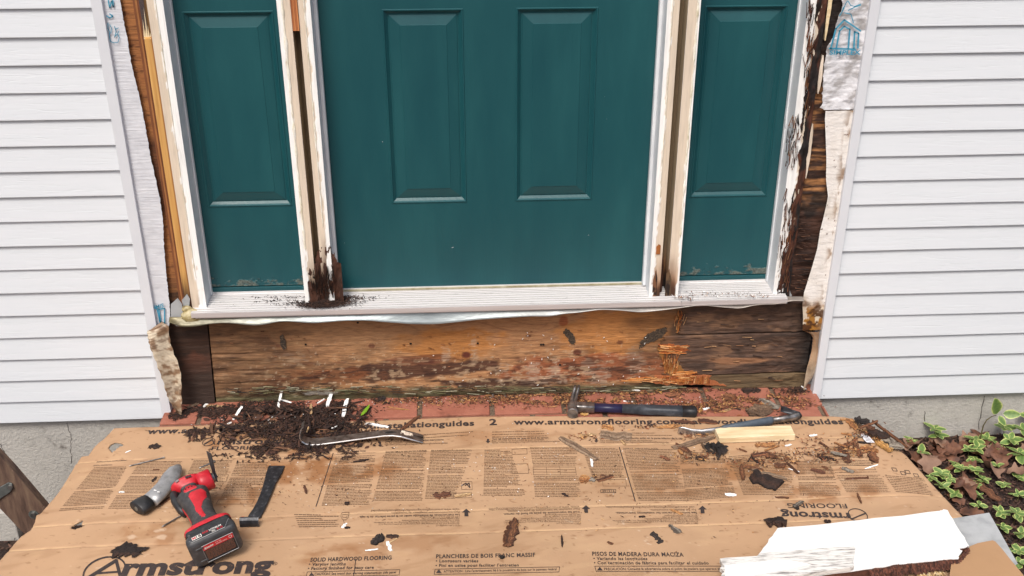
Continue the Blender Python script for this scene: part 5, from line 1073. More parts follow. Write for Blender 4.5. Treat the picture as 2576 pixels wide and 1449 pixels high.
# top strip
ut = BH/2
tl2 = lambda a, w: tf((a, w, ut+.0006))
mesh('top_label', [tl2(.008, -.045), tl2(.008, .05), tl2(.036, .05), tl2(.036, -.045)], [(0, 1, 2, 3)], M['black'], mt)
mesh('top_label_box', [tf((.011, -.044, ut+.0009)), tf((.011, -.020, ut+.0009)), tf((.021, -.020, ut+.0009)), tf((.021, -.044, ut+.0009))], [(0, 1, 2, 3)], M['labelwhite'], mt)
print_on('label_text', 'M', tf((.0125, -.0425, ut+.0012)), tf((.0125, -.0345, ut+.0012)), .007, M['labelred'], mt, .0002, bold=.03, up=unit(a__), nrm=u_)
print_on('label_text', '18', tf((.0125, -.033, ut+.0012)), tf((.0125, -.0215, ut+.0012)), .007, M['print'], mt, .0002, bold=.03, up=unit(a__), nrm=u_)
print_on('label_text', 'RED', tf((.0165, -.017, ut+.0012)), tf((.0165, -.002, ut+.0012)), .0055, M['labelred'], mt, .0002, bold=.02, up=unit(a__), nrm=u_)
print_on('label_text', 'LITHIUM', tf((.0165, .0, ut+.0012)), tf((.0165, .030, ut+.0012)), .0055, M['labelwhite'], mt, .0002, bold=.02, up=unit(a__), nrm=u_)
print_on('label_text', 'XC', tf((.009, .004, ut+.0012)), tf((.009, .014, ut+.0012)), .0055, M['labelwhite'], mt, .0002, bold=.02, up=unit(a__), nrm=u_)
print_on('label_text', '5.0', tf((.009, .017, ut+.0012)), tf((.009, .032, ut+.0012)), .0055, M['labelred'], mt, .0002, bold=.02, up=unit(a__), nrm=u_)
for (p, q) in (((.0065, -.046), (.0065, .036)), ((.0065, .036), (.030, .052)), ((.0065, -.046), (.013, -.052))):
    v, f = tube([tf((*p, ut+.0006)), tf((*q, ut+.0006))], .0007, 4); mesh('label_edge', v, f, M['silver'], mt)
# body: dense loft split by (along, angle) into rubber grip and red housing
sec = np.array([(BT-.004, .0, .0, .058, .040, 4.5), (.062, .0, .001, .058, .040, 4.5), (.070, .0, .002, .047, .036, 3.5), (.082, .0, .003, .036, .031, 2.6), (.105, -.001, .005, .0310, .029, 2.3), (.140, -.002, .007, .0325, .031, 2.4), (.165, -.003, .008, .0365, .033, 2.6), (.195, -.004, .008, .0405, .034, 3), (.225, -.006, .007, .0170, .018, 3.2), (.250, -.007, .006, .0400, .031, 3), (.264, -.007, .004, .030, .024, 2.6), (.268, -.007, .003, .018, .014, 2.2)])
S = np.linspace(0, 1, 110); TH = np.linspace(0, 2*math.pi, 97)
si = np.interp(S, np.linspace(0, 1, len(sec)), sec[:, 0]); si = np.linspace(sec[0, 0], sec[-1, 0], 110)
cols_ = [np.interp(si, sec[:, 0], sec[:, j]) for j in range(1, 6)]
u2, v2 = np.meshgrid(TH, np.arange(110)); cy, cz_, ry, rz, ee = [c_[v2] for c_ in cols_]
ct_, st__ = np.cos(u2), np.sin(u2); sgn = np.sign
yy = cy+ry*sgn(ct_)*np.abs(ct_)**(2/ee); zz = cz_+rz*sgn(st__)*np.abs(st__)**(2/ee); aa = si[v2]
w0 = np.stack([aa, yy, zz], -1)
A2 = aa; Yn = (yy-cy)/ry; up_ = zz > cz_+rz*.25
red = (A2 < .0665)
red |= up_ & (A2 > .232)                                   # head
red |= up_ & (A2 > .188) & (A2 < .226) & (Yn > -.38) & (Yn < .40)       # window panel
stripe_c = np.interp(A2, [.085, .115, .135, .15, .178], [.05, -.10, .12, .30, .30]); stripe_w = np.interp(A2, [.085, .115, .135, .15, .17, .178], [.10, .20, .32, .50, .55, .40])
red |= up_ & (A2 > .085) & (A2 < .180) & (np.abs(Yn-stripe_c) < stripe_w)
red |= (Yn < -.80) & (A2 > .10) & (A2 < .165) & ~up_ & (zz > cz_-rz*.5)
off = np.where(red, .0010, 0)
ribs = .0007*np.sin(A2*2*math.pi/.0062)*((A2 > .075) & (A2 < .115) & ~red)
nrm_ = np.stack([np.zeros_like(yy), (yy-cy)/ry, (zz-cz_)/rz], -1); nrm_ /= np.linalg.norm(nrm_, axis=-1, keepdims=True)+1e-9
w1 = w0+nrm_*(off+ribs)[..., None]
W3 = o_+w1[..., 0:1]*a__+w1[..., 1:2]*w_+w1[..., 2:3]*u_
nu = 97; idx = np.arange(109)[:, None]*nu+np.arange(96)[None, :]; Fq = np.stack([idx, idx+1, idx+1+nu, idx+nu], -1).reshape(-1, 4)
rf = red.ravel()[Fq].sum(1) >= 2
Pv = W3.reshape(-1, 3)
def sub(name, fm, m):
    ids = np.unique(Fq[fm]); mp = -np.ones(len(Pv), int); mp[ids] = np.arange(len(ids)); return mesh(name, Pv[ids], mp[Fq[fm]], m, mt, smooth=True)
sub('rubber_grip', ~rf, M['toolrub']); sub('red_housing', rf, M['red'])
mesh('nose_cap', Pv[-96:], [tuple(range(96))], M['red'], mt)
for i in range(4): disc('indicator_dot', tf((.198, -.014+.0085*i, .0425)), u_, .0017, .001, M['dark'], mt, 8)
mesh('dial_window', [tf((.240, -.004, .0395)), tf((.240, .011, .0385)), tf((.252, .011, .036)), tf((.252, -.004, .0375))], [(0, 1, 2, 3)], M['black'], mt)
mesh('badge', [tf((.243, -.030, .0375)), tf((.243, -.021, .0395)), tf((.254, -.021, .0365)), tf((.254, -.030, .0345))], [(0, 1, 2, 3)], M['silver'], mt)
seloft('switch_lever', [(.16, -.040, -.002, .006, .010), (.18, -.045, .0, .009, .014), (.215, -.048, .002, .011, .018), (.24, -.046, .002, .010, .016), (.252, -.042, .0, .005, .010)], tf, M['black'], mt)
# gearbox head sideways with blade
hx0 = tf((.238, .020, .006)); v, f = tube([hx0, hx0+w_*.012, hx0+w_*.034, hx0+w_*.037], [.027, .0275, .0265, .022], 28); mesh('gearbox_head', v, f, M['red'], mt, smooth=True)
v, f = tube([hx0+w_*.037, hx0+w_*.043], [.014, .012], 20); mesh('blade_flange', v, f, M['steel'], mt)
bb = hx0+w_*.044; e1 = unit(V(-.10, .10, 1.)*.9+a__*.1); e2 = unit(np.cross(w_, e1)); 
bl = [bb-e1*.012-e2*.012, bb-e1*.012+e2*.012, bb+e1*.018+e2*.014, bb+e1*.030+e2*.016, bb+e1*.070+e2*.018, bb+e1*.070-e2*.018, bb+e1*.030-e2*.016, bb+e1*.018-e2*.014]
slab('saw_blade', [bb+(p_-bb)@e1*e1+((p_-bb)@e2)*unit(e2+.25*w_)*.85 for p_ in bl], w_, -.0008, .0008, M['blacksteel'], mt); v, f = tube([bb, bb+w_*.006], [.006, .005], 10); mesh('blade_bolt', v, f, M['blacksteel'], mt)

# --- nails
def nail(P0, P1, r, label, m, z=CZ+.003):
    A, B = PZ(*P0, z), PZ(*P1, z); d = unit(B-A); v, f = tube([A, A+d*.006, B-d*.0018, B-d*.0016, B], [.0004, r, r, r*2, r*2], 10); tag(mesh('nail', v, f, m), label, 'nail')
nail((324, 1172.6), (413.5, 1150.6), .0019, 'long grey nail above the grey handle', M['steel']); nail((500, 1178), (540, 1161), .0022, 'grey nail poking out behind the saw blade of the red tool', M['steel'])
nail((406, 1325.8), (466, 1291), .0022, 'grey nail pointing out left of the battery pack', M['steel']); nail((2124, 1204.5), (2184, 1201.4), .0022, 'rusty brown nail lying on the right of the carton', mat('rust', [lin('#4a2c1e'), lin('#6d4430')], (90, 90, 90), rough=.9), )
#PART2
# ================================================================== LOOSE WOOD, PAINT AND LITTER
PAL = {'dark': ['#2a1b15', '#3b261c', '#1f1512'], 'black': ['#191413', '#2a2220', '#3a302b'], 'brown': ['#5a3824', '#7a5034', '#462a1c'], 'red': ['#5e3a28', '#7c5036', '#462a1e'],
       'tan': ['#a98a64', '#c8aa80', '#8a6c4a'], 'orange': ['#9c6a40', '#b98a58', '#7d5230'], 'grey': ['#6f665c', '#8d8478', '#544a41'], 'white': ['#f0f0ee', '#e4e3e0', '#f4f4f4'], 'yellow': ['#b5894c', '#cfa66a', '#94683a'],
       'greybrown': ['#7a6450', '#96806a', '#5f4a3a']}
def surf(px, py):
    """height of the ground things lie on at a photo point: bricks or carton"""
    q = PZ(px, py, BZ)
    t = np.interp(px, [p[0] for p in Tp], [p[1] for p in Tp])
    return BZ+.0005 if py < t+1 else CZ+.0015
def piece(name, label, cat, P0, P1, wd, th, pal, group=None, z=None, rise=(0, 0), taper=.35, rough=.25, seed=None, streak=1., parent=None, lift=0., ns=9, nc=6):
    seed = seed if seed is not None else int(P0[0]*7+P1[1]*3) % 9973
    r = np.random.default_rng(seed); z0 = surf((P0[0]+P1[0])/2, (P0[1]+P1[1])/2) if z is None else z
    A, B = PZ(*P0, z0), PZ(*P1, z0); A[2] += rise[0]; B[2] += rise[1]; L_ = np.linalg.norm(B-A); ex = (B-A)/L_; ey = np.cross(V(0, 0, 1), ex); ey /= np.linalg.norm(ey)
    if rise[0] or rise[1]:
        pass
    cols = [lin(c) for c in PAL[pal]]; cj = [cols[r.integers(len(cols))] for _ in range(nc)]; hj = r.uniform(.35, 1, nc)
    v = []; c = []; off = r.normal(0, wd*.08, ns)
    e0 = r.uniform(-.08, .08, nc); e1 = r.uniform(-.12, .12, nc)
    for i in range(ns):
        t = i/(ns-1); w = wd/2*(1-taper*abs(2*t-1)**3)*(1+rough*r.normal(0, .35))
        for j in range(nc):
            s = -1+2*j/(nc-1); tt = t+(e0[j]*(1-t)+e1[j]*t)*rough*2
            hz_ = th*(hj[j]*(.75+.4*r.random()))*(1 if 0 < j < nc-1 else .55)
            v.append(A+ex*L_*tt+ey*(w*s+off[i])+V(0, 0, hz_+lift)); c.append(cj[j]*(.75+.5*r.random())*streak)
        for j in (nc-1, 0):
            v.append(v[-nc-(0 if j else 1)+ (nc-1 if j else 0)]*1. if False else A+ex*L_*t+ey*(w*(-1+2*j/(nc-1))+off[i])+V(0, 0, lift-.0004)); c.append(cj[j]*.6*streak)
    m_ = nc+2; f = []
    for i in range(ns-1):
        for j in range(m_): f.append((i*m_+j, i*m_+(j+1) % m_, (i+1)*m_+(j+1) % m_, (i+1)*m_+j))
    f += [tuple(range(m_-1, -1, -1)), tuple(range((ns-1)*m_, ns*m_))]
    o = mesh(name, v, f, M['chip'] if pal != 'white' else M['crumb'], parent, col=c)
    b = bmesh.new(); b.from_mesh(o.data); bmesh.ops.recalc_face_normals(b, faces=b.faces[:]); b.to_mesh(o.data); b.free()
    return tag(o, label, cat, group) if parent is None else o
# ---- the dark heap and scattered crumbs (uncountable)
def scatter(name, regs, cols, L, Wd, T, label, seed, pilef=None, zfix=None, tilt=.35, mt_=None):
    """regs: (px,py, rx_m, ry_m, count, height)"""
    r = np.random.default_rng(seed); C_ = []; Hh = []
    for px, py, rx, ry, n, h in regs:
        z = surf(px, py) if zfix is None else zfix(px, py)
        c = PZ(px, py, z); a = r.normal(0, .5, (n, 2)); rad2 = (a**2).sum(1); P_ = np.stack([c[0]+a[:, 0]*rx, c[1]+a[:, 1]*ry, np.full(n, z)], 1)
        P_[:, 2] += h*np.exp(-rad2*2.2)*r.uniform(0, 1, n)**.5; C_.append(P_)
    C_ = np.vstack(C_); n = len(C_)
    if zfix is None and pilef: C_ = C_[(fbm(C_[:, 0]*22, C_[:, 1]*30, seed+70, 4)+3.5*(C_[:, 2]-CZ).clip(0, .05) > pilef)]
    if zfix is None: C_ = C_[(C_[:, 1] < .026) & ((C_[:, 1] < -.085) | (C_[:, 0] > -.972)) & (C_[:, 0] > -1.12)]
    n = len(C_)
    if zfix is None: C_[:, 2] = np.maximum(C_[:, 2], np.where(C_[:, 1] > np.interp(C_[:, 0], T3[:, 0], T3[:, 1]), BZ+.001, CZ+.002))
    l = r.uniform(*L, n)*r.choice([1, 1, 1, 1.6], n); w = r.uniform(*Wd, n); t = r.uniform(*T, n); yaw = r.uniform(0, 2*math.pi, n); pt = r.normal(0, tilt, n); rl = r.normal(0, tilt, n)
    low = C_[:, 2] < CZ+.006; pt[low] *= .35
    ex = np.stack([np.cos(yaw)*np.cos(pt), np.sin(yaw)*np.cos(pt), np.sin(pt)], 1); up = np.array([0, 0, 1.])[None]; ey = np.cross(up, ex); ey /= np.linalg.norm(ey, axis=1, keepdims=True)
    ez = np.cross(ex, ey); ey, ez = ey*np.cos(rl)[:, None]+ez*np.sin(rl)[:, None], -ey*np.sin(rl)[:, None]+ez*np.cos(rl)[:, None]
    C_[:, 2] += np.abs(np.sin(pt))*l*.5+t*.5+.0006
    q = []; 
    for sx, sy, sz in ((-1, -.25, 0), (-.3, -1, -1), (-.3, 1, -1), (-.35, 0, 1), (.5, -1, -1), (.4, 1, -1), (.45, 0, 1), (1, .2, 0)):
        jx = r.uniform(.8, 1.2, n)[:, None]; jy = r.uniform(.6, 1.3, n)[:, None]
        q.append(C_+ex*(sx*l/2)[:, None]*jx+ey*(sy*w/2)[:, None]*jy+ez*(sz*t/2)[:, None])
    P_ = np.stack(q, 1).reshape(-1, 3); F0 = np.array([(0, 1, 3), (0, 3, 2), (0, 2, 1), (1, 4, 6), (1, 6, 3), (3, 6, 5), (3, 5, 2), (1, 2, 5), (1, 5, 4), (4, 7, 6), (6, 7, 5), (4, 5, 7)])
    F_ = (np.arange(n)[:, None, None]*8+F0[None]).reshape(-1, 3)
    cl = np.array([lin(c) for c in cols]); cc = cl[r.integers(len(cl), size=n)]*r.uniform(.6, 1.35, (n, 1)); cc = np.repeat(cc, 8, 0)
    P_[:, 2] = np.maximum(P_[:, 2], BZ+.0004) if zfix is None else P_[:, 2]
    o = mesh(name, P_, F_, M['crumb'] if mt_ is None else mt_, None, col=cc, base=tuple(C_.mean(0)))
    return tag(o, label, 'debris', kind='stuff')
DK = ['#33201a', '#281914', '#3f291f', '#2e1f19', '#4c3226', '#20150f']
scatter('dark_wood_crumbs', [(720, 1045, .15, .055, 2000, .020), (790, 1075, .14, .07, 2200, .024), (650, 1085, .17, .05, 1700, .014), (560, 1085, .13, .025, 330, .006), (845, 1035, .09, .05, 900, .022), (720, 1125, .16, .045, 900, .010),
    (800, 1130, .10, .045, 500, .006), (880, 1100, .10, .04, 520, .008), (920, 1060, .08, .03, 320, .008), (600, 1135, .10, .035, 260, .004), (520, 1105, .06, .015, 110, .003), (720, 1150, .09, .02, 160, .003), (900, 1145, .09, .03, 90, .002), (480, 1050, .10, .02, 160, .003), (570, 1035, .17, .035, 1100, .006), (480, 1040, .08, .025, 350, .003), (920, 1012, .10, .018, 250, .008), (670, 1010, .12, .02, 380, .010)],
    DK, (.004, .018), (.0012, .0048), (.0006, .002), 'heap of dark rotten wood crumbs under the hooked pry bar', 3, pilef=.47)
scatter('dark_wood_shreds', [(720, 1050, .15, .055, 420, .034), (790, 1080, .13, .065, 180, .020), (640, 1090, .17, .05, 130, .012), (845, 1040, .09, .05, 130, .022), (730, 1130, .14, .04, 120, .010), (870, 1110, .10, .04, 70, .006), (560, 1085, .12, .02, 50, .006)],
    DK+['#6a4a36', '#4f362a'], (.016, .040), (.004, .010), (.001, .003), 'larger dark shreds of rotten wood in the heap by the pry bar', 4, tilt=.28, pilef=.47)
SHR = ['#4a2f22', '#6a452f', '#3a241b', '#83583a', '#a9794c', '#5a3a2a']
scatter('wood_crumbs', [(1700, 1025, .24, .04, 800, .004), (1850, 1015, .14, .045, 620, .008), (1960, 1010, .10, .045, 700, .008), (1600, 990, .22, .012, 420, .005), (1690, 985, .16, .010, 500, .006), (1750, 1035, .10, .02, 300, .004), (1530, 1036, .12, .008, 160, .003), (1480, 1000, .10, .03, 170, .003), (1200, 1000, .36, .025, 1100, .003), (1330, 1005, .30, .03, 1000, .003), (1500, 1010, .25, .03, 700, .004),
    (1900, 1160, .14, .05, 330, .004), (2050, 1150, .10, .05, 220, .004), (1760, 1150, .08, .03, 110, .003), (1990, 1110, .10, .03, 110, .003), (2190, 1100, .06, .05, 420, .016), (2150, 1130, .08, .04, 240, .008), (1760, 1095, .07, .02, 120, .003), (1650, 1075, .10, .015, 80, .002), (1480, 1100, .06, .02, 60, .002), (1485, 1200, .04, .02, 50, .003)],
    SHR+['#b58a58', '#8a4f30'], (.003, .015), (.001, .004), (.0006, .002), 'scattered brown wood crumbs on the right bricks and carton', 5, pilef=.44)
scatter('loose_crumbs', [(1300, 1200, .9, .22, 420, .0), (800, 1220, .4, .14, 200, .0), (500, 1250, .3, .16, 120, 0), (1800, 1250, .45, .18, 220, 0), (1100, 1020, .6, .03, 240, 0)], SHR+['#9a6a44', '#c9a06c'], (.002, .008), (.0008, .0022), (.0004, .001), 'fine brown crumbs spread over the whole carton', 6, tilt=.15)
scatter('paint_flecks', [(720, 1060, .3, .07, 60, .03), (1300, 1150, .9, .22, 190, 0), (1750, 1010, .3, .03, 70, 0), (1200, 1005, .3, .025, 80, 0), (1950, 1160, .2, .06, 36, 0), (900, 1010, .4, .03, 60, 0)], ['#f0efec', '#dedcd8', '#cfcac2'], (.0015, .005), (.001, .0025), (.0003, .0008), 'tiny white paint flecks spread over bricks and carton', 7, tilt=.15)
zsill = lambda px, py: ZT+.006
scatter('sill_crumbs', [(812, 769, .040, .012, 1500, .014), (818, 764, .075, .022, 1900, .010), (860, 752, .06, .02, 300, .002), (740, 765, .10, .014, 90, 0), (730, 748, .10, .012, 80, .0), (900, 752, .08, .018, 70, 0), (690, 757, .05, .008, 30, 0)], DK, (.003, .010), (.001, .003), (.0006, .0014), 'dark rotten crumbs heaped on the sill at the left mullion foot', 8, zfix=zsill)
scatter('sill_crumbs', [(1800, 742, .14, .02, 110, 0), (1720, 750, .03, .012, 70, .002), (1900, 745, .05, .015, 40, 0)], SHR+['#e8e6e2'], (.003, .009), (.001, .0026), (.0005, .001), 'brown and white crumbs on the right end of the sill', 9, zfix=zsill)
scatter('corner_crumbs', [(1990, 968, .035, .010, 500, .05), (2000, 985, .04, .02, 260, .01)], DK+['#6a452f'], (.004, .014), (.001, .004), (.0008, .002), 'dark crumbling rot gathered at the right foot of the rim board', 10)
scatter('foot_crumbs', [(700, 1000, .30, .010, 500, .012), (1000, 990, .4, .010, 420, .008), (1400, 984, .4, .010, 420, .008)], ['#5a4a38', '#6f6550', '#3d3226', '#8a8068', '#4a4a2c'], (.003, .012), (.001, .003), (.0006, .002), 'mossy crumbs along the foot of the rim board', 12)

def P2(n, l, c, x, y, dx, dy, w, th, pal, **k): return piece(n, l, c, (x-dx, y-dy), (x+dx, y+dy), w, th, pal, **k)
# white paint splinters
P2('paint_splinter', 'long white paint splinter leaning on the rim board above the dark heap', 'paint chip', 705, 1016, 8, -22, .008, .0016, 'white', rise=(0, .03), z=BZ+.012)
WH = [('small white paint chip between the leaning splinter and the heap', 720, 1009, 13, 4, .008), ('white paint curl near the left foot of the rim board', 516, 1022, 5, -7, .012), ('white paint splinter lying across the bricks left of the heap', 598, 1043, 11, -13, .009),
      ('white paint sliver at the carton edge below the left bricks', 573, 1067, 9, -5, .008), ('tiny white sliver between heap and left bricks', 680, 1053, 6, -5, .004), ('white paint sliver near the board, second from the green leaf', 807, 1009, 9, -6, .006), ('forked white paint chip standing at the top of the heap', 828, 1010, 6, -14, .012),
      ('large upright white paint splinter left of the green leaf', 868, 1030, 6, -18, .012), ('flat white paint splinter lying over the carton lettering by the pry bar', 948, 1069.5, 28, 5, .013), ('thin white splinter inside the hook of the pry bar', 734, 1095, 10, 9, .004), ('small white sliver right of the pry bar hook', 841, 1074.5, 7, -3, .005),
      ('white paint chip hanging over a brick joint in the middle', 1237, 1000, 4, -9, .010), ('short white stick at the foot of the board, left of two', 1211, 985, 13, -2, .0045), ('short white stick at the foot of the board, right of two', 1240, 983, 12, -1, .0045), ('pointed white chip just right of the two white sticks', 1266, 984, 9, -2, .005),
      ('folded white paint chip on the bricks above the hammer grip', 1597, 980, 13, 4, .014), ('pale strip of paint touching the top of the hammer handle', 1580, 1010, 12, 1, .007), ('white rectangular chip right of the hammer end cap', 1775, 1028, 9, -3, .010), ('small white chip at the right brick corner', 2022, 975, 6, 4, .006),
      ('white paint chip beside the black rotten chunk', 1838, 1244, 14, 1, .012), ('white chip on the carton below the pine block', 2045, 1095, 9, -2, .009), ('white chip beside the orange splinter under the pine block', 1983, 1120, 8, -2, .007), ('thin white splinter right of the small brown fragments', 1998, 1183, 14, 4, .003),
      ('thin white splinter in the box print at the right', 2192, 1174, 16, -5, .005), ('thin white split sliver below the long grey splinter', 1488, 1158, 2, 16, .007), ('white chip lying on the left fine print', 306, 1238, 7, 0, .007), ('white curl below the dark strip near the centre front', 979, 1374, 5, 12, .010),
      ('flat pale sliver left of the white curl', 935, 1383, 16, -2, .005), ('white crumpled chip by the printed trowel', 866, 1322, 5, -6, .009), ('small white splinter left of the dark leaf', 322, 1136, 7, -3, .004), ('thin white sliver leaning by the black rotten chunk', 1940, 1210, 8, 8, .004)]
for l, x, y, dx, dy, w in WH: P2('paint_chip', l, 'paint chip', x, y, dx, dy, w, .0012, 'white', z=surf(x, y)+(.012 if 640 < x < 930 and 1005 < y < 1080 else .004 if x > 1200 and y < 990 else 0), rise=(0, .012 if dy < -12 else 0))
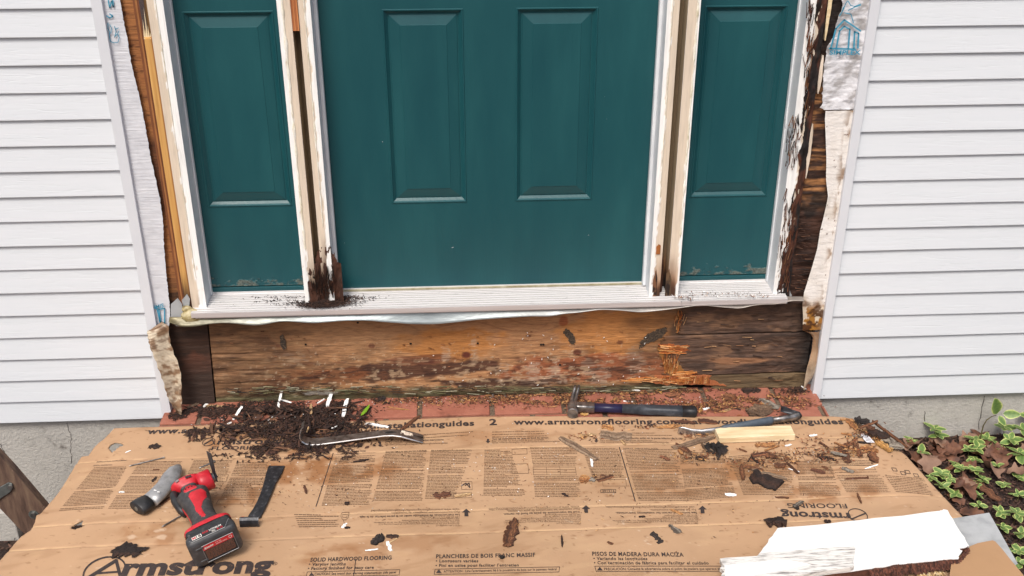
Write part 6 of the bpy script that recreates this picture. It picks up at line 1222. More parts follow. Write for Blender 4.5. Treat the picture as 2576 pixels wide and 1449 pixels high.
WD = [('burnt_chunk', 'charred fan shaped wood fragment below the pine block', 1800, 1132, 24, 3, .050, .016, 'black', dict(rough=.9, taper=.5, nc=10, ns=12)), ('wood_chip', 'brown frayed half of the charred fragment, on its left side', 1784, 1127, 13, -3, .040, .013, 'greybrown', dict(rough=.8, nc=9)),
      ('wood_strip', 'long brown weathered strip reaching under the nail puller', 1744, 1113, 52, -14, .022, .005, 'greybrown', {}), ('wood_chip', 'crumbly brown chip under the left end of the long brown strip', 1716, 1128, 18, 8, .024, .006, 'brown', dict(rough=.8)), ('wood_chip', 'orange chip beside the crumbly brown chip', 1712, 1138, 5, 6, .010, .004, 'orange', {}),
      ('wood_sheet', 'flat grey brown veneer piece on the carton below the hammer', 1549, 1096, 39, 3, .042, .003, 'greybrown', dict(taper=.1, rough=.12)), ('wood_chip', 'rusty crumbly chip on top of the grey veneer piece', 1530, 1076, 14, 4, .02, .007, 'orange', dict(rough=.9)),
      ('wood_splinter', 'long grey weathered splinter slanting down the carton', 1455, 1129, 46, 27, .022, .007, 'greybrown', {}), ('wood_splinter', 'pale shredded splinters left of the grey veneer piece', 1475, 1096, 20, -2, .014, .004, 'tan', dict(rough=.9)),
      ('wood_chip', 'fibrous orange chip below the long grey splinter', 1471, 1206, 12, 1, .030, .007, 'orange', dict(rough=.9)), ('wood_strip', 'brown flat strip right of the fibrous orange chip', 1522, 1204, 19, -6, .014, .004, 'brown', dict(taper=.1)), ('wood_chip', 'grey and white frayed chip between orange chip and brown strip', 1489, 1207, 8, 3, .014, .005, 'grey', dict(rough=.8)),
      ('wood_chunk', 'black rotten wood chunk with layered edge in the right of the carton', 1926, 1211, 34, 15, .052, .016, 'dark', dict(taper=.05, nc=7, rough=.08)), ('wood_strip', 'long tan strip behind the black rotten chunk', 1935, 1194, 44, 12, .014, .005, 'greybrown', {}),
      ('wood_chip', 'brown upright chip left of the black rotten chunk', 1867, 1189, 2, 18, .012, .007, 'brown', {}), ('wood_strip', 'flat brown strip above the black rotten chunk', 1898, 1178, 22, 3, .009, .004, 'brown', {}), ('wood_splinter', 'thin dark stick standing left of the brown fragments', 1889, 1150, -8, 12, .004, .003, 'dark', {}),
      ('wood_chip', 'short dark strip below the left end of the pine block', 1869, 1133, 10, 4, .006, .003, 'brown', {}), ('wood_chunk', 'dark reddish strip in the fragments under the pine block', 1913, 1145, 22, -2, .018, .008, 'red', dict(rough=.5)), ('wood_chunk', 'broken orange brown lump in the fragments under the pine block', 1941, 1148, 12, 6, .022, .010, 'brown', dict(rough=.8)),
      ('wood_splinter', 'orange splinter just under the right half of the pine block', 1942, 1128, 18, -6, .007, .004, 'orange', {}), ('wood_splinter', 'light splintery heap edge under the pine block', 1925, 1120, 26, 0, .013, .004, 'orange', dict(rough=.8)), ('wood_chip', 'dark curled chip at the left of the fragments', 1902, 1160, 10, 8, .008, .004, 'dark', {}),
      ('wood_chip', 'chunky brown chip below the fragments under the pine block', 1962, 1173, 13, 0, .016, .008, 'brown', dict(rough=.7)), ('wood_splinter', 'brown splinter slanting right of the chunky brown chip', 1985, 1156, 9, 10, .006, .003, 'brown', {}), ('wood_splinter', 'longer brown splinter slanting left of the thin white one', 1994, 1178, 14, 14, .009, .004, 'brown', {}),
      ('wood_chip', 'reddish flat chip inside a printed box', 2058, 1185, 18, 4, .014, .004, 'red', {}), ('wood_chip', 'small chip above the reddish flat one', 2075, 1176, 8, 3, .007, .003, 'brown', {}), ('wood_chip', 'dark grey ridged chip right of the reddish flat one', 2133, 1183, 15, 6, .013, .006, 'grey', {}),
      ('wood_splinter', 'pale grey splinter lying over brown chips at the right', 2110, 1142, 20, 5, .014, .003, 'grey', dict(rough=.4, z=CZ+.008)), ('wood_chunk', 'brown soft chunk under the pale grey splinter', 2125, 1144, 10, 18, .022, .008, 'brown', dict(rough=.6)), ('wood_splinter', 'dark narrow splinter left of the pale grey one', 2083, 1152, 20, 6, .009, .004, 'dark', {}), ('wood_chip', 'dark blob at the end of the dark narrow splinter', 2066, 1150, 5, 6, .018, .006, 'dark', {}),
      ('wood_chunk', 'brown stubby chunk standing alone below the orange pieces', 2196, 1153, 5, 11, .024, .012, 'brown', dict(taper=.5)), ('wood_chunk', 'brown thick chunk left of the orange pieces', 2158, 1133, 8, 16, .018, .010, 'brown', {}), ('wood_strip', 'orange strip from the fragments to the brown thick chunk', 2125, 1124, 26, 10, .007, .004, 'orange', {}),
      ('wood_chunk', 'bright orange split wood, right piece by the carton edge', 2222, 1123, 18, 14, .020, .014, 'yellow', dict(rough=.4)), ('wood_chunk', 'bright orange split wood, left piece by the carton edge', 2186, 1131, 22, 4, .026, .010, 'orange', dict(rough=.6)), ('wood_splinter', 'brown stick slanting up from the carton middle right', 2143, 1114, 12, -12, .012, .006, 'brown', {}),
      ('wood_splinter', 'dark narrow chip above the orange split wood', 2173, 1114, 17, 1, .009, .006, 'dark', {}), ('wood_chip', 'small reddish chip left of the dark narrow one', 2128, 1118, 10, -3, .009, .004, 'red', {}), ('wood_plank', 'long grey black rotten plank at the right edge of the carton', 2240, 1112, 30, 17, .026, .012, 'grey', dict(rough=.7, z=CZ+.010)),
      ('wood_plank', 'black slab under the top of the right heap', 2210, 1093, 22, 10, .030, .010, 'dark', dict(z=CZ+.018, rough=.5)), ('wood_plank', 'brown long splinter on the outer side of the right heap', 2240, 1095, 44, 34, .010, .008, 'brown', dict(z=CZ+.016)), ('wood_strip', 'brown flat strip lying across the top of the right heap', 2184, 1069, 22, -8, .010, .005, 'brown', dict(z=CZ+.028, taper=.1)),
      ('wood_chunk', 'rough dark bark lump crowning the right heap', 2167, 1060, 16, 3, .026, .014, 'black', dict(rough=.9, z=CZ+.016)), ('wood_chunk', 'orange layered bark at the left of the right heap', 2146, 1069, 10, 12, .020, .008, 'orange', dict(rough=.6)), ('wood_chip', 'brown round chip in the middle of the right heap', 2190, 1078, 10, 3, .02, .008, 'brown', dict(z=CZ+.024)),
      ('wood_strip', 'orange sliver at the top right corner of the carton', 2130, 1056, 16, 0, .008, .003, 'orange', {}), ('wood_chip', 'flat tan strip left of the grey leaf', 2130, 1092, 14, 2, .009, .002, 'orange', {}), ('dry_leaf', 'grey dried leaf curl left of the white paper', 2156, 1097, 12, 1, .020, .003, 'grey', dict(taper=.8)),
      ('wood_splinter', 'small brown twig below the printed columns at right', 2162, 1254, 5, 12, .006, .004, 'brown', {}), ('wood_strip', 'flat brown strip above the upside down lettering', 1967, 1251, 17, 1, .007, .002, 'brown', {}), ('wood_chip', 'dark frayed chip lying on the upside down word', 2003, 1276, 7, 5, .014, .006, 'black', dict(rough=.8)), ('wood_splinter', 'pale grey splinter lying on the upside down word', 2008, 1268, 11, -7, .010, .003, 'grey', dict(z=CZ+.006)),
      ('wood_chunk', 'dark crumbly lump left of the upside down logo', 1951, 1315, 24, 1, .034, .011, 'dark', dict(rough=1., nc=9, ns=10)), ('wood_chip', 'small dark lump against the top edge of the white board', 2081, 1311, 8, 0, .012, .006, 'dark', dict(rough=.8)), ('wood_chip', 'dark leaf scrap left of the grey handle', 388, 1123, 14, 0, .024, .003, 'dark', dict(rough=.6)),
      ('wood_chip', 'dark small chip above the grey handle', 388, 1207, 5, -6, .009, .003, 'dark', {}), ('wood_strip', 'flat brown strip above the grey handle', 393, 1182, 8, 0, .005, .002, 'brown', {}), ('wood_strip', 'brown sliver between grey handle and power tool', 416, 1260, 14, -9, .010, .003, 'brown', {}),
      ('dirt_patch', 'flat dark brown crumbly patch left of the battery pack', 322, 1385, 32, 4, .038, .003, 'dark', dict(rough=.9, nc=9, ns=12)), ('wood_chunk', 'black oval wood chunk at the centre front', 949, 1359, 8, -12, .026, .010, 'black', dict(taper=.5)), ('wood_strip', 'dark flat strip right of the black oval chunk', 987, 1350, 15, 1, .013, .004, 'dark', {}), ('wood_splinter', 'thin pale splinter below the dark flat strip', 991, 1359, 13, -8, .004, .002, 'tan', {}),
      ('wood_chunk', 'fibrous reddish brown wood piece standing out at the centre front', 1284, 1343, 10, -32, .030, .009, 'brown', dict(rough=.35, nc=11, ns=14, taper=.35)), ('wood_chip', 'orange layer of the fibrous piece, right side', 1293, 1340, 8, -20, .012, .006, 'orange', dict(rough=.6)), ('wood_chip', 'shredded reddish bundle beside a printed box', 1112, 1246, 18, -3, .022, .005, 'red', dict(rough=1.)),
      ('wood_strip', 'tan curved strip lying in a printed box', 1165, 1246, 20, -4, .011, .003, 'tan', {}), ('wood_chip', 'black blob on the French heading', 1263, 1402, 6, 1, .010, .006, 'black', dict(rough=.6)), ('wood_chip', 'dark small lump by the printed trowel', 874, 1328, 7, 0, .008, .004, 'dark', {}),
      ('wood_chip', 'grey brown frayed chip left of the dark elongated one', 1698, 1331, 11, 9, .017, .004, 'grey', dict(rough=.8)), ('wood_chunk', 'black elongated chip above the Spanish heading', 1650, 1350, 10, 9, .016, .006, 'black', dict(rough=.5)), ('wood_chip', 'black forked bit just under the black elongated chip', 1661, 1364, 7, -3, .010, .005, 'black', {}), ('wood_splinter', 'tan pointed strip on the English print', 1702, 1288, 15, 6, .008, .003, 'orange', {}),
      ('wood_splinter', 'dark spindle standing upright above the French heading', 1414, 1361, 1, 16, .006, .003, 'dark', dict(taper=.9)), ('wood_chip', 'pale brown smudge chip right of the dark spindle', 1535, 1366, 7, 3, .008, .002, 'brown', {}), ('wood_chip', 'small dark oval chip on the English print', 1615, 1300, 8, 0, .006, .003, 'dark', {}), ('wood_chip', 'dark oval chip at the right end of the middle fine print', 1422, 1245, 7, 4, .008, .003, 'dark', {}),
      ('wood_chunk', 'brown square block standing on the right bricks', 1835, 1003, 11, 5, .030, .018, 'brown', dict(taper=.1)), ('wood_chip', 'dark red leaf shaped chip on the bricks above the hammer grip', 1692, 995, 19, 0, .022, .010, 'red', dict(taper=.8)), ('wood_chunk', 'large flaky brown slab behind the hook of the nail puller', 1908, 1035, 28, -4, .050, .014, 'greybrown', dict(rough=.7, nc=9)), ('wood_chunk', 'grey frayed slab left of the hooked head', 1935, 1017, 20, 10, .030, .010, 'grey', dict(rough=.7)),
      ('wood_chunk', 'dark soft lump at the back of the right bricks', 1888, 984, 20, -1, .024, .010, 'dark', dict(rough=.9)), ('wood_splinter', 'dark short stick on the bricks right of the hammer cap', 1848, 1026, 15, 6, .007, .005, 'dark', {}), ('wood_chip', 'yellow stub touching the hammer end cap', 1762, 1032, 3, -7, .010, .006, 'yellow', {}), ('wood_chip', 'yellow splinter tuft at the foot of the fractured board', 1658, 983, 7, 7, .012, .006, 'yellow', dict(rough=.8)),
      ('wood_chip', 'yellow wedge between two bricks under the hammer head', 1470, 1042, 10, 0, .016, .005, 'yellow', {}), ('wood_splinter', 'tan splinter on the bricks left of the hooked slab', 1832, 1031, 16, -6, .008, .003, 'tan', {}), ('wood_chip', 'reddish chips pile on the lettering left of the nail puller', 1720, 1062, 30, 2, .016, .005, 'red', dict(rough=.9)), ('wood_chip', 'flat reddish slab on the lettering behind the grey grip', 1780, 1061, 24, 3, .022, .006, 'red', dict(rough=.4)), ('wood_splinter', 'orange splinter left of the claw of the nail puller', 1680, 1074, 26, -2, .014, .005, 'orange', dict(rough=.9)),
      ('wood_chunk', 'round black crumb lump on the bricks left of centre', 959, 1005, 9, 0, .022, .014, 'black', dict(rough=.7)), ('dry_leaf', 'orange dried leaf scrap at the foot of the board, left of two', 984, 993, 10, 3, .014, .005, 'orange', dict(taper=.6)), ('dry_leaf', 'orange dried leaf scrap at the foot of the board, right of two', 1022, 991, 10, -2, .014, .006, 'orange', dict(taper=.6)), ('dry_leaf', 'rusty dried leaf scrap on the middle brick', 1214, 1006, 12, -2, .020, .007, 'red', dict(taper=.8, rough=.7)),
      ('twig', 'long thin tan twig on the bricks at the foot of the board', 1070, 988, 68, -3, .003, .002, 'tan', {}), ('twig', 'brown flat splinter right of the rusty leaf scrap', 1170, 1004, 26, 3, .010, .004, 'brown', {}), ('pine_needle', 'orange pine needles lying on the brick right of the heap', 1000, 1027, 28, 4, .0022, .001, 'yellow', {}), ('pine_needle', 'thin pine needle just under the other needles', 996, 1030, 22, 1, .0016, .001, 'yellow', {}),
      ('wood_strip', 'long brown splinter bridging bricks and lettering right of the heap', 1030, 1066, 24, -20, .013, .004, 'brown', {}), ('wood_chip', 'tan chip standing in the middle of the dark heap', 782, 1030, 0, -12, .009, .004, 'tan', dict(z=BZ+.022)), ('wood_splinter', 'grey sliver standing in the heap inside the pry bar hook', 775, 1080, 3, -8, .005, .003, 'tan', dict(z=CZ+.02)),
      ('wood_splinter', 'dark reddish splinter left of the heap foot', 750, 1140, 26, -6, .007, .003, 'red', {}), ('wood_chip', 'brown oval chip at left of the long thin printed rule', 768, 1231, 3, 10, .007, .003, 'red', {}), ('wood_chip', 'dark round lump under the middle fine print', 873, 1267, 6, 0, .011, .005, 'dark', {}), ('wood_chip', 'dark bark bit above the middle fine print', 908, 1159, 18, -3, .008, .003, 'dark', dict(rough=.7)), ('wood_chip', 'red brown bark bit right of the pry bar hook in the heap', 800, 1132, 10, 6, .012, .004, 'brown', {}),
      ('wood_chip', 'pale bark strip on the bricks near the stained flap', 490, 1018, 18, -8, .012, .004, 'greybrown', {}), ('wood_chip', 'tan flaky strip right of the pale bark strip', 540, 1022, 20, 1, .014, .003, 'tan', dict(rough=.7)), ('wood_chip', 'reddish chip on the carton right of the grey veneer', 1673, 1153, 12, 4, .012, .004, 'red', {}), ('wood_chip', 'dark crumb cluster left of the charred fragment', 1762, 1154, 11, 3, .018, .005, 'dark', dict(rough=.9)), ('wood_chip', 'small brown chip pair left of the printed squares', 2073, 1120, 12, 8, .008, .004, 'brown', {}), ('wood_chip', 'tan smudge chip under the veneer piece', 1568, 1114, 6, 6, .008, .004, 'tan', {})]
for n_, l, x, y, dx, dy, w, th, pal, k in WD:
    cat = {'pine_needle': 'pine needle', 'twig': 'twig', 'dry_leaf': 'dry leaf', 'dirt_patch': 'dirt'}.get(n_, 'wood piece')
    P2(n_, l, cat, x, y, dx, dy, w, th, pal, **k)
# green blade and printed paper
gl = [PZ(a, b, BZ+.012) for a, b in ((907, 1046), (910, 1038), (918, 1028), (930, 1016), (929, 1024), (922, 1036), (913, 1043))]
tag(slab('green_leaf', gl, (0, 0, 1), -.0012, 0, M['grass'], None), 'single bright green leaf blade on the edge of the dark heap', 'leaf')
pp = empty('paper_scrap', tuple(PZ(2179, 1101, CZ+.006)), 'white printed paper scrap caught under the right heap of wood', 'paper')
slab('paper_face', [PZ(a, b, CZ+.006) for a, b in ((2164, 1089), (2185, 1096), (2200, 1113), (2180, 1112), (2172, 1104))], (0, 0, 1), -.0008, 0, M['paper'], pp)
for i in range(5): strokes('printed_row', [[(2168+i*2.6, 1092+i*4), (2180+i*3.6, 1095+i*3.8)]], .9, lambda p: PZ(p[0], p[1], CZ+.0066), M['print'], pp)
# rotten end of the mullion
rot = []
def rotpost(px0, px1, py0, py1, Yf, seed, label=None):
    a = PY(px0, py1, Yf); b = PY(px1, py0, Yf); zb_ = ZT+.003 if py1 > 700 else a[2]; 
    P_, F_, u, v_ = grid(np.linspace(0, 1, 40), np.linspace(0, 1, 60), lambda u, v: (a[0]+(b[0]-a[0])*u, np.full_like(u, Yf), zb_+(b[2]-zb_)*v))
    X_, Z_ = P_[:, 0], P_[:, 2]; n = fbm(X_*120, Z_*40, seed, 4); P_[:, 1] += (.016 if not label else .003)*(fbm(X_*70, Z_*25, seed+1, 4)-.5); c = mix(lin('#21140f'), lin(label or '#573322'), n if not label else n*.5+.5)
    if label and 'b06a' not in label: c = mix(c, lin('#241710'), sst(.5, .64, fbm(X_*90, Z_*30, seed+6, 4)))
    top = 1-.30*fbm(X_*130, X_*0, seed+2, 3)-.22*np.abs(u*2-1); keepv = v_ < top
    ff = [tuple(q) for q in F_ if keepv[q].all()]; return mesh('rotten_wood', P_, ff, M['attrpost'], frame, col=c)
rotpost(776, 806, 640, 762, .004, 201); rotpost(798, 851, 578, 762, .001, 205); rotpost(774, 800, 690, 766, -.004, 213); rotpost(1654, 1673, 622, 748, .020, 203); rotpost(1640, 1656, 668, 748, -.0015, 207, '#7a5236'); rotpost(1672, 1692, 664, 748, -.0015, 209, '#6a5138'); rotpost(1650, 1663, 606, 640, -.003, 211, '#b06a30')
splinters(((785, 690), (842, 745)), 120, .012, .04, .0011, ['#2a1913', '#4a2c1e', '#5c3a28', '#1d120e'], 21, False, frame, 'rot_fibres', -.012).__setitem__('kind', 'stuff')

for (xa, ya, xb, yb_) in ((1990, 20, 2030, 150), (1985, 150, 2020, 300), (1975, 300, 2010, 430), (1968, 500, 1995, 620), (1955, 620, 1985, 740)):
    splinters(((xa+38*(ya < 200), ya), (xb+14*(ya < 200), yb_)), 46, .012, .045, .0013, ['#2a1711', '#5c3020', '#7a4a30', '#1a100d', '#8a6040'], 60+xa, False, rsh, 'jamb_splinters', -.006).__setitem__('kind', 'stuff')
splinters(((1985, 560), (2030, 740)), 70, .008, .03, .0016, ['#2a1711', '#3c2418', '#150e0b', '#5a3a28'], 77, True, rsh, 'jamb_splinters', .004).__setitem__('kind', 'stuff')
# ================================================================== MULCH, OAK LEAVES, VARIEGATED PLANTS
def zsoil(px, py): return -.165
def zs_(x, y): return float(gz(np.array(x), np.array(y)))
ML = ['#2b1c18', '#3a2721', '#1c1311', '#4d362c', '#60463a']
def mulch(name, x0, x1, y0, y1, n, label, seed, L=(.006, .03)):
    r = np.random.default_rng(seed); x = r.uniform(x0, x1, n); y = r.uniform(y0, y1, n); z = gz(x, y)+r.uniform(0, .012, n)
    l = r.uniform(*L, n); w = r.uniform(.002, .008, n); t = r.uniform(.001, .004, n); yaw = r.uniform(0, 6.28, n); pt = r.normal(0, .3, n)
    ex = np.stack([np.cos(yaw)*np.cos(pt), np.sin(yaw)*np.cos(pt), np.sin(pt)], 1); ey = np.cross([0, 0, 1.], ex); ey /= np.linalg.norm(ey, axis=1, keepdims=True); ez = np.cross(ex, ey); C_ = np.stack([x, y, z], 1); q = []
    for sx, sy, sz in ((-1, -.25, 0), (-.3, -1, -1), (-.3, 1, -1), (-.35, 0, 1), (.5, -1, -1), (.4, 1, -1), (.45, 0, 1), (1, .2, 0)): q.append(C_+ex*(sx*l/2)[:, None]+ey*(sy*w/2*r.uniform(.6, 1.3, n))[:, None]+ez*(sz*t/2)[:, None])
    P_ = np.stack(q, 1).reshape(-1, 3); F0 = np.array([(0, 1, 3), (0, 3, 2), (0, 2, 1), (1, 4, 6), (1, 6, 3), (3, 6, 5), (3, 5, 2), (1, 2, 5), (1, 5, 4), (4, 7, 6), (6, 7, 5), (4, 5, 7)])
    cl = np.array([lin(c) for c in ML]); cc = np.repeat(cl[r.integers(len(cl), size=n)]*r.uniform(.6, 1.4, (n, 1)), 8, 0)
    tag(mesh(name, P_, (np.arange(n)[:, None, None]*8+F0[None]).reshape(-1, 3), M['mulch'], None, col=cc, base=tuple(C_.mean(0))), label, 'mulch', kind='stuff')
mulch('bark_mulch', 1.05, 2.3, -1.1, .01, 17000, 'dark bark mulch bed right of the step under the plants', 31)
mulch('bark_mulch', -2.4, -1.15, -1.1, .01, 7000, 'dark bark mulch bed at the lower left behind the carton', 32)
def leaf_mesh(kind):
    U = np.linspace(0, 1, 9); Wn = np.linspace(-1, 1, 7); v = []; e = []
    for u in U:
        w = .33*math.sin(math.pi*min(1, u**.85))**.65*(1-.15*u)+.003
        for s in Wn: v.append((u, s*w*(1+.05*math.sin(u*40+s)), .06*abs(s)*w*2-.10*u*u)); e.append(max(abs(s)**3, .8 if u > .97 else 0))
    n = 7; f = [(i*n+k, i*n+k+1, (i+1)*n+k+1, (i+1)*n+k) for i in range(8) for k in range(6)]
    me = bpy.data.meshes.new('leaf'); me.from_pydata(v, [], f); me.materials.append(M['leaf']); me.polygons.foreach_set('use_smooth', [True]*len(f))
    a = me.attributes.new('edge', 'FLOAT', 'POINT'); a.data.foreach_set('value', [x*.62 for x in e]); return me
LM = leaf_mesh(0)
def put(me, name, parent, loc, yaw, pitch, roll, s):
    o = link(bpy.data.objects.new(name, me)); 
    if parent is not None: o.parent = parent
    o.location = Vector([float(q) for q in loc]); o.rotation_euler = (Matrix.Rotation(yaw, 3, 'Z') @ Matrix.Rotation(-pitch, 3, 'Y') @ Matrix.Rotation(roll, 3, 'X')).to_euler(); o.scale = (s, s, s); return o
def Q(x, y): return 2264+.3141*x, 993.7+.3141*y
def plant(x, y, n, s, h, label, seed, yaw0=None):
    r = random.Random(seed); px, py = Q(x, y); g0 = PZ(px, py+h*340, -.165)
    g = V(g0[0], min(g0[1], -.012), zs_(g0[0], g0[1])); top = g+V(r.uniform(-.006, .006), r.uniform(-.006, .006), h)
    e = empty('ground_plant', tuple(g), label, 'plant', )
    v, f = tube([g-V(0, 0, .01), g*.5+top*.5+V(.003, 0, 0), top], [.0016, .0013, .001], 5); mesh('stem', v, f, M['stem'], e)
    for i in range(n):
        yw = (yaw0 or 0)+2*math.pi*i/n+r.uniform(-.35, .35); k = r.uniform(.75, 1.15); put(LM, 'leaf', e, top-g+V(0, 0, r.uniform(-.004, .004)), yw, r.uniform(-.05, .5), r.uniform(-.4, .4), s*k)
    return e
PLN = [(250, 300, 5, .042, .055, 'three pointed variegated plant rising by the concrete, left of the oak leaves'), (90, 375, 6, .028, .02, 'small fully green plant nearest the rotten planks'), (150, 480, 5, .038, .03, 'round leaved plant touching the carton edge at the top'), (312, 352, 4, .034, .035, 'pale variegated leaves beside the three pointed plant'),
       (600, 375, 7, .036, .03, 'wide variegated plant under the curved stem, at the wall'), (615, 440, 4, .038, .03, 'broad leaved plant in front of the wide one'), (685, 365, 6, .030, .03, 'narrow leaved plant to the right of the wide one'), (770, 430, 7, .032, .03, 'leafy plant below the tall curved stem'), (820, 320, 6, .042, .06, 'large leaved plant against the wall at far right, left of two'),
       (870, 390, 6, .040, .05, 'large drooping leaves in the far right clump'), (950, 340, 6, .044, .07, 'large leaved plant at the right border near the wall'), (930, 500, 6, .048, .04, 'big three lobed variegated leaves at the right border'), (975, 250, 4, .034, .08, 'leaf tips entering at the right border below the siding'),
       (540, 460, 6, .030, .03, 'small yellow edged plant in the middle of the bed'), (590, 515, 6, .032, .02, 'yellow edged plant just below the middle one'), (440, 545, 5, .022, .02, 'thin spindly sprig in the bed beside bark'), (500, 610, 7, .030, .03, 'spreading plant in the middle of the bed, upper'), (600, 620, 8, .030, .03, 'spreading plant with yellow tint right of the upper one'),
       (650, 680, 7, .028, .02, 'yellow tinted plant lower right of the spreading pair'), (340, 660, 8, .032, .03, 'crowded rosette at the carton edge, upper'), (390, 690, 6, .030, .03, 'rosette at the carton edge, right neighbour of the upper one'), (340, 740, 6, .030, .02, 'rosette at the carton edge, lower'), (430, 810, 5, .032, .02, 'flat leaved plant below the carton edge rosettes'),
       (590, 735, 6, .026, .02, 'small pale green plant above the bark strip'), (625, 820, 7, .020, .02, 'tiny dense tuft below the bark strip'), (620, 882, 5, .026, .015, 'small plant with four leaves right of the grey sheet corner'), (840, 725, 6, .028, .02, 'small yellow green plant alone in the dark mulch'), (935, 660, 5, .028, .02, 'small plant near the right border in dark mulch'),
       (940, 810, 5, .030, .02, 'bluish green plant at the right border'), (760, 560, 4, .026, .02, 'small sprig between the two oak leaves'), (900, 985, 8, .036, .04, 'large plant above the grey sheet, right'), (780, 965, 7, .030, .03, 'plant touching the top corner of the grey sheet'), (830, 1070, 5, .030, .02, 'plant beside the slanting edge of the grey sheet'),
       (950, 1130, 7, .030, .03, 'plant at the right border beside the grey sheet'), (900, 1270, 5, .030, .02, 'plant low beside the grey sheet tip'), (960, 1290, 6, .030, .03, 'lowest plant at the right border'), (970, 1380, 6, .030, .02, 'plant under the tip of the grey sheet'), (260, 680, 5, .026, .02, 'plant half hidden behind the carton edge')]
for i, (x, y, n, s, h, l) in enumerate(PLN): plant(x, y, n, s*.92, h, l, 300+i)
# the tall curved stem with three leaves
e = empty('tall_plant', tuple(V(*PZ(*Q(655, 318), -.165))), 'tall curved stem carrying three variegated leaves in front of the concrete', 'plant')
Yt = -.05; g = np.array(e.location); pth = [PY(*Q(*p), Yt) for p in ((655, 325), (656, 290), (668, 245), (695, 200), (735, 172), (776, 160))]; pth[0][2] = g[2]-.01
v, f = tube(pth, [.0022, .002, .0019, .0017, .0014, .0012], 6); mesh('stem', v, f, M['stem'], e, smooth=True)
for (bx, by, tx, ty, w) in ((778, 150, 770, 36, .9), (826, 150, 972, 158, .9), (790, 168, 850, 246, .9)):
    A = PY(*Q(bx, by), Yt); B = PY(*Q(tx, ty), Yt-.02); d = B-A; L_ = np.linalg.norm(d); d /= L_; n_ = unit(np.cross(d, unit(np.cross(V(0, -.8, .6), d)))); n_ = unit(V(0, -.85, .5)-d*(V(0, -.85, .5)@d)); s_ = np.cross(n_, d)
    o = link(bpy.data.objects.new('leaf', LM)); o.parent = e; R_ = Matrix([[d[i]*L_, s_[i]*L_*w, n_[i]*L_] for i in range(3)]).to_4x4(); R_.translation = Vector(A-g); o.matrix_local = R_
# fallen oak leaves
def oak_mesh(seed, m):
    r = random.Random(seed); pts = []
    for sgn in (1, -1):
        side = []
        for i in range(25):
            u = i/24; w = .30*math.sin(math.pi*min(1, u**.8))**.7*(1+.26*math.sin(u*math.pi*7+sgn*.5))+.006; side.append((u, sgn*w))
        pts += side if sgn == 1 else side[::-1]
    b = bmesh.new(); mid = []; 
    Uc = np.linspace(0, 1, 25); top = pts[:25]; bot = pts[25:][::-1]; cr = r.uniform(-.3, .3)
    vs = []
    for i, u in enumerate(Uc):
        zc_ = .12*math.sin(u*math.pi)+.05*math.sin(u*9+seed); row = []
        for t in (1, .5, 0, -.5, -1):
            y = top[i][1]*t if t > 0 else -bot[i][1]*t; row.append(b.verts.new((u, y, zc_+.35*abs(y)*(1+.5*math.sin(u*14+t*3+seed))+cr*y)))
        vs.append(row)
    for i in range(24):
        for k in range(4): b.faces.new((vs[i][k], vs[i][k+1], vs[i+1][k+1], vs[i+1][k]))
    me = bpy.data.meshes.new('oak_leaf'); b.to_mesh(me); b.free(); me.materials.append(m); me.polygons.foreach_set('use_smooth', [True]*len(me.polygons)); return me
OM = [oak_mesh(i, M['oak'] if i % 3 else M['oak2']) for i in range(6)]
OAKW = ['standing up beside the small green plant', 'behind the three pointed plant', 'right of the three pointed plant', 'at the left of the wide plant', 'under the left end of the wide plant', 'lying on a paler leaf', 'right of the round leaved plant', 'curled at the edge of bare mulch', 'half under the carton edge', 'along the carton edge', 'upright against the wall, left of the curved stem',
    'upright against the wall, right of the curved stem', 'between two plants below the crack', 'standing on its tip between plants', 'broad and flat under the leafy plants', 'leaning on the small sprig', 'beside the spreading plants', 'right of the small sprig', 'partly under the big three lobed leaves', 'below the far right clump', 'right of the crowded rosette', 'below the crowded rosette',
    'beside the bark strip', 'next to the grey sheet corner', 'between the narrow leaved plant and the far right clump', 'left of the round leaved plant', 'left of the far right clump', 'at the right border', 'above the grey sheet', 'under the spreading plants', 'left of the big three lobed leaves', 'over two other leaves', 'beside the round leaved plant']
r = random.Random(5)
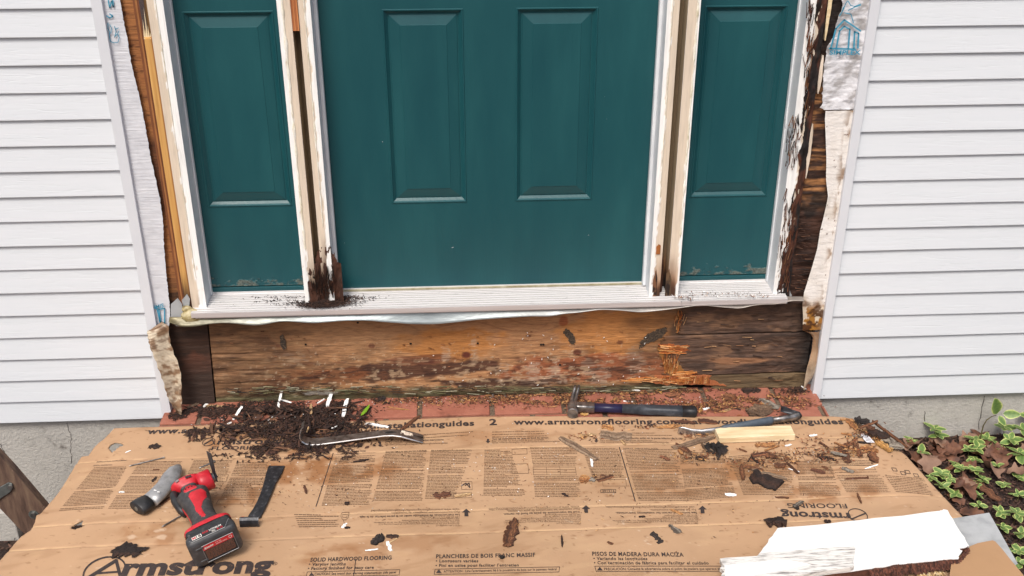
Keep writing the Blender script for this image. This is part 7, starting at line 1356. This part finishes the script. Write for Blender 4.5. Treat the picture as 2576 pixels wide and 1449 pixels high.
for i, (x, y) in enumerate([(130, 320), (250, 360), (330, 400), (400, 380), (450, 420), (390, 450), (260, 480), (300, 520), (180, 570), (230, 610), (560, 310), (620, 330), (480, 350), (540, 420), (700, 460), (690, 540), (640, 590), (820, 560), (860, 600), (860, 460), (430, 700), (470, 740), (520, 770), (520, 850), (700, 420), (150, 430), (760, 350), (950, 470), (480, 890), (560, 640), (740, 500), (350, 440), (200, 400)]):
    q = PZ(*Q(x, y), -.15); o = put(OM[i % 6], 'oak_leaf', None, (q[0], min(q[1], -.02), zs_(q[0], q[1])+.010), r.uniform(0, 6.28), r.uniform(-.15, .25), r.uniform(-.4, .4), r.uniform(.055, .095))
    tag(o, 'dry %s oak leaf %s' % ('pale brown' if i % 3 == 0 else 'reddish brown', OAKW[i]), 'dry leaf', 'dry oak leaves on the mulch')
b1 = PZ(*Q(700, 770), -.16)
bk = piece('bark_strip', 'large reddish bark strip lying on the mulch among plants', 'bark', Q(600, 700), Q(800, 850), .028, .006, 'brown', z=-.160)
piece('bark_strip', 'short bark strip in the upper part of the mulch bed', 'bark', Q(360, 610), Q(420, 570), .018, .006, 'brown', z=-.155)

# ---- small pieces go under the part that carries them
def reparent(o, p):
    l = wloc(o)-wloc(p); o.parent = p; o.location = l
def kids(root, *pre): return [c for c in root.children if c.name.split('.')[0].startswith(pre)]
for c in kids(mt, 'label_', 'top_label', 'battery_rib'): reparent(c, kids(mt, 'battery_pack')[0])
for c in kids(mt, 'indicator_dot', 'dial_window', 'badge'): reparent(c, kids(mt, 'red_housing')[0])
for c in kids(mt, 'blade_bolt'): reparent(c, kids(mt, 'saw_blade')[0])
for c in kids(door, 'raised_panel'): reparent(c, kids(door, 'door_slab')[0])
for sp_ in [o for o in SC.collection.objects if o.name.startswith('sidelight_panel')]:
    for c in kids(sp_, 'raised_panel', 'blistered'): reparent(c, kids(sp_, 'panel_slab')[0])
for c in kids(lg, 'rivet'): reparent(c, kids(lg, 'metal_bracket')[0])
for c in kids(lg, 'bolt_head'): reparent(c, kids(lg, 'washer')[0])
for c in kids(gh, 'end_rivet'): reparent(c, kids(gh, 'butt_cap')[0])
for c in kids(pb_, 'claw_notch', 'nail_slot', 'paint_smear'): reparent(c, kids(pb_, 'steel_bar')[0])
